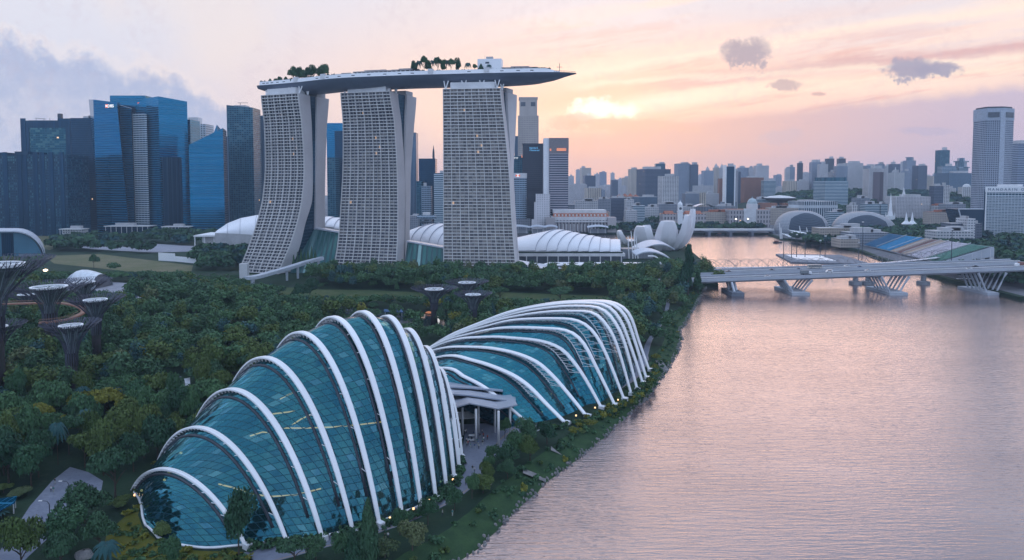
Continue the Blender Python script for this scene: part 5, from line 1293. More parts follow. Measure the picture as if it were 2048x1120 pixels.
# lattice of small shades below
# --- vehicles
def vehicle(kind, px, Y, zf, mat, label, group='vehicles on the road bridges', face=1):
    x = xat(px, Y, 14); z = zf(x)+.02
    cat = {'car': 'car', 'van': 'van', 'bus': 'bus', 'truck': 'truck'}[kind]
    root = empty({'car': 'car', 'van': 'van', 'bus': 'bus', 'truck': 'truck'}[kind], (x, Y, z), label, cat, group)
    L, Wd, H = {'car': (4.5, 1.8, 1.45), 'van': (5.4, 2.0, 2.3), 'bus': (12, 2.5, 3.2), 'truck': (9, 2.5, 3.4)}[kind]
    f = face
    def prof(pts, y0, y1, name, m):
        b = MB(); A = [(x+f*a*L, Y+y0, z+h*H) for a, h in pts]; B = [(x+f*a*L, Y+y1, z+h*H) for a, h in pts]; n = len(pts)
        b.add(A); b.add(B[::-1])
        for i in range(n): b.add([A[i], A[(i+1) % n], B[(i+1) % n], B[i]])
        return b.build(name, m, root)
    w = Wd/2
    if kind == 'car':
        prof([(-.5, .2), (.5, .2), (.5, .5), (.42, .56), (.2, .62), (-.34, .64), (-.48, .6)], -w, w, 'body', mat)
        prof([(-.36, .64), (.2, .62), (.08, .96), (-.2, 1.0)], -w*.86, w*.86, 'cabin', DARKG); prof([(-.2, .99), (.08, .95), (.07, 1.01), (-.19, 1.03)], -w*.84, w*.84, 'roof', mat)
    elif kind == 'van':
        prof([(-.5, .15), (.5, .15), (.5, .45), (.36, .6), (.24, 1), (-.5, 1)], -w, w, 'body', mat); prof([(-.3, .55), (.33, .55), (.22, .9), (-.3, .9)], -w-.02, w+.02, 'windows', DARKG)
    elif kind == 'bus':
        prof([(-.5, .1), (.5, .1), (.5, .95), (.48, 1), (-.48, 1), (-.5, .95)], -w, w, 'body', mat); prof([(-.47, .45), (.48, .45), (.48, .82), (-.47, .82)], -w-.02, w+.02, 'windows', DARKG)
    else:
        prof([(.22, .15), (.5, .15), (.5, .5), (.44, .75), (.22, .75)], -w, w, 'cab', WHITE); prof([(-.5, .25), (.2, .25), (.2, 1), (-.5, 1)], -w, w, 'cargo_box', mat); prof([(-.5, .12), (.22, .12), (.22, .24), (-.5, .24)], -w*.8, w*.8, 'chassis', DARK)
    for a in (-.3, .3):
        for y in (-w, w-.25):
            b = MB(); rr = .33 if kind == 'car' else .42; cx = x+f*a*L
            A = [(cx+rr*math.cos(j*.7854), Y+y, z+rr+rr*math.sin(j*.7854)) for j in range(8)]; B = [(p[0], Y+y+.25, p[2]) for p in A]
            b.add(A[::-1]); b.add(B)
            for j in range(8): b.add([A[j], A[(j+1) % 8], B[(j+1) % 8], B[j]])
            b.build('wheel', DARK, root)
    return root
CW = plain('car_white', (.75, .75, .77), .25, .1, 0, 1, spec=.6); CD = plain('car_dark', (.03, .035, .05), .25, .2, 0, 1, spec=.6); CB = plain('car_blue', (.03, .12, .28), .25, .2, 0, 1, spec=.6); CR = plain('cargo_brown', (.22, .10, .08), .6, 0, .1, 1)
for k, px, Y, m, lab, f in [('car', 1535, 554, CW, 'white car leftmost on the near road bridge', 1), ('truck', 1612, 560, plain('mixer_grey', (.2, .22, .24), .6), 'dark grey truck on the near bridge over the left V-pier', 1), ('van', 1658, 566, CW, 'white van on the near bridge between the first two V-piers', -1),
                             ('car', 1938, 554, CW, 'white car on the near bridge just left of the right V-pier', 1), ('car', 1950, 566, CD, 'dark car on the near bridge beside the white one near the right V-pier', -1), ('truck', 2041, 562, CR, 'brown box truck at the right end of the near bridge', -1), ('car', 1735, 566, CW, 'white car in the far lane of the near bridge above the middle V-pier', -1)]:
    vehicle(k, px, Y, ZB1, m, lab, face=f)
for k, px, Y, m, lab, f in [('bus', 1629, 604, plain('bus_cream', (.55, .5, .45), .4), 'cream bus on the rear road bridge', 1), ('car', 1598, 598, CB, 'blue car behind the bus on the rear road bridge', 1), ('car', 1544, 598, CD, 'dark car on the left half of the rear road bridge', 1), ('car', 1720, 598, CB, 'blue car on the rear bridge right of the cream bus', 1),
                             ('car', 1693, 608, CW, 'white car in the far lane of the rear bridge right of the bus', -1), ('car', 1457, 598, CD, 'small dark car at the left end of the rear road bridge', -1)]:
    vehicle(k, px, Y, ZB2, m, lab, face=f)
# --- floating platform, masts and the colourful stand
a, c_ = gnd(1590, 521, 1), gnd(1730, 528, 1)
root = empty('floating_platform', a, 'flat floating stage platform with white covers in front of the coloured stand', 'platform')
b = MB(); b.prism([(a.x-12, 770), (c_.x+6, 750), (c_.x+18, 850), (a.x+5, 860)], .1, 1.6); b.build('deck', BRD, root)
b = MB(); b.prism([(a.x+4, 792), (c_.x-22, 776), (c_.x-14, 832), (a.x+10, 842)], 1.65, 2.4); b.build('white_cover', WHITE, root)
for k, (px, yt) in enumerate([(1567, 470), (1583, 466), (1593, 470), (1610, 468), (1650, 473), (1717, 486), (1724, 445), (1640, 482), (1902, 460)]):
    Y = 815 if px < 1700 else (790 if px < 1800 else 700); x = xat(px, Y, 2); t = zat(yt, Y)
    root = empty('light_mast', (x, Y, 1), ['thin dark light mast, leftmost on the floating platform', 'thin dark mast second from the left on the platform', 'thin dark mast standing close right of the second one', 'thin dark mast at the left corner of the white covers', 'thin dark mast behind the middle of the white covers', 'short dark mast at the right end of the platform', 'tall dark mast in front of the left end of the stand', 'lattice scaffold mast on the platform', 'tall dark mast in front of the green seats of the stand'][k], 'mast', 'masts around the floating platform')
    b = MB(); b.tube([(x, Y, 1), (x, Y, t)], [.45, .3], 5); b.build('pole', DARK, root); b = MB(); b.box((x, Y, t), (2.2, .6, 1.2)); b.build('lamp_head', PALE, root)
def stand():
    lo0, lo1, hi0, hi1 = Vector((489, 948, 6)), Vector((457, 727, 6)), Vector((503, 905, 25)), Vector((501, 706, 25))
    lo0 = at(1728, 489, 948); lo1 = at(1882, 525.5, 727); hi0 = at(1779, 467, 905); hi1 = at(1988, 494, 708)
    root = empty('spectator_stand', (490, 820, 3), 'large sloping spectator stand with blue, tan, white and green seats', 'stand')
    bands = [(0, .2, (.02, .17, .34)), (.2, .4, (.02, .32, .6)), (.4, .49, (.55, .43, .36)), (.49, .55, (.26, .13, .12)), (.55, .63, (.55, .43, .36)), (.63, .82, (.6, .57, .65)), (.82, .97, (.10, .27, .22))]
    RW = 20
    for i, (t0, t1, c) in enumerate(bands):
        m = plain('seats_'+('navy', 'blue', 'tan', 'maroon', 'sand', 'lilac', 'green')[i], c, .6, 0, .15, .3)
        b = MB()
        for k in range(RW):
            def P(t, f): return lo0.lerp(lo1, t).lerp(hi0.lerp(hi1, t), f)
            a, d_, e, g = P(t0+.004, k/RW), P(t1-.004, k/RW), P(t1-.004, (k+1)/RW), P(t0+.004, (k+1)/RW)
            up = Vector((0, 0, (e.z-d_.z)*.7)); e2, g2 = Vector((e.x, e.y, d_.z)), Vector((g.x, g.y, a.z))
            b.add([a+up, d_+up, e2+up, g2+up]); b.add([a, d_, d_+up, a+up])
        b.build('seat_block', m, root)
    b = MB(); dn = Vector((0, 0, -1.0))
    b.add([lo0+dn, lo1+dn, hi1+dn, hi0+dn]); b.build('slab', BRC, root)
    b = MB(); b.add([Vector((lo1.x, lo1.y, 3)), Vector((hi1.x, hi1.y, 14)), hi1+Vector((0, 0, .5)), lo1+Vector((0, 0, .4))]); b.add([hi0, hi1, Vector((hi1.x, hi1.y, 17)), Vector((hi0.x, hi0.y, 17))]); b.build('side_wall', BRC, root)
    for f in (.45, .63, .8, .97):
        p = lo1.lerp(hi1, f); q = MB(); q.box((p.x+.5, p.y+1.5, 3), (4, 2, p.z-4.2)); q.build('column', PALE, root)
    lines = MB()
    for t in (.2, .36, .47, .56, .63, .72, .82):
        lines.tube([lo0.lerp(lo1, t)+Vector((0, 0, 1.4)), hi0.lerp(hi1, t)+Vector((0, 0, 1.2))], .35, 4)
    lines.build('aisles', PALE, root)
stand()
# --- the two spiky theatre shells
def fac_spiky():
    m, nt, b = new_mat('spiky_cladding')
    u, v, _ = sep(nt, tex(nt, 'UV'))
    t = ((u/2.4+(v/2.6).floor()*.5).fract()-.5).abs()+((v/2.6).fract()-.5).abs()
    c = mixc(nt, t.ss(.3, .75), (.40, .42, .46, 1), (.16, .18, .22, 1)); nt.links.new(c.k, b.inputs['Base Color']); b.inputs['Roughness'].default_value = .45; b.inputs['Metallic'].default_value = .35
    nt.links.new(bumpn(nt, t, .8, .8).k, b.inputs['Normal']); return m
SPIKY = fac_spiky()
def shell(px0, px1, yt, D, label, dark, asym):
    x0, x1 = xat(px0, D, 10), xat(px1, D, 10); c = Vector(((x0+x1)/2, D+25, 9)); rx = (x1-x0)/2; h = zat(yt, D+22)-9
    root = empty('spiky_dome', c, label, 'concert hall', 'spiky glass shell theatres'); n = 44
    def P(a, e, k=1.0):
        hh = h*(1-asym*max(0, math.cos(a))*.55*math.cos(e)); q = math.cos(e)**.75
        return Vector((c.x+rx*k*math.cos(a)*q, c.y+34*k*math.sin(a)*q, c.z+hh*k*math.sin(e)))
    rows = [[P(2*math.pi*i/n, e*math.pi/24) for i in range(n+1)] for e in range(13)]
    uv = [[(i*4.8, e*4.3) for i in range(n+1)] for e in range(13)]
    b = MB(); b.grid(rows, 0, uv); b.build('spiky_cladding', SPIKY, root, smooth=True)
    a0, a1, e1 = dark; rr = [[P(-math.pi/2+R(a0+(a1-a0)*i/14), R(e1)*(e/8)*(math.sin(math.pi*(.12+.76*i/14))**.5), 1.012) for i in range(15)] for e in range(9)]
    b = MB(); b.grid(rr, 0, [[(i*3, e*3) for i in range(15)] for e in range(9)]); b.build('glass_front', DGLS2, root, smooth=True)
    b = MB(); b.prism([(c.x+rx*1.06*math.cos(2*math.pi*i/24), c.y+38*math.sin(2*math.pi*i/24)) for i in range(24)], 3, 10); b.build('podium', LOWG, root)
DGLS2 = F_('dark_louvres', (.07, .09, .12), (.05, .07, .10), 2.2, 30, .5, 1, .4, .25, .3, 0)
shell(1560, 1669, 421, 1190, 'left spiky shell theatre dome, symmetrical with a dark louvred front', (-42, 42, 62), .1)
shell(1678, 1806, 422.5, 1180, 'right spiky shell theatre dome, long and sloping down to the right', (-48, 30, 55), .45)
def civic():
    # long waterfront bridge with light arches
    root = empty('arched_bridge', (390, 1212, 0), 'low arched road bridge crossing the far end of the bay', 'bridge')
    x0, x1 = xat(1374, 1205), xat(1546, 1205); z = zat(459, 1205)
    b = MB(); b.obox((x0, 1200, z-1.6), (x1-x0, 0, 0), (0, 16, 0), (0, 0, 2.6)); b.build('deck', PALE, root)
    n = 4
    for k in range(n+1):
        x = x0+(x1-x0)*k/n; b = MB(); b.prism([(x-2.2, 1199), (x+2.2, 1199), (x+2.2, 1217), (x-2.2, 1217)], -1, z-1.65); b.build('pier', BRD, root)
    for k in range(n):
        xa, xb = x0+(x1-x0)*k/n+2.3, x0+(x1-x0)*(k+1)/n-2.3; b = MB(); rows = []
        for i in range(9): t = i/8; x = xa+(xb-xa)*t; zz = z-1.65-(2*t-1)**2*3.6; rows.append([(x, 1199.5, zz), (x, 1199.5, z-1.6), (x, 1216, z-1.6), (x, 1216, zz)])
        b.grid(rows); b.build('arch', BRD, root)
    # white sail roofs on the right shore
    root = empty('sail_tents', gnd(1580, 478), 'white tensile sail tents with a tall white mast on the right shore of the bay', 'tent')
    for pts, Y in (([(1562, 466), (1576, 469), (1590, 476), (1580, 478)], 1095), ([(1575, 459), (1600, 463), (1615, 466), (1606, 472)], 1090)):
        v = [at(px, py, Y+i % 2*10) for i, (px, py) in enumerate(pts)]; c = sum(v, Vector())/4+Vector((0, 0, -1)); b = MB()
        for i in range(4): b.add([v[i], v[(i+1) % 4], c]); b.add([c-Vector((0, 0, .3)), v[(i+1) % 4]-Vector((0, 0, .3)), v[i]-Vector((0, 0, .3))])
        b.build('sail', WHITE, root)
    for px, yt, yb in ((1559, 446, 478), (1562, 455, 478), (1599, 452, 466), (1613, 455, 466)):
        b = MB(); b.tube([at(px+2, yb, 1093), at(px, yt, 1093)], [1.0, .5], 6); b.build('mast', WHITE, root)
    # clock tower hall
    r, A, d, n_, z = bld(1326, 1412, 428, 1330, BANKS, 'long white neoclassical hall with a clock tower above the lotus museum', 30, plant=0, roof=ROOFR, name='town_hall')
    x = xat(1359, 1328); b = MB(); b.box((x, 1326, 3), (9, 9, 34)); b.box((x, 1326, 37), (10.5, 10.5, 1.5)); b.box((x, 1326, 38.5), (8, 8, 11)); b.lathe([(5, 49.5), (4.4, 53), (2.5, 55.5), (.8, 57), (.2, 60)], (x, 1326, 0), 12); b.build('clock_tower', WHITE, r)
    b = MB(); b.lathe([(2.6, 0), (2.6, .3)], (0, 0, 0), 16); v = [(x+p[0], 1321.6-p[2], 43.5+p[1]) for p in b.v]; b.v = v; b.build('clock_face', DARKG, r)
    for px0, px1 in ((1330, 1348), (1372, 1404)):
        b = MB(); xa, xb = xat(px0, 1330), xat(px1, 1330); zt = z; b.add([(xa, 1331, zt), (xb, 1331, zt), (xb, 1342, zt+6), (xa, 1342, zt+6)]); b.add([(xa, 1342, zt+6), (xb, 1342, zt+6), (xb, 1355, zt), (xa, 1355, zt)]); b.add([(xa, 1331, zt), (xa, 1342, zt+6), (xa, 1355, zt)]); b.add([(xb, 1331, zt), (xb, 1355, zt), (xb, 1342, zt+6)]); b.build('tiled_roof', ROOFR, r)
    # domed gallery
    r, A, d, n_, z = bld(1459, 1541, 419, 1380, BANKS, 'grey stone gallery with columns and a pale blue dome', 40, plant=0, roof=ROOFR, name='gallery')
    x = xat(1504, 1390); b = MB(); b.lathe([(11, z-3), (11, z+11), (9.5, z+11.5)], (x, 1392, 0), 16); b.build('drum', PALE, r)
    b = MB(); b.lathe([(9.6, z+11.6), (9.3, z+15), (7.5, z+19), (4.5, z+21.5), (1, z+22.6), (.8, z+26)], (x, 1392, 0), 18); b.build('dome', plain('dome_copper', (.38, .46, .5), .5), r)
    b = MB(); b.obox(Vector((xat(1487, 1378), 1376, 3)), (24, 0, 0), (0, 3, 0), (0, 0, z-1)); b.build('portico', PALE, r)
    # disc-topped court
    q = Vector((xat(1565, 1560), 1580, 3)); z = zat(398, 1560)-3; root = empty('disc_building', q, 'dark court building topped by a pale saucer-shaped disc', 'court house')
    b = MB(); b.lathe([(10, 0), (10, z-8), (20, z-6), (35, z), (36, z+2.5), (20, z+6.5), (.2, z+8.5)], q, 36); o = b.build('saucer', [DARKG, PALE], root)
    for p in o.data.polygons:
        if p.center.z > z+2: p.material_index = 1
    for x0, x1 in ((1523, 1554), (1566, 1598)):
        b = MB(); xa, xb = xat(x0, 1540), xat(x1, 1540); b.obox(Vector((xa, 1540, 3)), (xb-xa, 0, 0), (0, 25, 0), (0, 0, zat(406, 1540)-3)); b.build('red_block', REDB, root)
    b = MB(); b.obox(Vector((xat(1521, 1545), 1552, 3)), (xat(1600, 1545)-xat(1521, 1545), 0, 0), (0, 40, 0), (0, 0, zat(410, 1545)-3)); b.build('dark_block', DGLS, root)
    # church
    q = Vector((xat(1780, 1420), 1420, 3)); root = empty('church', q, 'white church with a tall thin spire rising from the trees', 'church')
    b = MB(); b.box(q, (13, 13, 22)); b.build('tower', WHITE, root); zt = zat(386, 1420)
    b = MB(); b.lathe([(6, 22), (3.6, 32), (.15, zt-3)], q, 8); b.build('spire', WHITE, root)
    for s in (-1, 1):
        for t in (-1, 1): b = MB(); b.lathe([(1, 20), (1, 24), (.1, 30)], (q.x+s*6, q.y+t*6, 3), 5); b.build('pinnacle', WHITE, root)
    b = MB(); b.obox(q+Vector((8, -6, 0)), (38, 8, 0), (-3, 14, 0), (0, 0, 12)); b.build('nave', WHITE, root)
    for px in (1812, 1824):
        x = xat(px, 1330); root = empty('tent_spire', (x, 1330, 3), 'small white pointed pavilion roof among the dark trees, '+('left' if px == 1812 else 'right')+' of a pair', 'pavilion', 'pair of white pointed pavilion roofs')
        b = MB(); b.lathe([(9, 10), (3, 16), (.2, zat(424, 1330)-3)], (x, 1330, 3), 8); b.build('pointed_roof', WHITE, root)
        b = MB(); b.box((x, 1330, 3), (11, 11, 10)); b.build('wall', LOWW, root)
    # rounded blue glass roof beside the lettered hotel
    x0, x1 = xat(1915, 1160), xat(1976, 1160); root = empty('barrel_roof_hall', ((x0+x1)/2, 1170, 3), 'blue barrel-roofed glass hall left of the lettered hotel', 'hall')
    b = MB(); rows = []
    for i in range(9): a = math.pi*i/8*.5; rows.append([(x0+12*(1-math.cos(math.pi/2-a)) if False else x0+14*(1-math.sin(a)), 1160+30*(1-math.cos(a)) if False else 1160, 3+zat(422, 1160)*math.sin(a)) , (x1, 1160, 3+zat(422, 1160)*math.sin(a))])
    b.grid(rows); b.grid([[(p[0][0], 1160, p[0][2]), (p[0][0]+3, 1200, p[0][2])] for p in rows]); b.grid([[rows[-1][0], rows[-1][1]], [(rows[-1][0][0], 1200, rows[-1][0][2]), (rows[-1][1][0], 1200, rows[-1][1][2])]]); b.build('glass_front', BL3, root)
    b = MB(); b.tube([Vector(p[0])+Vector((0, -.5, .2)) for p in rows]+[Vector(rows[-1][1])+Vector((0, -.5, .2))], 1.0, 5); b.build('roof_edge', PALE2, root)
    # big terracotta-roofed market block
    r, A, d, n_, z = bld(1231, 1280, 393, 1900, LOWB, 'wide building with stepped terracotta pyramid roofs in the middle distance', 50, plant=0, roof=ROOFR, name='roofed_block')
    for f in (.05, .28, .5, .72):
        p = A+d*f; b = MB(); s = d.length*.24; hh = 9 if f in (.28, .5) else 6
        b.lathe([(s*.72, 0), (.3, hh)], (p.x+s*.5, p.y+s*.5, z), 4, rz=R(45)); b.build('pyramid_roof', ROOFR, r)
    # stations of arched canopies, low halls, sea wall houses
    LOWS = [(1115, 1150, 409, 1450, LOWG, 'grey flat-roofed block directly behind the neoclassical hotel, left part'), (1150, 1196, 402, 1500, LOWW, 'wide pale block behind the neoclassical hotel'), (1196, 1222, 398, 1560, LOWG, 'grey banded block right behind the neoclassical hotel'),
            (1220, 1252, 396, 1650, DGLS, 'dark flat office below the terracotta pyramid roofs'), (1252, 1268, 399, 1600, LOWW, 'small pale block left of the dark podium'), (1267, 1290, 411, 1480, HBND, 'pale cyan-sided block among low roofs'), (1290, 1318, 414, 1500, LOWW, 'cream low block right of the cyan-sided one'),
            (1252, 1275, 421, 1420, LOWW, 'stepped white low house group above the quay trees'), (1318, 1366, 408, 1560, LOWG, 'multi-deck grey car park with white bands behind the clock tower'), (1366, 1388, 413, 1540, LOWW, 'low white block right of the clock tower'),
            (1436, 1470, 412, 1560, LOWG, 'long grey flat-roofed hall under the dark blue slim tower'), (1540, 1600, 416, 1470, LOWB, 'yellowish side wing right of the domed gallery'), (1598, 1612, 404, 1500, LOWG, 'grey plain block left of the colonnaded building'),
            (1512, 1540, 398, 1620, HBND, 'white-banded office right of the pale blue dome'), (1662, 1690, 424, 1330, HBND, 'pale angled block between the two spiky domes'), (1705, 1716, 410, 1450, RES4, 'tiny white house cube by the wooded hill'), (1714, 1740, 396, 1600, LOWG, 'dull grey block left of the brown-panelled tower'),
            (1732, 1760, 408, 1500, HBND, 'pale low podium left under the brown-panelled tower'), (1762, 1776, 408, 1500, HBND, 'pale low podium right under the brown-panelled tower'), (1870, 1898, 411, 1480, RES4, 'white block with red roof edge below the dark small office'), (1862, 1912, 424, 1380, LOWB, 'low houses with tiled roofs in the trees right of the church'),
            (1640, 1735, 456, 1020, LOWB, 'long brownish two-storey block in front of the right spiky dome'), (1700, 1780, 465, 960, LOWG, 'low grey block left of the coloured stand'), (1682, 1722, 478, 930, LOWB, 'low orange-lit pavilion at the left end of the stand'), (1875, 1950, 462, 900, LOWW, 'pale control building behind the coloured stand'), (1905, 1966, 447, 1000, BRD_, 'flat dark-roofed block left of the lettered hotel'),
            (1893, 1932, 408, 1420, LOWG, 'row of low grey roofs below the ridge houses'), (1936, 1952, 437, 990, LOWW, 'small white stair block on the dark-roofed building'), (1174, 1220, 424, 1400, LOWB, 'low brownish shophouses right of the neoclassical hotel'), (1412, 1460, 424, 1400, LOWB, 'low tiled-roof houses between clock hall and domed gallery')]
    for x0, x1, yt, Y, m, lab in LOWS:
        bld(x0, x1, yt, Y, m, lab, depth=26, plant=2, roof=ROOFR if 'tiled' in lab or 'shophouse' in lab or 'red roof' in lab else GREY, group='low city blocks behind the bay')
    for px0, px1, y, lab in ((1392, 1428, 408, 'pale arched station roof below the apartment row'), (1175, 1205, 404, 'reddish rounded tent roof behind the neoclassical hotel')):
        a, c = at(px0, y, 1560), at(px1, y, 1560); root = empty('arched_roof', (a+c)*.5, lab, 'roof'); b = MB(); rows = []
        for i in range(9): t = i/8; p = a.lerp(c, t); rows.append([(p.x, 1560, p.z-6+6*math.sin(math.pi*t)), (p.x, 1590, p.z-6+6*math.sin(math.pi*t))])
        b.grid(rows); b.build('roof', PALE2 if px0 > 1300 else ROOFR, root); b = MB(); b.obox(Vector((a.x, 1561, 3)), (c.x-a.x, 0, 0), (0, 28, 0), (0, 0, a.z-9.1)); b.build('wall', LOWG, root)
BRD_ = F_('dark_low_block', (.12, .14, .18), (.06, .08, .11), 4, 4, .4, .7, .3, .3, .5, 0)
civic()
# random low roofs filling the streets further off
FILL = [LOWW, LOWG, LOWB, RES1, RES3, RES2]
rg = random.Random(77)
fills = 0
for k in range(150):
    px = rg.uniform(1120, 1970); Y = rg.uniform(1550, 4200)
    if Y < 2300 and 1555 < px < 1905: continue
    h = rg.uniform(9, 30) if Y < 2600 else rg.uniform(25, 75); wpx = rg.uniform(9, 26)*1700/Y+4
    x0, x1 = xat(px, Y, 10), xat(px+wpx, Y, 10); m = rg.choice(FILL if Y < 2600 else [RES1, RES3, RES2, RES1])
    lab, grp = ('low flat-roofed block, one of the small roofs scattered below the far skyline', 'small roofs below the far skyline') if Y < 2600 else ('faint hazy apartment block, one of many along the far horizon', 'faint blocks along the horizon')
    root = empty('city_block', ((x0+x1)/2, Y, 3), lab, 'building', grp)
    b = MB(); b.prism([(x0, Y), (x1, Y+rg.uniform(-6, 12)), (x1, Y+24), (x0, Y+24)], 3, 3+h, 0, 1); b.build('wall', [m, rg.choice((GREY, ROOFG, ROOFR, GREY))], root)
    b = MB(); t = rg.uniform(.1, .5); b.box((x0+(x1-x0)*(.3+t*.5), Y+14, 3+h), ((x1-x0)*.3, 8, 3)); b.build('roof_plant', ROOFG, root)
# boats
for px, py, lab in ((1440, 470, 'small dark boat on the bay near the arched bridge'), (1554, 486, 'flat dark barge moored by the right shore of the bay')):
    p = gnd(px, py, 0); root = empty('boat', p, lab, 'boat'); b = MB()
    b.prism([(p.x-6, p.y-2), (p.x+5, p.y-2), (p.x+8, p.y), (p.x+5, p.y+2), (p.x-6, p.y+2)], -.3, 1.5); b.build('hull', DARK, root); b = MB(); b.box((p.x-1, p.y, 1.5), (6, 3, 2.2)); b.build('cabin', CR, root)
p = gnd(1925, 565, 0); root = empty('pontoon', p, 'long pale pontoon moored under the right end of the bridge', 'pontoon'); b = MB(); b.obox(p+Vector((-9, 0, .1)), (24, -2, 0), (1, 5, 0), (0, 0, 1.2)); b.build('deck', PALE2, root); b = MB(); b.obox(p+Vector((-4, 1, 1.3)), (12, -1, 0), (.5, 2.6, 0), (0, 0, 2.2)); b.build('cabin', WHITE, root)
# ------------------------------------------------------------------ gardens: lawns, paths, supertrees, trees, people, haze
import numpy as np
PX = lambda pts, z=3.0: [P2(x, y, z) for x, y in pts]
FIELD = PX([(88, 512), (200, 508), (320, 523), (386, 531), (382, 546), (300, 548), (240, 541), (108, 527)])
MEADOW = PX([(545, 573), (640, 579), (760, 581), (885, 587), (890, 604), (760, 602), (640, 600), (570, 592)])
MEADOW2 = PX([(985, 584), (1100, 588), (1215, 592), (1225, 602), (1110, 604), (1000, 600)])
PLAZA = PX([(-30, 1140), (16, 1080), (60, 1012), (104, 962), (140, 934), (176, 944), (206, 962), (202, 984), (186, 988), (150, 1012), (112, 1062), (60, 1110), (30, 1140)])
FORE = PX([(925, 900), (930, 862), (900, 850), (985, 846), (1075, 848), (1062, 862), (1012, 888), (988, 922), (965, 950), (940, 935)])
MOUND = PX([(282, 1008), (262, 1022), (214, 1066), (205, 1104), (260, 1130), (520, 1130), (486, 1104), (400, 1102), (330, 1094), (286, 1058), (276, 1030)])
MOUND2 = PX([(262, 988), (300, 940), (345, 880), (356, 890), (318, 945), (280, 985)])
LAKE = PX([(640, 616), (780, 622), (905, 634), (890, 656), (780, 650), (650, 634)])
PARK = PX([(150, 494), (280, 486), (390, 492), (388, 503), (300, 505), (180, 498)])
YARD = PX([(300, 800), (325, 765), (362, 752), (385, 790), (380, 812), (330, 815)])
CTR = [P2(x, y) for x, y in ((470, 1150), (560, 1130), (640, 1107), (730, 1083), (820, 1050), (890, 1014), (940, 972), (962, 930), (978, 893), (1015, 868), (1070, 849), (1130, 829), (1190, 803), (1238, 783), (1275, 752), (1290, 722), (1300, 690), (1330, 640), (1338, 600))]
wd = [7, 7, 7, 7, 7, 7.5, 9, 9, 10, 8, 7, 7, 7, 7, 5, 3, 2.6, 2.6, 6]
L_, R_ = [], []
for i in range(73):
    t = i/4; c = cr([Vector((p[0], p[1], 0)) for p in CTR], t); d = (cr([Vector((p[0], p[1], 0)) for p in CTR], min(18, t+.1))-cr([Vector((p[0], p[1], 0)) for p in CTR], max(0, t-.1))).normalized(); w = wd[min(18, int(t))]/2
    n = Vector((-d.y, d.x, 0)); L_.append((c+n*w)); R_.append((c-n*w))
PATHP = [tuple(p[:2]) for p in L_]+[tuple(p[:2]) for p in R_[::-1]]
def strip(name, A, B, z, mat):
    b = MB(); b.grid([[(a.x, a.y, z), (c.x, c.y, z)] for a, c in zip(B, A)]); return tag(b.build(name, mat), kind='structure')
strip('riverside_path', L_, R_, 3.03, PAVE2 := mat_ground('path_paving', (.16, .18, .24), (.20, .22, .28), (.13, .15, .2), .12, .8, .1))
k_ = [(c-(c-a)*.93) for a, c in zip(L_, R_)]
strip('path_edge_line', [r.lerp(l, .10) for l, r in zip(L_, R_)], [r.lerp(l, .06) for l, r in zip(L_, R_)], 3.04, mat_ground('path_line', (.30, .22, .18), (.34, .26, .2), (.2, .17, .15)))
sheet('lawn', FIELD, 3.03, LAWN); sheet('lawn', MEADOW, 3.03, LAWN2); sheet('lawn', MEADOW2, 3.03, LAWN2); sheet('lawn', PX([(70, 470), (125, 470), (130, 486), (100, 500), (84, 497)]), 3.03, LAWN)
sheet('plaza', PLAZA, 3.03, mat_ground('plaza_paving', (.15, .17, .23), (.21, .23, .29), (.11, .13, .18), .12, .8, .1)); sheet('forecourt', FORE, 3.036, PAVE2); sheet('yard', YARD, 3.03, PAVE2)
sheet('mound_grass', MOUND, 3.03, DRY); sheet('mound_grass', MOUND2, 3.03, DRY); sheet('car_park', PARK, 3.03, PAVE)
def mat_lake():
    m, nt, b = new_mat('lake_water'); b.inputs['Base Color'].default_value = (.02, .035, .045, 1); b.inputs['Roughness'].default_value = .12
    g = tex(nt, 'Object'); nt.links.new(bumpn(nt, noi(nt, g, .6, 3), .25, .3).k, b.inputs['Normal']); return m
sheet('lake', LAKE, 3.03, mat_lake())
VISR = PX([(112, 566), (230, 564), (330, 575), (345, 588), (290, 596), (245, 604), (125, 602)])
sheet('visitor_plaza', VISR, 3.03, PAVE)
for q in ([(925, 500)],): pass
steps = [(1126, 948), (1080, 985)]
for k, (a0, a1) in enumerate([((1046, 942), (1092, 960)), ((1102, 897), (1141, 914)), ((1317, 721), (1332, 742))]):
    a, c = gnd(*a0), gnd(a1[0], a1[1], .4); d = c-a; n = Vector((-d.y, d.x, 0)).normalized()*1.7
    b = MB()
    for i in range(7): p = a.lerp(c, i/7); q = a.lerp(c, (i+1)/7); b.add([p-n+Vector((0, 0, .12)), q-n+Vector((0, 0, .12)), q+n+Vector((0, 0, .12)), p+n+Vector((0, 0, .12))])
    tag(b.build('stone_ramp', ROCK), ['stone drain ramp down the bank, nearest the viewer', 'stone drain ramp down the bank beside the middle lawn patch', 'pale stone chute down the bank near the fanned white ribs'][k], 'ramp', 'stone ramps on the river bank')
rk = MB(); rg = random.Random(12)
for i in range(700):
    j = rg.randint(6, len(shore)-2); e = rg.random(); p = Vector((*shore[j], 0)).lerp(Vector((*shore[j+1], 0)), e).lerp(Vector((*bank_mid[j], .8)).lerp(Vector((*bank_mid[j+1], .8)), e), rg.uniform(-.1, .9)); r = rg.uniform(.2, .6); n = 5
    rings = [[(p.x+r*s*rg.uniform(.7, 1.2)*math.cos(6.283*q/n), p.y+r*s*rg.uniform(.7, 1.2)*math.sin(6.283*q/n), p.z+z) for q in range(n)] for s, z in ((1, -.3), (.8, .3), (.2, .5))]
    rk.grid([r_+[r_[0]] for r_ in rings])
tag(rk.build('shore_stones', ROCK), kind='stuff')

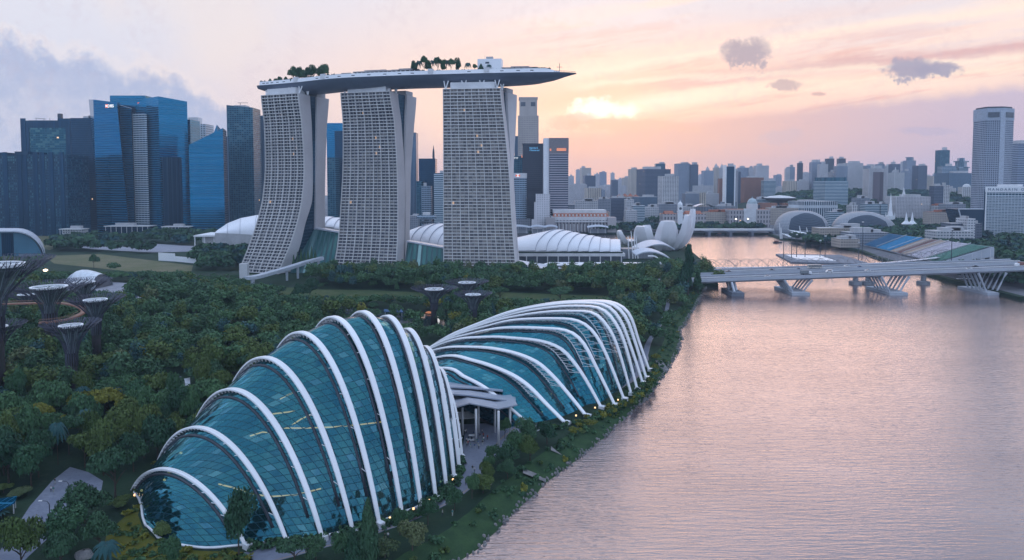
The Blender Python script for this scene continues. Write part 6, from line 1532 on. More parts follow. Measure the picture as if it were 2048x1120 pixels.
# --- supertrees
STR = plain('supertree_rods', (.075, .08, .115), .5, .2, .15, .3); STW = plain('supertree_ring', (.78, .8, .84), .4, 0, .03, .5); PLNT = mat_ground('supertree_planting', (.03, .035, .03), (.05, .04, .05), (.02, .04, .03), .5)
STB = plain('supertree_core', (.10, .14, .15), .6, 0, .15, .3)
def supertree(px, py, D, rpx, label, core=1.9, ring=.4, flare=.36):
    c = Vector((xat(px, D, 30), D, 3)); zt = zat(py, D); R_ = rpx/1365*D; H = zt-3; rr = R_*ring
    root = empty('supertree', c, label, 'supertree', 'tree-like steel garden towers')
    b = MB(); b.lathe([(core*1.25, 0), (core, H*.25), (core*.95, H*.62)], c, 12); b.build('planted_trunk', PLNT, root, smooth=True)
    b = MB(); b.lathe([(core*.6, H*.55), (core*.62, H*.75), (rr*.6, H*.9), (rr*.92, H*.97)], c, 14, cap=False); b.build('core', STB, root, smooth=True)
    b = MB(); nb = 17
    for k in range(nb):
        a = 2*math.pi*k/nb
        for s in (-1, 1):
            pts = []
            for t, r, z in ((0, core*1.12, H*.45), (.25, core*1.15, H*.62), (.5, core*1.7, H*.77), (.75, R_*.55, H*.91), (1, R_, H*1.03)):
                aa = a+s*t*.2; pts.append(c+Vector((r*math.cos(aa), r*math.sin(aa), z)))
            b.tube(pts, [.15, .15, .15, .14, .12], 3)
            m = pts[3]
            for e in (-.5, .6):
                aa = a+s*.15+e*.24; q = c+Vector((R_*(.96+.06*e)*math.cos(aa), R_*(.96+.06*e)*math.sin(aa), H*1.035)); b.tube([m, q], [.17, .12], 3, cap=False)
                aa2 = aa+.12*s; q2 = c+Vector((R_*.82*math.cos(aa2), R_*.82*math.sin(aa2), H*1.02)); b.tube([m.lerp(q, .4), q2], [.14, .1], 3, cap=False)
    for f, z in ((.6, .9), (.8, .965), (1.0, 1.03)):
        b.tube([c+Vector((R_*f*math.cos(6.2832*i/40), R_*f*math.sin(6.2832*i/40), H*z)) for i in range(41)], .07, 3)
    tag(b.build('branches', STR, root), kind=None)
    b = MB()
    for i in range(24):
        a = 6.2832*i/24; b.tube([c+Vector((core*.75*math.cos(a), core*.75*math.sin(a), H*.55)), c+Vector((core*.8*math.cos(a), core*.8*math.sin(a), H*.72)), c+Vector((rr*.7*math.cos(a), rr*.7*math.sin(a), H*.9)), c+Vector((rr*1.02*math.cos(a), rr*1.02*math.sin(a), H*.985))], .13, 3)
    b.build('inner_ribs', STW2, root)
    b = MB(); b.lathe([(rr*.86, H*.975), (rr, H*.975), (rr*1.02, H*.995), (rr*.86, H*.995), (rr*.86, H*.975)], c, 28, cap=False)
    for i in range(8): a = 6.2832*i/8; b.tube([c+Vector((rr*.9*math.cos(a), rr*.9*math.sin(a), H*.985)), c+Vector((rr*.1*math.cos(a), rr*.1*math.sin(a), H*.985))], .14, 4)
    b.build('crown_ring', STW, root)
    return c
STW2 = plain('supertree_pale_rods', (.24, .29, .33), .5, .1, .05, .5)
ST = [supertree(868, 577, 408, 47, 'steel supertree left of the group of three behind the far glass dome'), supertree(934, 564, 440, 44, 'rearmost steel supertree of the group of three behind the far glass dome'),
      supertree(946, 588, 385, 39, 'front steel supertree of the group of three, lowest canopy near the orange ball'), supertree(99, 572, 335, 74, 'big steel supertree with a wide white ring inside the curved orange skywalk', 2.8, .44),
      supertree(168, 563, 385, 50, 'steel supertree just left of the white shell pavilion'), supertree(191, 598, 322, 54, 'steel supertree right of the orange skywalk bend'), supertree(142, 649, 268, 54, 'nearest complete steel supertree, in front of the skywalk'),
      supertree(-10, 652, 266, 55, 'steel supertree cut by the left edge, lower one with a white ring'), supertree(-8, 526, 262, 106, 'tallest steel supertree cut by the left edge, big dark canopy with a rooftop bistro', 2.6, .5), supertree(52, 588, 420, 40, 'far steel supertree half hidden behind the big one with the wide ring')]
sk = MB(); pth = [gnd(x, y, 22) for x, y in ((-30, 607), (14, 606.5), (77, 605), (121, 605), (149, 609.5), (165, 617), (164, 625), (139, 636), (104.5, 642), (78, 644))]
root = empty('skywalk', pth[3], 'curved orange aerial skywalk hung between the left supertrees', 'skywalk', None); rows = []
for i in range(61):
    t = i*9/60; p = cr(pth, t); d = (cr(pth, min(9, t+.05))-cr(pth, max(0, t-.05))); d.z = 0; d.normalize(); n = Vector((-d.y, d.x, 0))*1.2; rows.append([p+n, p-n, p-n-Vector((0, 0, .8)), p+n-Vector((0, 0, .8)), p+n])
sk.grid(rows); sk.build('walkway', plain('skywalk_orange', (.28, .14, .10), .6, 0, .1, .5), root)
b = MB(); b.tube([r[0]+Vector((0, 0, 1.1)) for r in rows], .07, 4); b.tube([r[1]+Vector((0, 0, 1.1)) for r in rows], .07, 4); b.build('railing', plain('rail_copper', (.32, .18, .14), .5), root)
# --- small structures in the gardens
def shell_pavilion():
    c = gnd(165, 571); root = empty('shell_pavilion', c, 'white metallic shell pavilion with an open dark arched mouth facing right', 'pavilion')
    S0 = [((124, 566), (134, 560), (146, 558), 560), ((140, 570), (160, 540.5), (186, 553), 575), ((162, 573), (180, 541), (206, 560), 572), ((193, 572), (202, 548), (227, 567), 566)]
    rows = []
    for a, m, e, D in S0:
        A, M, E = at(a[0], a[1], D-8), at(m[0], m[1], D+4), at(e[0], e[1], D+14); A.z = E.z = 3; k = A.lerp(E, .5); rows.append([A.lerp(E, .5-.5*math.cos(math.pi*i/12))+Vector((M.x-k.x, 0, M.z-3))*math.sin(math.pi*i/12)**.8 for i in range(13)])
    full = [[cr([r[j] for r in rows], k/4) for j in range(13)] for k in range(13)]
    b = MB(); b.grid(full); b.build('shell_roof', plain('shell_metal', (.62, .66, .72), .4, .15, .1, .3), root, smooth=True)
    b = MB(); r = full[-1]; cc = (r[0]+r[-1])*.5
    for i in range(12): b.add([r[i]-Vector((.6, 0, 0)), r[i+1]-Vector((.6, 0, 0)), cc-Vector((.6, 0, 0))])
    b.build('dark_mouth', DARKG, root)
shell_pavilion()
def expo():
    D = 815; x0, x1 = xat(-70, D), xat(95, D); zt = zat(461, D); root = empty('exhibition_hall', ((x0+x1)/2, D, 3), 'blue-walled hall with a rounded overhanging roof at the left edge', 'hall')
    def arc(y, k): return [(x0-20, y, zt)]+[(x1-34+34*math.sin(a*math.pi/16), y, 3+(zt-3)*(1-.0)-(34*(1-math.cos(a*math.pi/16)))*k) for a in range(9)]
    A = arc(D-6, .95); B = [(p[0]-34, p[1]+52, p[2]) for p in A]; b = MB(); b.grid([A, B]); b.grid([[(p[0], p[1], p[2]-1.5) for p in A], A]); b.grid([[(p[0]-2, p[1], p[2]-1.5) for p in B], [(p[0]-2, p[1], p[2]-1.5) for p in A]]); b.build('curved_roof', PALE2, root, smooth=False)
    b = MB(); W = [(p[0]-2.5, D, p[2]-1.6) for p in A]; poly = [(x0-20, D, 3), (W[-1][0], D, 3)]+W[::-1]; b.add(poly, [(p[0], p[2]) for p in poly]); b.build('front_wall', EXW, root)
    b = MB(); xa, xb = xat(5, D), xat(28, D); b.obox((xa, D-.6, 3), (xb-xa, 0, 0), (0, .7, 0), (0, 0, zt-6)); b.build('glass_stair', BL3, root)
    b = MB(); b.obox((x1-34, D-.5, 3), (34, 0, 0), (0, .4, 0), (0, 0, 3)); b.build('base_band', BRD, root)
EXW = plain('teal_cladding', (.05, .16, .24), .45, .1, .12, .05); expo()
for x0, x1, yt, Y, m, lab, dp in [(122, 164, 459, 1120, LOWW, 'small white pavilion on the open ground below the dark left block', 14), (213, 297, 453, 1190, BL3, 'glass podium with white posts at the foot of the signed blue tower', 20), (326, 378, 454, 1180, BL2, 'low glass entrance hall at the foot of the broad blue tower', 14)]:
    r, A, d, n, z = bld(x0, x1, yt, Y, m, lab, depth=dp, plant=1, name='podium_hall')
    b = MB(); b.obox(A-d*.04-n.normalized()*6+Vector((0, 0, z+.02)), d*1.08, n+n.normalized()*7, (0, 0, 1.3)); b.build('roof', PALE, r)
    for k in range(9): p = A+d*(k/8)-n.normalized()*5; b = MB(); b.tube([p, Vector((p.x, p.y, z))], .45, 5); b.build('post', PALE, r)
def roofplate(label, polys, z, th=.5, mat=PALE2, posts=(), cat='pavilion', name='garden_pavilion'):
    c = gnd(*polys[0][0], z); root = empty(name, (c.x, c.y, 3), label, cat)
    for k, p in enumerate(polys):
        v = [tuple(gnd(x, y, z+k*.6)[:2]) for x, y in p]
        ar = sum(v[i][0]*v[(i+1) % len(v)][1]-v[(i+1) % len(v)][0]*v[i][1] for i in range(len(v)))
        if ar < 0: v.reverse()
        b = MB(); b.prism(v, z+k*.6-th, z+k*.6); b.build('roof', mat, root)
        cx = sum(q[0] for q in v)/len(v); cy_ = sum(q[1] for q in v)/len(v)
        for q in v: b = MB(); x, y = q[0]+(cx-q[0])*.12, q[1]+(cy_-q[1])*.12; b.tube([(x, y, 3), (x, y, z+k*.6-th)], .15, 5); b.build('post', PALE, root)
    return root
DIML = plain('lantern_dim', (.55, .22, .1), .6, 0, .3, .6, emit=(1, .35, .15), es=.35)
roofplate('small white folded-roof pavilion in the wood left of the near glass dome', [[(302, 806), (345, 800), (384, 798), (372, 803), (338, 809)], [(360, 759), (380, 755), (381, 797), (359, 799)]], 9)
roofplate('long thin white roof edge showing among trees near the left edge', [[(36, 808), (86, 805), (87, 811), (37, 814)]], 8.5)
roofplate('blue glass-panelled roof cut by the left edge beside the pale path', [[(-25, 1000), (34, 992), (30, 1004), (-5, 1022), (-30, 1024)]], 6, .3, BL2)
roofplate('row of blue stall roofs by the lake behind the near glass dome', [[(768, 618), (806, 619), (806, 624), (768, 623)]], 6, .4, plain('stall_blue', (.03, .09, .2), .7), cat='stall', name='stall_roof')
c = gnd(993, 622, 3); root = empty('ball_lantern', (c.x, c.y, 3), 'round orange ball lantern standing among trees right of the supertrees', 'lantern')
rr = 9.4/1365*c.y; b = MB(); b.lathe([(rr*math.sin(math.pi*i/14)+.01, rr-rr*math.cos(math.pi*i/14)) for i in range(15)], (c.x, c.y, zat(613, c.y)-rr), 24); b.build('ball', plain('lantern_orange', (.85, .32, .18), .6, 0, .03, 1, emit=(1, .3, .13), es=.32), root, smooth=True); b = MB(); b.tube([(c.x, c.y, 3), (c.x, c.y, zat(613, c.y)-rr+.2)], .3, 6); b.build('stand', DARK, root)
for k, (px, py, m, h, lab) in enumerate([(838, 627, DIML, 1.6, 'warm orange lantern display at the lake edge left of the supertree trunk'), (858, 627, DIML, 1.6, 'warm orange lantern display at the lake edge beside the left supertree trunk'), (911, 628, DIML, 1.8, 'warm orange lantern display between the supertree trunks'),
                                    (877, 649, SIGNW, 7, 'tall white lit lantern figure beside the left supertree trunk'), (960, 618, DIML, 1.4, 'reddish lantern display just left of the orange ball'), (838, 655, SIGNW, 3, 'pale lit lantern in the bushes below the left supertree')]):
    p = gnd(px, py); root = empty('lantern', p, lab, 'lantern', 'lantern displays by the lake'); b = MB(); w = 1.7 if m is DIML else .8; b.lathe([(w*.6, 0), (w, h*.3), (w*.7, h*.7), (.1, h)], p, 7, ex=1.6 if m is DIML else .8, ey=.6); b.build('glowing_body', m, root); b = MB(); b.box((p.x, p.y-.2, 2.9), (w*2, .8, .5)); b.build('base', DARK, root)

# --- trees
LEAF = {}
def leafmat(name, c, c2):
    m, nt, b = new_mat(name)
    oi = nt.nodes.new('ShaderNodeObjectInfo'); g = tex(nt, 'Object')
    n = noi(nt, g, .55, 3, .6); n2 = noi(nt, g, 2.5, 2, .5); rnd = S(nt, oi.outputs['Random'])
    cc = mixc(nt, (n*.7+rnd*.5).ss(.3, .8), (*c, 1), (*c2, 1)); cc = mixc(nt, n2.ss(.45, .7)*.5, cc, tuple(k*.5 for k in c)+(1,))
    nt.links.new(cc.k, b.inputs['Base Color']); b.inputs['Roughness'].default_value = .75; b.inputs['Specular IOR Level'].default_value = .25
    LEAF[name] = m; return m
leafmat('leaf_dark', (.022, .07, .04), (.06, .13, .065)); leafmat('leaf_green', (.036, .10, .05), (.07, .15, .065)); leafmat('leaf_olive', (.055, .10, .028), (.09, .135, .04))
leafmat('leaf_yellow', (.14, .15, .022), (.2, .2, .035)); leafmat('leaf_blue', (.016, .065, .07), (.04, .105, .105)); leafmat('leaf_pale', (.07, .11, .05), (.12, .15, .07))
BARK = plain('bark', (.07, .055, .045), .9, 0, .3, 2)
nr = np.random.default_rng(11)
def crown_quads(kind, n, leaf, seed):
    g = np.random.default_rng(seed)
    if kind == 'round': blobs = [((g.uniform(-.45, .45), g.uniform(-.45, .45), g.uniform(.45, .82)), g.uniform(.3, .46)) for _ in range(8)]+[((0, 0, .62), .5)]
    elif kind == 'flat': blobs = [((.62*math.cos(a)*g.uniform(.4, 1), .62*math.sin(a)*g.uniform(.4, 1), g.uniform(.7, .86)), g.uniform(.26, .38)) for a in g.uniform(0, 6.28, 11)]+[((0, 0, .8), .42)]
    elif kind == 'cone': blobs = [((g.uniform(-.1, .1)*(1-t), g.uniform(-.1, .1)*(1-t), .12+.82*t), .40*(1-t)**.8+.06) for t in np.linspace(0, 1, 9)]
    elif kind == 'tall': blobs = [((g.uniform(-.28, .28)*(1.1-t), g.uniform(-.28, .28)*(1.1-t), .2+.72*t), g.uniform(.16, .3)*(1.15-t*.55)) for t in np.linspace(0, 1, 16)]
    else: blobs = [((g.uniform(-.5, .5), g.uniform(-.5, .5), g.uniform(.25, .7)), g.uniform(.25, .42)) for _ in range(9)]
    w = np.array([b[1]**2 for b in blobs]); w /= w.sum(); idx = g.choice(len(blobs), n, p=w)
    C = np.array([b[0] for b in blobs])[idx]; Rr = np.array([b[1] for b in blobs])[idx]
    d = g.normal(size=(n, 3)); d[:, 2] = np.abs(d[:, 2])*.9+d[:, 2]*.35; d /= np.linalg.norm(d, axis=1)[:, None]
    rad = (g.uniform(.72, 1.12, n)*Rr)[:, None]
    P = C+d*rad*np.array([1, 1, .62 if kind == 'flat' else .8])
    nrm = d+g.normal(size=(n, 3))*.55; nrm /= np.linalg.norm(nrm, axis=1)[:, None]
    a = np.cross(nrm, g.normal(size=(n, 3))); a /= np.linalg.norm(a, axis=1)[:, None]; bb = np.cross(nrm, a)
    s = (leaf*g.uniform(.6, 1.3, n))[:, None]
    return P, a*s, bb*s*.75
def quads_to(P, a, b):
    return np.stack([P-a-b*.6, P+a*.3-b, P+a+b*.5, P-a*.35+b], 1)
class Mesh4:
    @staticmethod
    def build(name, Q, mats, mi=None, parent=None):
        n = len(Q); me = bpy.data.meshes.new(name); me.vertices.add(n*4); me.vertices.foreach_set('co', Q.reshape(-1).astype(np.float32))
        me.loops.add(n*4); me.loops.foreach_set('vertex_index', np.arange(n*4, dtype=np.int32)); me.polygons.add(n); me.polygons.foreach_set('loop_start', np.arange(0, n*4, 4, dtype=np.int32))
        for m in mats: me.materials.append(m)
        if mi is not None: me.polygons.foreach_set('material_index', mi.astype(np.int32))
        me.update(calc_edges=True); o = bpy.data.objects.new(name, me); col.objects.link(o)
        if parent: kid(o, parent)
        return o
PROTO = {}
def tree_proto(kind, mat, seed, n=900, leaf=.06, W=1.0, H=1.0):
    """unit proto: crown of unit radius-ish and unit height, scaled per copy"""
    Q = quads_to(*crown_quads(kind, n, leaf, seed))
    me = bpy.data.meshes.new('crown'); m = len(Q)
    o = Mesh4.build('crown', Q, [LEAF[mat]]); me = o.data; bpy.data.objects.remove(o)
    b = MB(); g = random.Random(seed); top = {'round': .6, 'flat': .72, 'cone': .9, 'tall': .85, 'bush': .35}[kind]
    b.tube([(0, 0, -.03), (g.uniform(-.02, .02), g.uniform(-.02, .02), top*.5), (g.uniform(-.04, .04), g.uniform(-.04, .04), top)], [.045, .034, .015], 6)
    for k in range(5):
        a = g.uniform(0, 6.28); r = .4 if kind in ('round', 'flat') else .18; b.tube([(0, 0, top*(.45+.1*k)), (r*.5*math.cos(a), r*.5*math.sin(a), top*(.7+.07*k)), (r*math.cos(a), r*math.sin(a), top*(.85+.06*k))], [.022, .015, .006], 4)
    t = b.build('trunk', BARK); tm = t.data; bpy.data.objects.remove(t)
    return me, tm
def palm_proto(seed):
    g = random.Random(seed); b = MB()
    for k in range(16):
        a = 6.283*k/16+g.uniform(-.15, .15); e = g.uniform(-.1, .5); L = g.uniform(.75, 1.0); pts = []
        for i in range(6): t = i/5; pts.append(Vector((L*t*math.cos(a), L*t*math.sin(a), .8+.28*e*t+.30*t-.62*t*t)))
        for i in range(5):
            w0, w1 = .13*math.sin(math.pi*(.15+.8*i/5)), .13*math.sin(math.pi*(.15+.8*(i+1)/5)); s = Vector((-math.sin(a), math.cos(a), -.35)); s2 = Vector((math.sin(a), -math.cos(a), -.35))
            b.add([pts[i], pts[i+1], pts[i+1]+s*w1, pts[i]+s*w0]); b.add([pts[i+1], pts[i], pts[i]+s2*w0, pts[i+1]+s2*w1])
    o = b.build('crown', LEAF['leaf_blue']); me = o.data; bpy.data.objects.remove(o)
    b = MB(); b.tube([(0, 0, -.03), (.02, .01, .4), (0, 0, .82)], [.035, .026, .022], 6); o = b.build('trunk', BARK); tm = o.data; bpy.data.objects.remove(o)
    return me, tm
KNAME = {'round': 'broadleaf_tree', 'flat': 'umbrella_tree', 'cone': 'conifer_tree', 'tall': 'tall_tree', 'bush': 'shrub', 'palm': 'palm_tree'}
COLW = {'leaf_dark': 'dark green', 'leaf_green': 'mid green', 'leaf_olive': 'olive', 'leaf_yellow': 'yellow-flowering', 'leaf_blue': 'blue-green', 'leaf_pale': 'pale silvery-green'}
KW = {'round': 'round-crowned tree', 'flat': 'flat-topped spreading tree', 'cone': 'cone-shaped tree', 'tall': 'tall ragged tree', 'bush': 'low bushy shrub', 'palm': 'feathery palm'}
def place_tree(kind, mat, x, y, h, r, label, group=None, z=3.0, seed=None, n=900, rz=None):
    sd = seed if seed is not None else random.randint(0, 3); key = (kind, mat, sd % 4)
    if key not in PROTO: PROTO[key] = palm_proto(sd) if kind == 'palm' else tree_proto(kind, mat, 100+sd % 4*7+len(PROTO), n=(900 if kind == 'bush' else 3200), leaf=.047 if kind in ('round', 'flat', 'bush') else .055)
    cm, tm = PROTO[key]
    root = empty(KNAME[kind], (x, y, z), label, 'shrub' if kind == 'bush' else 'palm' if kind == 'palm' else 'tree', group)
    root.rotation_euler = (0, 0, random.uniform(0, 6.28) if rz is None else rz); root.scale = (r, r, h)
    for nm, me in (('crown', cm), ('trunk', tm)):
        o = bpy.data.objects.new(nm, me); col.objects.link(o); kid(o, root)
    return root
random.seed(21)
def inpoly(x, y, P):
    c = False; j = len(P)-1
    for i in range(len(P)):
        if (P[i][1] > y) != (P[j][1] > y) and x < (P[j][0]-P[i][0])*(y-P[i][1])/(P[j][1]-P[i][1])+P[i][0]: c = not c
        j = i
    return c
def offset_poly(P, d):
    cx = sum(p[0] for p in P)/len(P); cy_ = sum(p[1] for p in P)/len(P); out = []
    for p in P: v = Vector((p[0]-cx, p[1]-cy_)); out.append(tuple(Vector((cx, cy_))+v*(1+d/max(1, v.length))))
    return out
CDP = [(s[0], s[1]) for s in CD_SECS]+[(s[0]+s[2]*s[4], s[1]+s[3]*s[4]) for s in CD_SECS[::-1]]
FDP = [(r[0].x, r[0].y) for r in FD_RIBS]+[(r[0].x+r[1].x*r[2], r[0].y+r[1].y*r[2]) for r in FD_RIBS[::-1]]
CANP = PX([(868, 790), (905, 775), (1040, 790), (1080, 860), (1000, 900), (925, 905)])
MBSP = [(-340, 655), (-300, 640), (40, 622), (250, 690), (250, 1000), (-340, 1000)]
EXCL = [offset_poly(CDP, 5), offset_poly(FDP, 5), CANP, FIELD, MEADOW, MEADOW2, PLAZA, FORE, LAKE, offset_poly(YARD, 2), PATHP, MBSP, VISR, MOUND, PARK, PX([(-80, 520), (100, 520), (100, 505), (-80, 505)]), PX([(500, 580), (520, 556), (560, 545), (645, 548), (600, 575), (530, 582)])]
def free(x, y, r=2.0):
    for P in EXCL:
        if inpoly(x, y, P) or inpoly(x+r, y, P) or inpoly(x-r, y, P) or inpoly(x, y+r, P) or inpoly(x, y-r, P): return False
    for c in ST:
        if (c.x-x)**2+(c.y-y)**2 < 14: return False
    return inpoly(x, y, land)
# trees one can point at
SPOTS = [('tall', 'leaf_dark', 1376, 590, 37, 12.5, 'very tall dark ragged tree at the water edge beside the left end of the bridges'), ('tall', 'leaf_dark', 1396, 586, 17, 8, 'lower dark ragged tree leaning out at the foot of the very tall waterside tree'),
         ('round', 'leaf_dark', 478, 1112, 13.5, 4.8, 'dark bushy tree in front of the glass of the near dome'), ('cone', 'leaf_dark', 737, 1128, 15, 5.5, 'dark pointed cypress-like tree at the bottom edge before the near dome'), ('cone', 'leaf_dark', 706, 1138, 9.5, 4, 'smaller dark pointed tree left of the cypress at the bottom edge'),
         ('flat', 'leaf_olive', 339, 905, 10, 6.2, 'olive flat-topped tree at the near dome’s upper left, over the grey yard'), ('flat', 'leaf_olive', 292, 898, 9, 4, 'small olive flat-topped tree left of the one beside the near dome'), ('round', 'leaf_olive', 415, 772, 15, 9, 'big yellow-green round tree in the wood above the near dome'), ('round', 'leaf_olive', 462, 765, 12, 7, 'smaller yellow-green tree touching the right of the big yellow-green one'),
         ('flat', 'leaf_yellow', 170, 842, 10, 7, 'yellow-flowering spreading tree, left one of the yellow row in the wood'), ('flat', 'leaf_yellow', 215, 838, 10.5, 7, 'yellow-flowering spreading tree, middle one of the yellow row in the wood'), ('flat', 'leaf_yellow', 252, 845, 9, 5, 'yellow-flowering spreading tree, right one of the yellow row in the wood'),
         ('flat', 'leaf_yellow', 84, 862, 9, 5, 'yellow-topped tree left of the yellow row'), ('round', 'leaf_yellow', 130, 878, 8, 3.6, 'small bright yellow-topped tree below the yellow row'), ('flat', 'leaf_olive', 240, 912, 9, 6, 'olive spreading tree in the lower left wood above the pale path'), ('flat', 'leaf_olive', 170, 935, 10, 5.5, 'olive tree leaning over the top end of the pale path'),
         ('round', 'leaf_dark', 168, 1045, 9, 6.5, 'dark round tree between the pale path and the yellow grass mound'), ('round', 'leaf_green', 128, 1095, 8, 6, 'mid green tree right of the pale path near the bottom edge'), ('round', 'leaf_dark', 200, 1098, 7, 4.5, 'dark tree at the bottom beside the yellow grass mound'), ('palm', 'leaf_blue', 116, 930, 15, 4, 'tall feathery palm in the lower left wood'), ('palm', 'leaf_blue', 172, 885, 13, 4, 'feathery palm left of the small olive trees'), ('palm', 'leaf_blue', 255, 870, 12, 3.8, 'feathery palm below the yellow-flowering row'),
         ('round', 'leaf_green', 800, 1070, 6, 3.1, 'small round path-side tree, leftmost of four beside the near dome'), ('round', 'leaf_green', 856, 1050, 6, 2.9, 'small round path-side tree, second from the left beside the near dome'), ('round', 'leaf_green', 909, 1021, 5.5, 2.9, 'small round path-side tree, third from the left beside the near dome'), ('round', 'leaf_green', 944, 997, 5.8, 2.5, 'small round path-side tree, rightmost of four, in the middle of the promenade'),
         ('round', 'leaf_pale', 825, 1100, 6.2, 4.4, 'pale leafy tree between path and grass bank at the bottom'), ('round', 'leaf_green', 690, 1122, 6, 3.4, 'mid green tree left of the pale one at the bottom edge'), ('bush', 'leaf_pale', 770, 1115, 4, 4, 'pale flowering bush at the bottom edge right of the cypress'),
         ('round', 'leaf_green', 1010, 878, 6.5, 2.6, 'small tree beside the right column of the entrance canopy'), ('round', 'leaf_dark', 1056, 895, 8.5, 5, 'dark round tree on the bank just right of the entrance canopy'), ('round', 'leaf_dark', 1094, 888, 7, 4.4, 'dark round tree by the leftmost rib feet of the far dome'), ('round', 'leaf_green', 1030, 918, 8, 4.6, 'mid green tree in the bank clump below the entrance canopy'), ('round', 'leaf_olive', 1060, 925, 7.5, 4.2, 'olive tree at the right of the bank clump above the grass patch'), ('round', 'leaf_dark', 1012, 938, 6.5, 4, 'dark tree at the left of the bank clump above the grass patch'),
         ('round', 'leaf_green', 985, 925, 5, 2.6, 'small tree on the promenade edge, upper of two'), ('round', 'leaf_green', 978, 948, 5, 2.4, 'small tree on the promenade edge, lower of two'), ('bush', 'leaf_yellow', 1150, 868, 2.6, 3.4, 'yellow flowering bush under the second rib foot of the far dome'), ('bush', 'leaf_yellow', 1180, 850, 2.2, 3, 'yellow flowering bush under the third rib foot of the far dome'), ('bush', 'leaf_yellow', 1313, 720, 3.2, 3.6, 'yellow flowering bush just right of the last white ribs'), ('bush', 'leaf_yellow', 1312, 738, 2.6, 3, 'yellow flowering bush below the one right of the last ribs'),
         ('round', 'leaf_yellow', 1280, 592, 7, 5, 'yellow tree near the lawn at the left end of the bridges'), ('round', 'leaf_pale', 1312, 590, 7, 4, 'pale round tree just right of the yellow one near the bridges'), ('flat', 'leaf_dark', 1120, 606, 11, 12, 'wide dark umbrella tree behind the ridge of the far dome'), ('flat', 'leaf_dark', 1000, 602, 10, 9, 'dark umbrella tree behind the orange ball'), ('round', 'leaf_dark', 188, 536, 14, 6, 'lone dark round tree on the brown field'), ('round', 'leaf_dark', 620, 600, 14, 8, 'dark clump tree on the lawn below the left hotel tower'), ('round', 'leaf_dark', 600, 604, 12, 7, 'dark round tree left of the clump on the lawn')]
for k, (kind, mt, px, py, h, r, lab) in enumerate(SPOTS):
    p = gnd(px, py); place_tree(kind, mt, p.x, p.y, h, r, lab, seed=k)
USED = [(gnd(s[2], s[3]).x, gnd(s[2], s[3]).y, s[5]) for s in SPOTS]
# the wood: scattered by distance, nearest ones as trees of their own
pts = []
def scatter(xr, yr, step, pred):
    y = yr[0]
    while y < yr[1]:
        st = step(y); x = xr[0]
        while x < xr[1]:
            q = (x+random.uniform(-.42, .42)*st, y+random.uniform(-.42, .42)*st); x += st
            if abs(q[0]) > q[1]*.80+14: continue
            if not pred(*q): continue
            if not free(q[0], q[1], 2.2): continue
            if any((q[0]-u[0])**2+(q[1]-u[1])**2 < (u[2]*.7+2)**2 for u in USED): continue
            pts.append(q)
        y += st*.9
scatter((-560, 240), (148, 655), lambda y: 7.2 if y < 300 else 7.8 if y < 420 else 8.8, lambda x, y: True)
pts.sort(key=lambda p: p[0]**2+p[1]**2)
rgt = random.Random(9)
def zone(x, y):
    px = CX+x/y*F; py = 371+85/y*F
    if px > 1240: return 'on the strip of garden between the far dome and the river' if y < 420 else 'in the grove at the left end of the bridges'
    if px > 880 and y < 330: return 'on the river bank side of the far glass dome'
    if px > 560 and y < 235: return 'on the river side of the near glass dome'
    if px > 470: return 'behind the two glass domes, before the supertrees' if y < 420 else 'in the belt below the hotel towers'
    if y < 190: return 'beside the pale path in the lower left corner'
    if y < 245: return 'in the wood left of the near glass dome'
    if y < 300: return 'in the wood around the white folded-roof pavilion'
    if y < 380: return 'in the wood below the left supertrees' if px < 260 else 'in the wood behind the near glass dome'
    return 'in the wood around the left supertrees'
NIND = 245
far_pts = []
for i, (x, y) in enumerate(pts):
    px = CX+x/y*F; small = px > 560 and y < 330
    kind = rgt.choices(('round', 'flat', 'round', 'palm', 'cone', 'bush'), (5, 2.2, 3, .5, .25, 2.2 if small else .6))[0]
    mt = rgt.choices(('leaf_dark', 'leaf_green', 'leaf_olive', 'leaf_blue', 'leaf_yellow', 'leaf_pale'), (5, 3.6, 3.4 if y < 300 else 1.4, .5, .15, .45))[0]
    if kind == 'palm': mt = 'leaf_blue'
    h = rgt.choice((rgt.uniform(6, 9.5), rgt.uniform(8, 12), rgt.uniform(11, 16)))*(.55 if small else 1)*(1.15 if y > 420 else 1); r = {'round': rgt.uniform(4.2, 7.8), 'flat': rgt.uniform(5, 9), 'palm': 4, 'cone': 3.4, 'bush': rgt.uniform(3, 4.6)}[kind]*(.6 if small else 1)*(1.2 if y > 420 else 1)
    if kind == 'bush': h *= .5
    for a0, a1, yl, d0, d1 in ((530, 900, 594, 370, 520), (975, 1235, 602, 390, 506), (70, 400, 546, 430, 655), (480, 650, 572, 470, 580), (640, 905, 652, 335, 400), (380, 520, 562, 500, 660), (112, 250, 585, 430, 540), (195, 560, 1078, 120, 179), (-80, 196, 1060, 120, 188)):
        if a0 < px < a1 and d0 < y < d1:
            hm = max(2.2, zat(yl, y)-3+random.uniform(-1, 1.5))
            if hm < h: r *= max(.55, hm/h); h = hm
    if i < NIND:
        place_tree(kind, mt, x, y, h, r, f'{COLW[mt]} {KW[kind]} {zone(x, y)}', 'trees and shrubs of the gardens', seed=rgt.randint(0, 3))
    else: far_pts.append((kind if kind in ('round', 'flat', 'cone') else 'round', mt, x, y, h, r, 3.0))
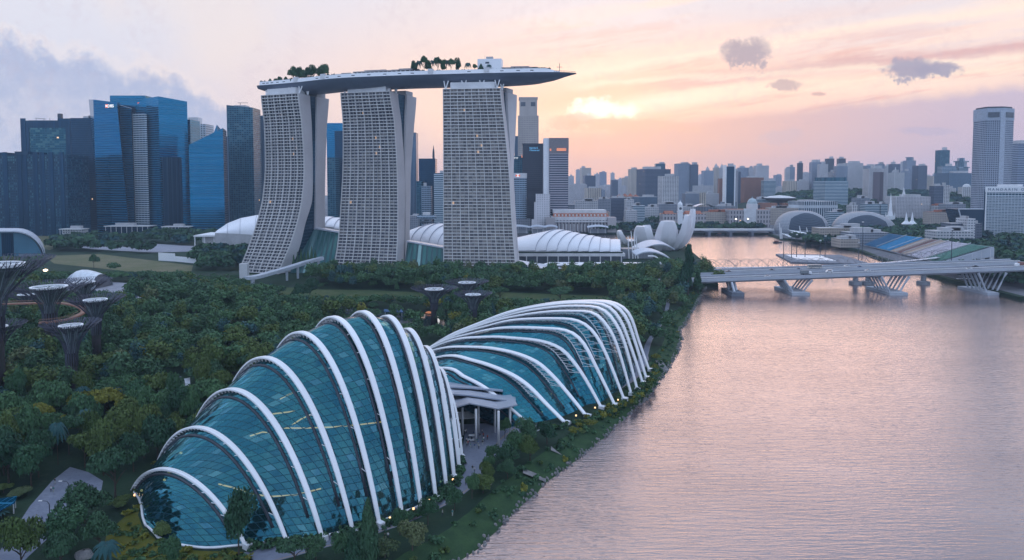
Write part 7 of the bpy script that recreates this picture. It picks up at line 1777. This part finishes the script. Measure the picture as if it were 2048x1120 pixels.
def forest(name, items, n, leaf, seed=5):
    mats = list(LEAF.values()); names = list(LEAF.keys()); g = np.random.default_rng(seed); V = {}
    Qs, M = [], []
    for kind, mt, x, y, h, r, z in items:
        k = (kind, int(g.integers(0, 5)))
        if k not in V: V[k] = crown_quads(kind, n, leaf, 300+k[1]*3+len(V))
        P, a, b = V[k]; th = g.uniform(0, 6.28); c, s = math.cos(th), math.sin(th); Rm = np.array([[c, -s, 0], [s, c, 0], [0, 0, 1]])
        sc = np.array([r, r, h]); ls = np.array([r, r, r])
        Q = quads_to((P@Rm.T)*sc, (a@Rm.T)*ls, (b@Rm.T)*ls)+np.array([x, y, z]); Qs.append(Q); M.append(np.full(n, names.index(mt)))
    o = Mesh4.build(name, np.concatenate(Qs), mats, np.concatenate(M)); return tag(o, kind='stuff')
forest('woodland', far_pts, 560, .095)
# more distant belts of trees
belt = []
def addbelt(poly, step, h0, h1, mats=('leaf_dark', 'leaf_dark', 'leaf_green', 'leaf_blue'), zf=lambda x, y: 3.0, ex=()):
    xs = [p[0] for p in poly]; ys = [p[1] for p in poly]; y = min(ys)
    while y < max(ys):
        x = min(xs)
        while x < max(xs):
            q = (x+random.uniform(-.4, .4)*step, y+random.uniform(-.4, .4)*step); x += step
            if inpoly(q[0], q[1], poly) and not any(inpoly(q[0], q[1], e) for e in ex): belt.append((random.choice(('round', 'round', 'flat')), random.choice(mats), q[0], q[1], random.uniform(h0, h1), random.uniform(.5, .7)*step*1.25, zf(*q)))
        y += step*.9
addbelt(PX([(95, 503), (120, 484), (290, 482), (390, 484), (392, 496), (300, 508), (200, 504)]), 15, 10, 15, ex=[PARK])
addbelt(PX([(385, 510), (400, 503), (500, 508), (480, 540), (390, 545)]), 11, 8, 13)
addbelt([(xat(300, 1100), 1100), (xat(430, 1100), 1100), (xat(430, 1150), 1150), (xat(290, 1150), 1150)], 14, 9, 14)
addbelt([(150, 1232), (300, 1232), (452, 1222), (470, 1262), (300, 1290), (160, 1290)], 14, 10, 17)
addbelt([(xat(1180, 1236), 1236), (xat(1300, 1236), 1236), (xat(1300, 1300), 1310), (xat(1180, 1300), 1310)], 13, 10, 15)
addbelt([(495, 1010), (560, 960), (700, 1010), (900, 1010), (900, 1180), (640, 1290), (620, 1170), (500, 1120)], 16, 10, 16)
addbelt([(518, 690), (900, 640), (1200, 1000), (800, 1010), (640, 940), (530, 930)], 15, 10, 17, ex=[[(xat(1900, 900), 890), (xat(1970, 900), 890), (xat(1970, 1040), 1040), (xat(1880, 1040), 1040)]])
addbelt([(402, 560), (520, 560), (900, 545), (1000, 640), (520, 690), (415, 660)], 12, 7, 12)
addbelt([(xat(1570, 1080), 1080), (xat(1680, 1080), 1080), (xat(1690, 990), 990), (xat(1640, 950), 960), (xat(1600, 1030), 1030)], 11, 8, 12)
def hz(x, y):
    return 3+58*math.exp(-((x-960)/420)**2-((y-1950)/260)**2)+22*math.exp(-((x-1250)/220)**2-((y-1750)/200)**2)
hb = MB(); hb.grid([[(x, y, hz(x, y)-.8) for y in range(1480, 2500, 40)] for x in range(300, 1900, 40)][::-1]); tag(hb.build('hill', SOIL), kind='structure')
addbelt([(xat(1560, 1560), 1560), (xat(1900, 1500), 1500), (xat(1960, 1500), 1500), (xat(1940, 2200), 2200), (xat(1545, 2200), 2200)], 26, 11, 17, zf=lambda x, y: hz(x, y)-1)
addbelt([(xat(1700, 1400), 1400), (xat(1920, 1400), 1400), (xat(1920, 1490), 1490), (xat(1720, 1490), 1490)], 20, 10, 15)
for px0, px1, Y in ((1190, 1230, 2700), (1430, 1480, 1650), (1290, 1330, 1480), (1390, 1440, 1500), (1150, 1200, 1800), (1330, 1390, 1750), (1500, 1560, 1750)):
    addbelt([(xat(px0, Y), Y), (xat(px1, Y), Y), (xat(px1, Y), Y+40), (xat(px0, Y), Y+40)], 18, 11, 18)
forest('far_trees', belt, 130, .24, 9)
# roof garden palms on the deck
dk = [(524, 5), (532, 5), (540, 6.5), (550, 6.5), (560, 8), (572, 8)]+[(p, random.uniform(12, 15)) for p in (588, 598, 607, 617, 626, 640, 650)]
dk2 = [(p, random.uniform(12.5, 16.5)) for p in (828, 838, 848, 857, 866, 876, 886, 893, 902)]+[(916, 13), (936, 13), (950, 8.5), (962, 9), (978, 10.5)]
for k, (px, h) in enumerate(dk+dk2):
    p, _ = deckpt(px, 9+k % 3*2.5); left = k < len(dk); big = h > 9
    lab = ('low dark garden tree near the rounded left tail of the roof deck' if not big else 'dark bushy tree in the left grove on the roof deck') if left else ('dark palm-like tree in the right grove on the roof deck' if px < 905 else ['thin-stemmed tree standing apart right of the right grove', 'narrow dark tree beside the white lift block, left side', 'low dark tree at the foot of the white lift block, left corner', 'low dark tree before the middle of the white lift block', 'small dark tree at the right half of the white lift block'][k-len(dk)-9])
    place_tree('round' if left or k % 3 == 1 else 'palm' if k % 3 else 'flat', 'leaf_dark', p.x, p.y, h*(1.1 if not left else 1), h*.33 if not left else h*.42, lab, 'roof garden trees on the deck' if px < 905 else None, z=p.z, seed=k)
hg = MB(); rg = random.Random(2)
for i in range(150):
    px = rg.choice((rg.uniform(520, 670), rg.uniform(820, 1060), rg.uniform(1060, 1100))); p, _ = deckpt(px, rg.uniform(4, 10)); r = rg.uniform(.8, 1.8); n = 6; h = rg.uniform(4.2, 5.6)
    rings = [[(p.x+r*s*rg.uniform(.7, 1.2)*math.cos(6.283*q/n), p.y+r*s*rg.uniform(.7, 1.2)*math.sin(6.283*q/n), p.z+z) for q in range(n)] for s, z in ((.8, 0), (1, h*.5), (.8, h*.85), (.1, h))]
    hg.grid([q+[q[0]] for q in rings])
tag(hg.build('roof_garden_shrubs', HEDGE), kind='stuff')
# cypress row on the slope beside the footbridge
for k, px in enumerate((586, 594, 601, 608, 615, 622, 629)):
    p = at(px, 526-(px-586)*.23, 650); place_tree('cone', 'leaf_dark', p.x, 652, 14+k % 3*2, 3.2, 'slim dark cypress in the row along the footbridge before the left hotel tower', 'cypress row by the footbridge', z=max(3, p.z-6), seed=k)
# grass bank shrubs and mound tufts: uncountable
tf = []
for i in range(360):
    j = random.randint(4, len(shore)-5); t = random.random(); e = random.random(); a, b_ = Vector((*bank_mid[j], .9)).lerp(Vector((*bank_mid[j+1], .9)), e), Vector((*bank_top[j], 3.0)).lerp(Vector((*bank_top[j+1], 3.0)), e); p = a.lerp(b_, t); tf.append(('bush', random.choices(('leaf_green', 'leaf_dark', 'leaf_olive', 'leaf_yellow'), (4, 3, 1, .3))[0], p.x, p.y, random.uniform(.6, 1.8), random.uniform(.8, 1.9), p.z-.15))
for i in range(420):
    P = random.choice((MOUND, MOUND, MOUND, MOUND2)); xs = [p[0] for p in P]; ys = [p[1] for p in P]; q = (random.uniform(min(xs), max(xs)), random.uniform(min(ys), max(ys)))
    if inpoly(*q, P): tf.append(('bush', random.choice(('leaf_olive', 'leaf_olive', 'leaf_yellow', 'leaf_green')), q[0], q[1], random.uniform(.5, 1.3), random.uniform(.8, 1.8), 2.9))
for i in range(len(CD_SECS)-1):
    for k in range(9):
        s = CD_SECS[i]; s2 = CD_SECS[i+1]; t = k/9; x, y = s[0]+(s2[0]-s[0])*t, s[1]+(s2[1]-s[1])*t; d = Vector((s[2], s[3])); q = Vector((x, y))-d*random.uniform(-1.5, 2.6); tf.append(('bush', random.choice(('leaf_dark', 'leaf_dark', 'leaf_green')), q.x, q.y, random.uniform(1, 2.4), random.uniform(1, 2), 2.9))
for i in range(len(FD_RIBS)-1):
    for k in range(9):
        a, c = FD_RIBS[i], FD_RIBS[i+1]; t = k/9; q = a[0].lerp(c[0], t); d = a[1]; q = q-Vector((d.x, d.y, 0))*random.uniform(.3, 5); tf.append(('bush', random.choice(('leaf_dark', 'leaf_green', 'leaf_olive', 'leaf_yellow')), q.x, q.y, random.uniform(.8, 2), random.uniform(1, 2.2), 2.9))
forest('ground_cover', tf, 60, .26, 31)
# --- lamp posts, rocks, people, buggy
def lamp_post(px, py, h, label, arm=-1):
    p = gnd(px, py); root = empty('street_lamp', p, label, 'street lamp', 'lamp posts along the pale path'); b = MB()
    b.tube([p, p+Vector((0, 0, h*.85)), p+Vector((arm*.5, 0, h*.97)), p+Vector((arm*1.8, 0, h))], [.12, .1, .08, .07], 6); b.build('pole', DARK, root); b = MB(); b.box(p+Vector((arm*2.2, 0, h-.1)), (.9, .35, .16)); b.build('lamp_head', PALE, root)
lamp_post(139, 1006, 6, 'slim dark lamp post on the pale path, farthest of three'); lamp_post(100, 1048, 6, 'slim dark lamp post beside the pale path, middle of three'); lamp_post(52, 1106, 6, 'slim dark lamp post at the lower left corner, nearest of three')
p = at(91, 541, 560); root = empty('floodlight_mast', (p.x, 560, 3), 'mast with a bright warm floodlight behind the left supertrees', 'lamp'); b = MB(); b.tube([(p.x, 560, 3), p], .2, 6); b.build('pole', DARK, root); b = MB(); b.lathe([(.2, -.6), (1.5, -.2), (1.5, .8), (.2, 1.1)], p, 10); b.build('lamp', plain('floodlight_glow', (1, .9, .8), .5, emit=(1, .72, .45), es=9), root)
for k, (px, py, lab) in enumerate([(1343, 447, 'warm street light by the quay trees, left of a pair below the domed gallery'), (1472, 438, 'bright warm street light among quay trees left under the domed gallery'), (1496, 438, 'small warm street light among quay trees right under the domed gallery'), (1559, 441, 'white street light left of the left spiky dome'), (277, 484, 'small red-orange light by the car park')]):
    p = at(px, py, 1215 if k < 4 else 1000); root = empty('street_lamp', (p.x, p.y, 3), lab, 'street lamp'); b = MB(); b.tube([(p.x, p.y, 3), p], .2, 5); b.build('pole', DARK, root); b = MB(); b.lathe([(.1, -.8), (1.1, -.3), (1.1, .5), (.1, .9)], p, 8); b.build('lamp', MATS.get('floodlight_glow'), root)
for px, py, r, lab in ((121, 1096, 1.3, 'grey rounded boulder at the bottom left below the trees'), (168, 1114, 1.6, 'larger pale boulder at the bottom left edge')):
    p = gnd(px, py); b = MB(); n = 9; g = random.Random(px); rings = [[(r*s*g.uniform(.85, 1.15)*math.cos(6.283*q/n)*1.3, r*s*g.uniform(.85, 1.15)*math.sin(6.283*q/n), z*r) for q in range(n)] for s, z in ((.9, -.2), (1, .35), (.75, .85), (.15, 1.05))]
    b.grid([q+[q[0]] for q in rings]); o = b.build('boulder', ROCK, smooth=True); o.location = p; tag(o, lab, 'rock')
SKIN = plain('skin', (.32, .2, .15), .6); CL = [plain('cloth_'+n, c, .85) for n, c in (('white', (.6, .6, .62)), ('dark', (.03, .035, .05)), ('red', (.3, .05, .05)), ('blue', (.06, .12, .25)), ('pale', (.4, .42, .4)), ('teal', (.05, .2, .2)))]
HAIR = plain('hair_dark', (.015, .012, .01), .6)
def person_mesh(stride, armsw):
    """one skinned figure, metres, facing +x"""
    J = [(0, 0, .93), (0, 0, 1.12), (0, 0, 1.38), (.01, 0, 1.5), (.03, 0, 1.63), (.03, 0, 1.72),
         (0, .1, .9), (.12*stride, .1, .5), (-.05*stride+.1*stride, .1, .08), (.1+.06*stride, .1, .03),
         (0, -.1, .9), (-.1*stride, -.1, .5), (-.28*stride, -.1, .1), (-.16*stride, -.1, .03),
         (0, .19, 1.4), (-.08*armsw, .25, 1.12), (.02-.02*armsw, .26, .88), (0, -.19, 1.4), (.08*armsw, -.25, 1.12), (.18*armsw, -.26, .9)]
    E = [(0, 1), (1, 2), (2, 3), (3, 4), (4, 5), (0, 6), (6, 7), (7, 8), (8, 9), (0, 10), (10, 11), (11, 12), (12, 13), (2, 14), (14, 15), (15, 16), (2, 17), (17, 18), (18, 19)]
    rd = [.15, .14, .17, .065, .095, .085, .095, .07, .05, .045, .095, .07, .05, .045, .075, .05, .04, .075, .05, .04]
    me = bpy.data.meshes.new('person'); me.from_pydata(J, E, []); o = bpy.data.objects.new('person_tmp', me); col.objects.link(o)
    md = o.modifiers.new('skin', 'SKIN'); ss = o.modifiers.new('sub', 'SUBSURF'); ss.levels = 1
    if not me.skin_vertices: bpy.context.view_layer.objects.active = o; me.skin_vertices.new() if hasattr(me.skin_vertices, 'new') else None
    for i, r in enumerate(rd):
        me.skin_vertices[0].data[i].radius = (r, r)
    me.skin_vertices[0].data[0].use_root = True
    dg = bpy.context.evaluated_depsgraph_get(); out = bpy.data.meshes.new_from_object(o.evaluated_get(dg)); bpy.data.objects.remove(o); return out
def person_parts(stride, armsw):
    try: base = person_mesh(stride, armsw)
    except Exception as ex:
        print('person skin failed', ex); base = None
    return base
PM = [person_parts(1, 1), person_parts(.6, -.8), person_parts(0, .15)]
def place_person(px, py, k, a, label, group, z=3.03):
    p = gnd(px, py, z); me = PM[k % 3].copy(); top = CL[a % 6]; leg = CL[(a*3+1) % 6]
    me.materials.clear()
    for m in (SKIN, top, leg, HAIR): me.materials.append(m)
    for q in me.polygons:
        c = q.center; q.material_index = 2 if c.z < .95 and abs(c.y) < .2 else 3 if c.z > 1.66 or (c.z > 1.55 and c.x < -.02) else 0 if c.z > 1.46 or (abs(c.y) > .2 and c.z < 1.1) else 1
        q.use_smooth = True
    o = bpy.data.objects.new('person', me); col.objects.link(o); o.location = p; o.rotation_euler = (0, 0, random.uniform(0, 6.28)); o.scale = (1.05,)*3
    TOPS = ('white', 'dark', 'red', 'blue', 'pale grey', 'teal')
    return tag(o, label.replace('#', TOPS[a % 6]), 'person', group)
PPL = [(110, 968, 'person in a # top walking at the upper end of the pale path'), (102, 984, 'person in a # top, left of a pair on the pale path'), (107, 985, 'person in a # top, right of a pair on the pale path'), (73, 1042, 'person in a # top strolling on the pale path, left of the next walker'), (84, 1046, 'person in a # top on the pale path by the middle lamp post'), (41, 1078, 'person in a # top on the lower part of the pale path'),
       (945, 942, 'person in a # top crossing the promenade beyond the near dome'), (949, 945, 'person in a # top beside another crossing the promenade'), (966, 942, 'person in a # top at the right edge of the promenade'), (931, 970, 'person in a # top close to the last ribs of the near dome'), (960, 978, 'person in a # top behind the small tree in the promenade'), (966, 986, 'person in a # top in the group right of the promenade tree'), (978, 972, 'person in a # top with the group right of the promenade tree'), (981, 976, 'person in a # top at the right of the group by the promenade tree'),
       (905, 1032, 'person in a # top on the path between two small round trees'), (885, 1032, 'person in a # top on the path by the hedge lights'), (845, 1062, 'person in a # top at the lower path'), (833, 1060, 'person in a # top walking the lower path past the dome feet'), (770, 1080, 'person in a # top on the lowest bit of path'), (776, 1078, 'person in a # top following another on the lowest bit of path')]
for k, (px, py, lab) in enumerate(PPL): place_person(px, py, k, k*5+1, lab, 'people on the garden paths')
for k in range(22):
    place_person(random.uniform(930, 975), random.uniform(866, 898), k, k, 'person standing in the small crowd under the entrance canopy', 'crowd under the entrance canopy')
for k in range(16):
    t = random.uniform(10.2, 13.2); c = cr([Vector((p[0], p[1], 0)) for p in CTR], t); c = c+Vector((random.uniform(-2, 2), random.uniform(-2, 2), 0)); py = 371+85/c.y*F
    o = place_person(1000, 900, k, k+2, 'person on the path between the far dome glass and its rib feet', 'people below the fanned ribs'); o.location = (c.x, c.y, 3.03)
p = gnd(945, 882); root = empty('buggy', p, 'white open garden buggy parked under the entrance canopy', 'buggy')
b = MB(); b.box(p+Vector((0, 0, .35)), (3.2, 1.4, .5)); b.build('body', CW, root); b = MB(); b.box(p+Vector((0, 0, 1.9)), (2.6, 1.5, .12)); b.build('roof', CW, root); b = MB()
for sx in (-1.2, 1.2):
    for sy in (-.65, .65): b.tube([p+Vector((sx, sy, .8)), p+Vector((sx, sy, 1.9))], .05, 4)
b.build('roof_posts', DARK, root)
for sx in (-1, 1):
    for sy in (-.72, .6):
        w = MB(); A = [(p.x+sx+.3*math.cos(j*.7854), p.y+sy, p.z+.3+.3*math.sin(j*.7854)) for j in range(8)]; B = [(q[0], q[1]+.15, q[2]) for q in A]; w.add(A[::-1]); w.add(B)
        for j in range(8): w.add([A[j], A[(j+1) % 8], B[(j+1) % 8], B[j]])
        w.build('wheel', DARK, root)
b = MB(); b.box(p+Vector((-.2, 0, .85)), (.5, 1.2, .45)); b.box(p+Vector((-.42, 0, 1.3)), (.12, 1.2, .5)); b.build('seat', DARK, root)
for k, (px, py) in enumerate([(906, 968), (859, 1010), (827, 1027), (780, 1046), (983, 946), (1236, 806), (1190, 822), (1152, 838)]):
    p = gnd(px, py); root = empty('garden_light', p, ['small warm garden light by the last rib feet of the near dome', 'small warm garden light in the hedge by the eighth rib foot', 'small warm garden light left of it in the hedge by the rib feet', 'small warm garden light in the hedge near the small round path-side trees', 'orange lit sign box beside the promenade', 'small garden light under the right rib feet of the far dome', 'small garden light between the middle rib feet of the far dome', 'small garden light by the yellow bushes under the far dome'][k], 'garden light', 'garden lights'); b = MB(); b.tube([p, p+Vector((0, 0, 1.1))], .06, 5); b.build('post', DARK, root); b = MB(); b.lathe([(.05, 1.0), (.3, 1.1), (.3, 1.5), (.05, 1.6)], p, 8); b.build('lamp', WARM, root)
# flock of birds far off over the bay
bd = MB(); rg = random.Random(6)
for k in range(34):
    px = rg.uniform(1090, 1170); py = 202+rg.uniform(-3, 3)+(px-1090)*-.05 if k < 22 else rg.uniform(225, 258); p = at(px, py, 900)
    b = MB(); s = .8; b.add([p, p+Vector((s, .3, .35)), p+Vector((s*.4, -.4, .05))]); b.add([p, p+Vector((-s*.4, -.4, .05)), p+Vector((-s, .3, .35))]); b.tube([p+Vector((0, -.45, 0)), p+Vector((0, .45, .02))], [.12, .05], 4)
    o = b.build('bird', DARK); tag(o, 'tiny dark bird in the flock against the sunset sky', 'bird', 'flock of birds in the sunset')
# --- haze
hx = MB(); hx.prism([(-5600, -420), (5600, -420), (5600, 5900), (-5600, 5900)], -6, 300)
m = bpy.data.materials.new('haze_air'); m.use_nodes = True; nt = m.node_tree; nt.nodes.clear(); o_ = nt.nodes.new('ShaderNodeOutputMaterial'); pv = nt.nodes.new('ShaderNodeVolumePrincipled')
pv.inputs['Color'].default_value = (.6, .75, .95, 1); pv.inputs['Density'].default_value = 7.5e-5; pv.inputs['Anisotropy'].default_value = .1
nt.links.new(pv.outputs[0], o_.inputs['Volume'])
tag(hx.build('haze', m), kind='stuff')
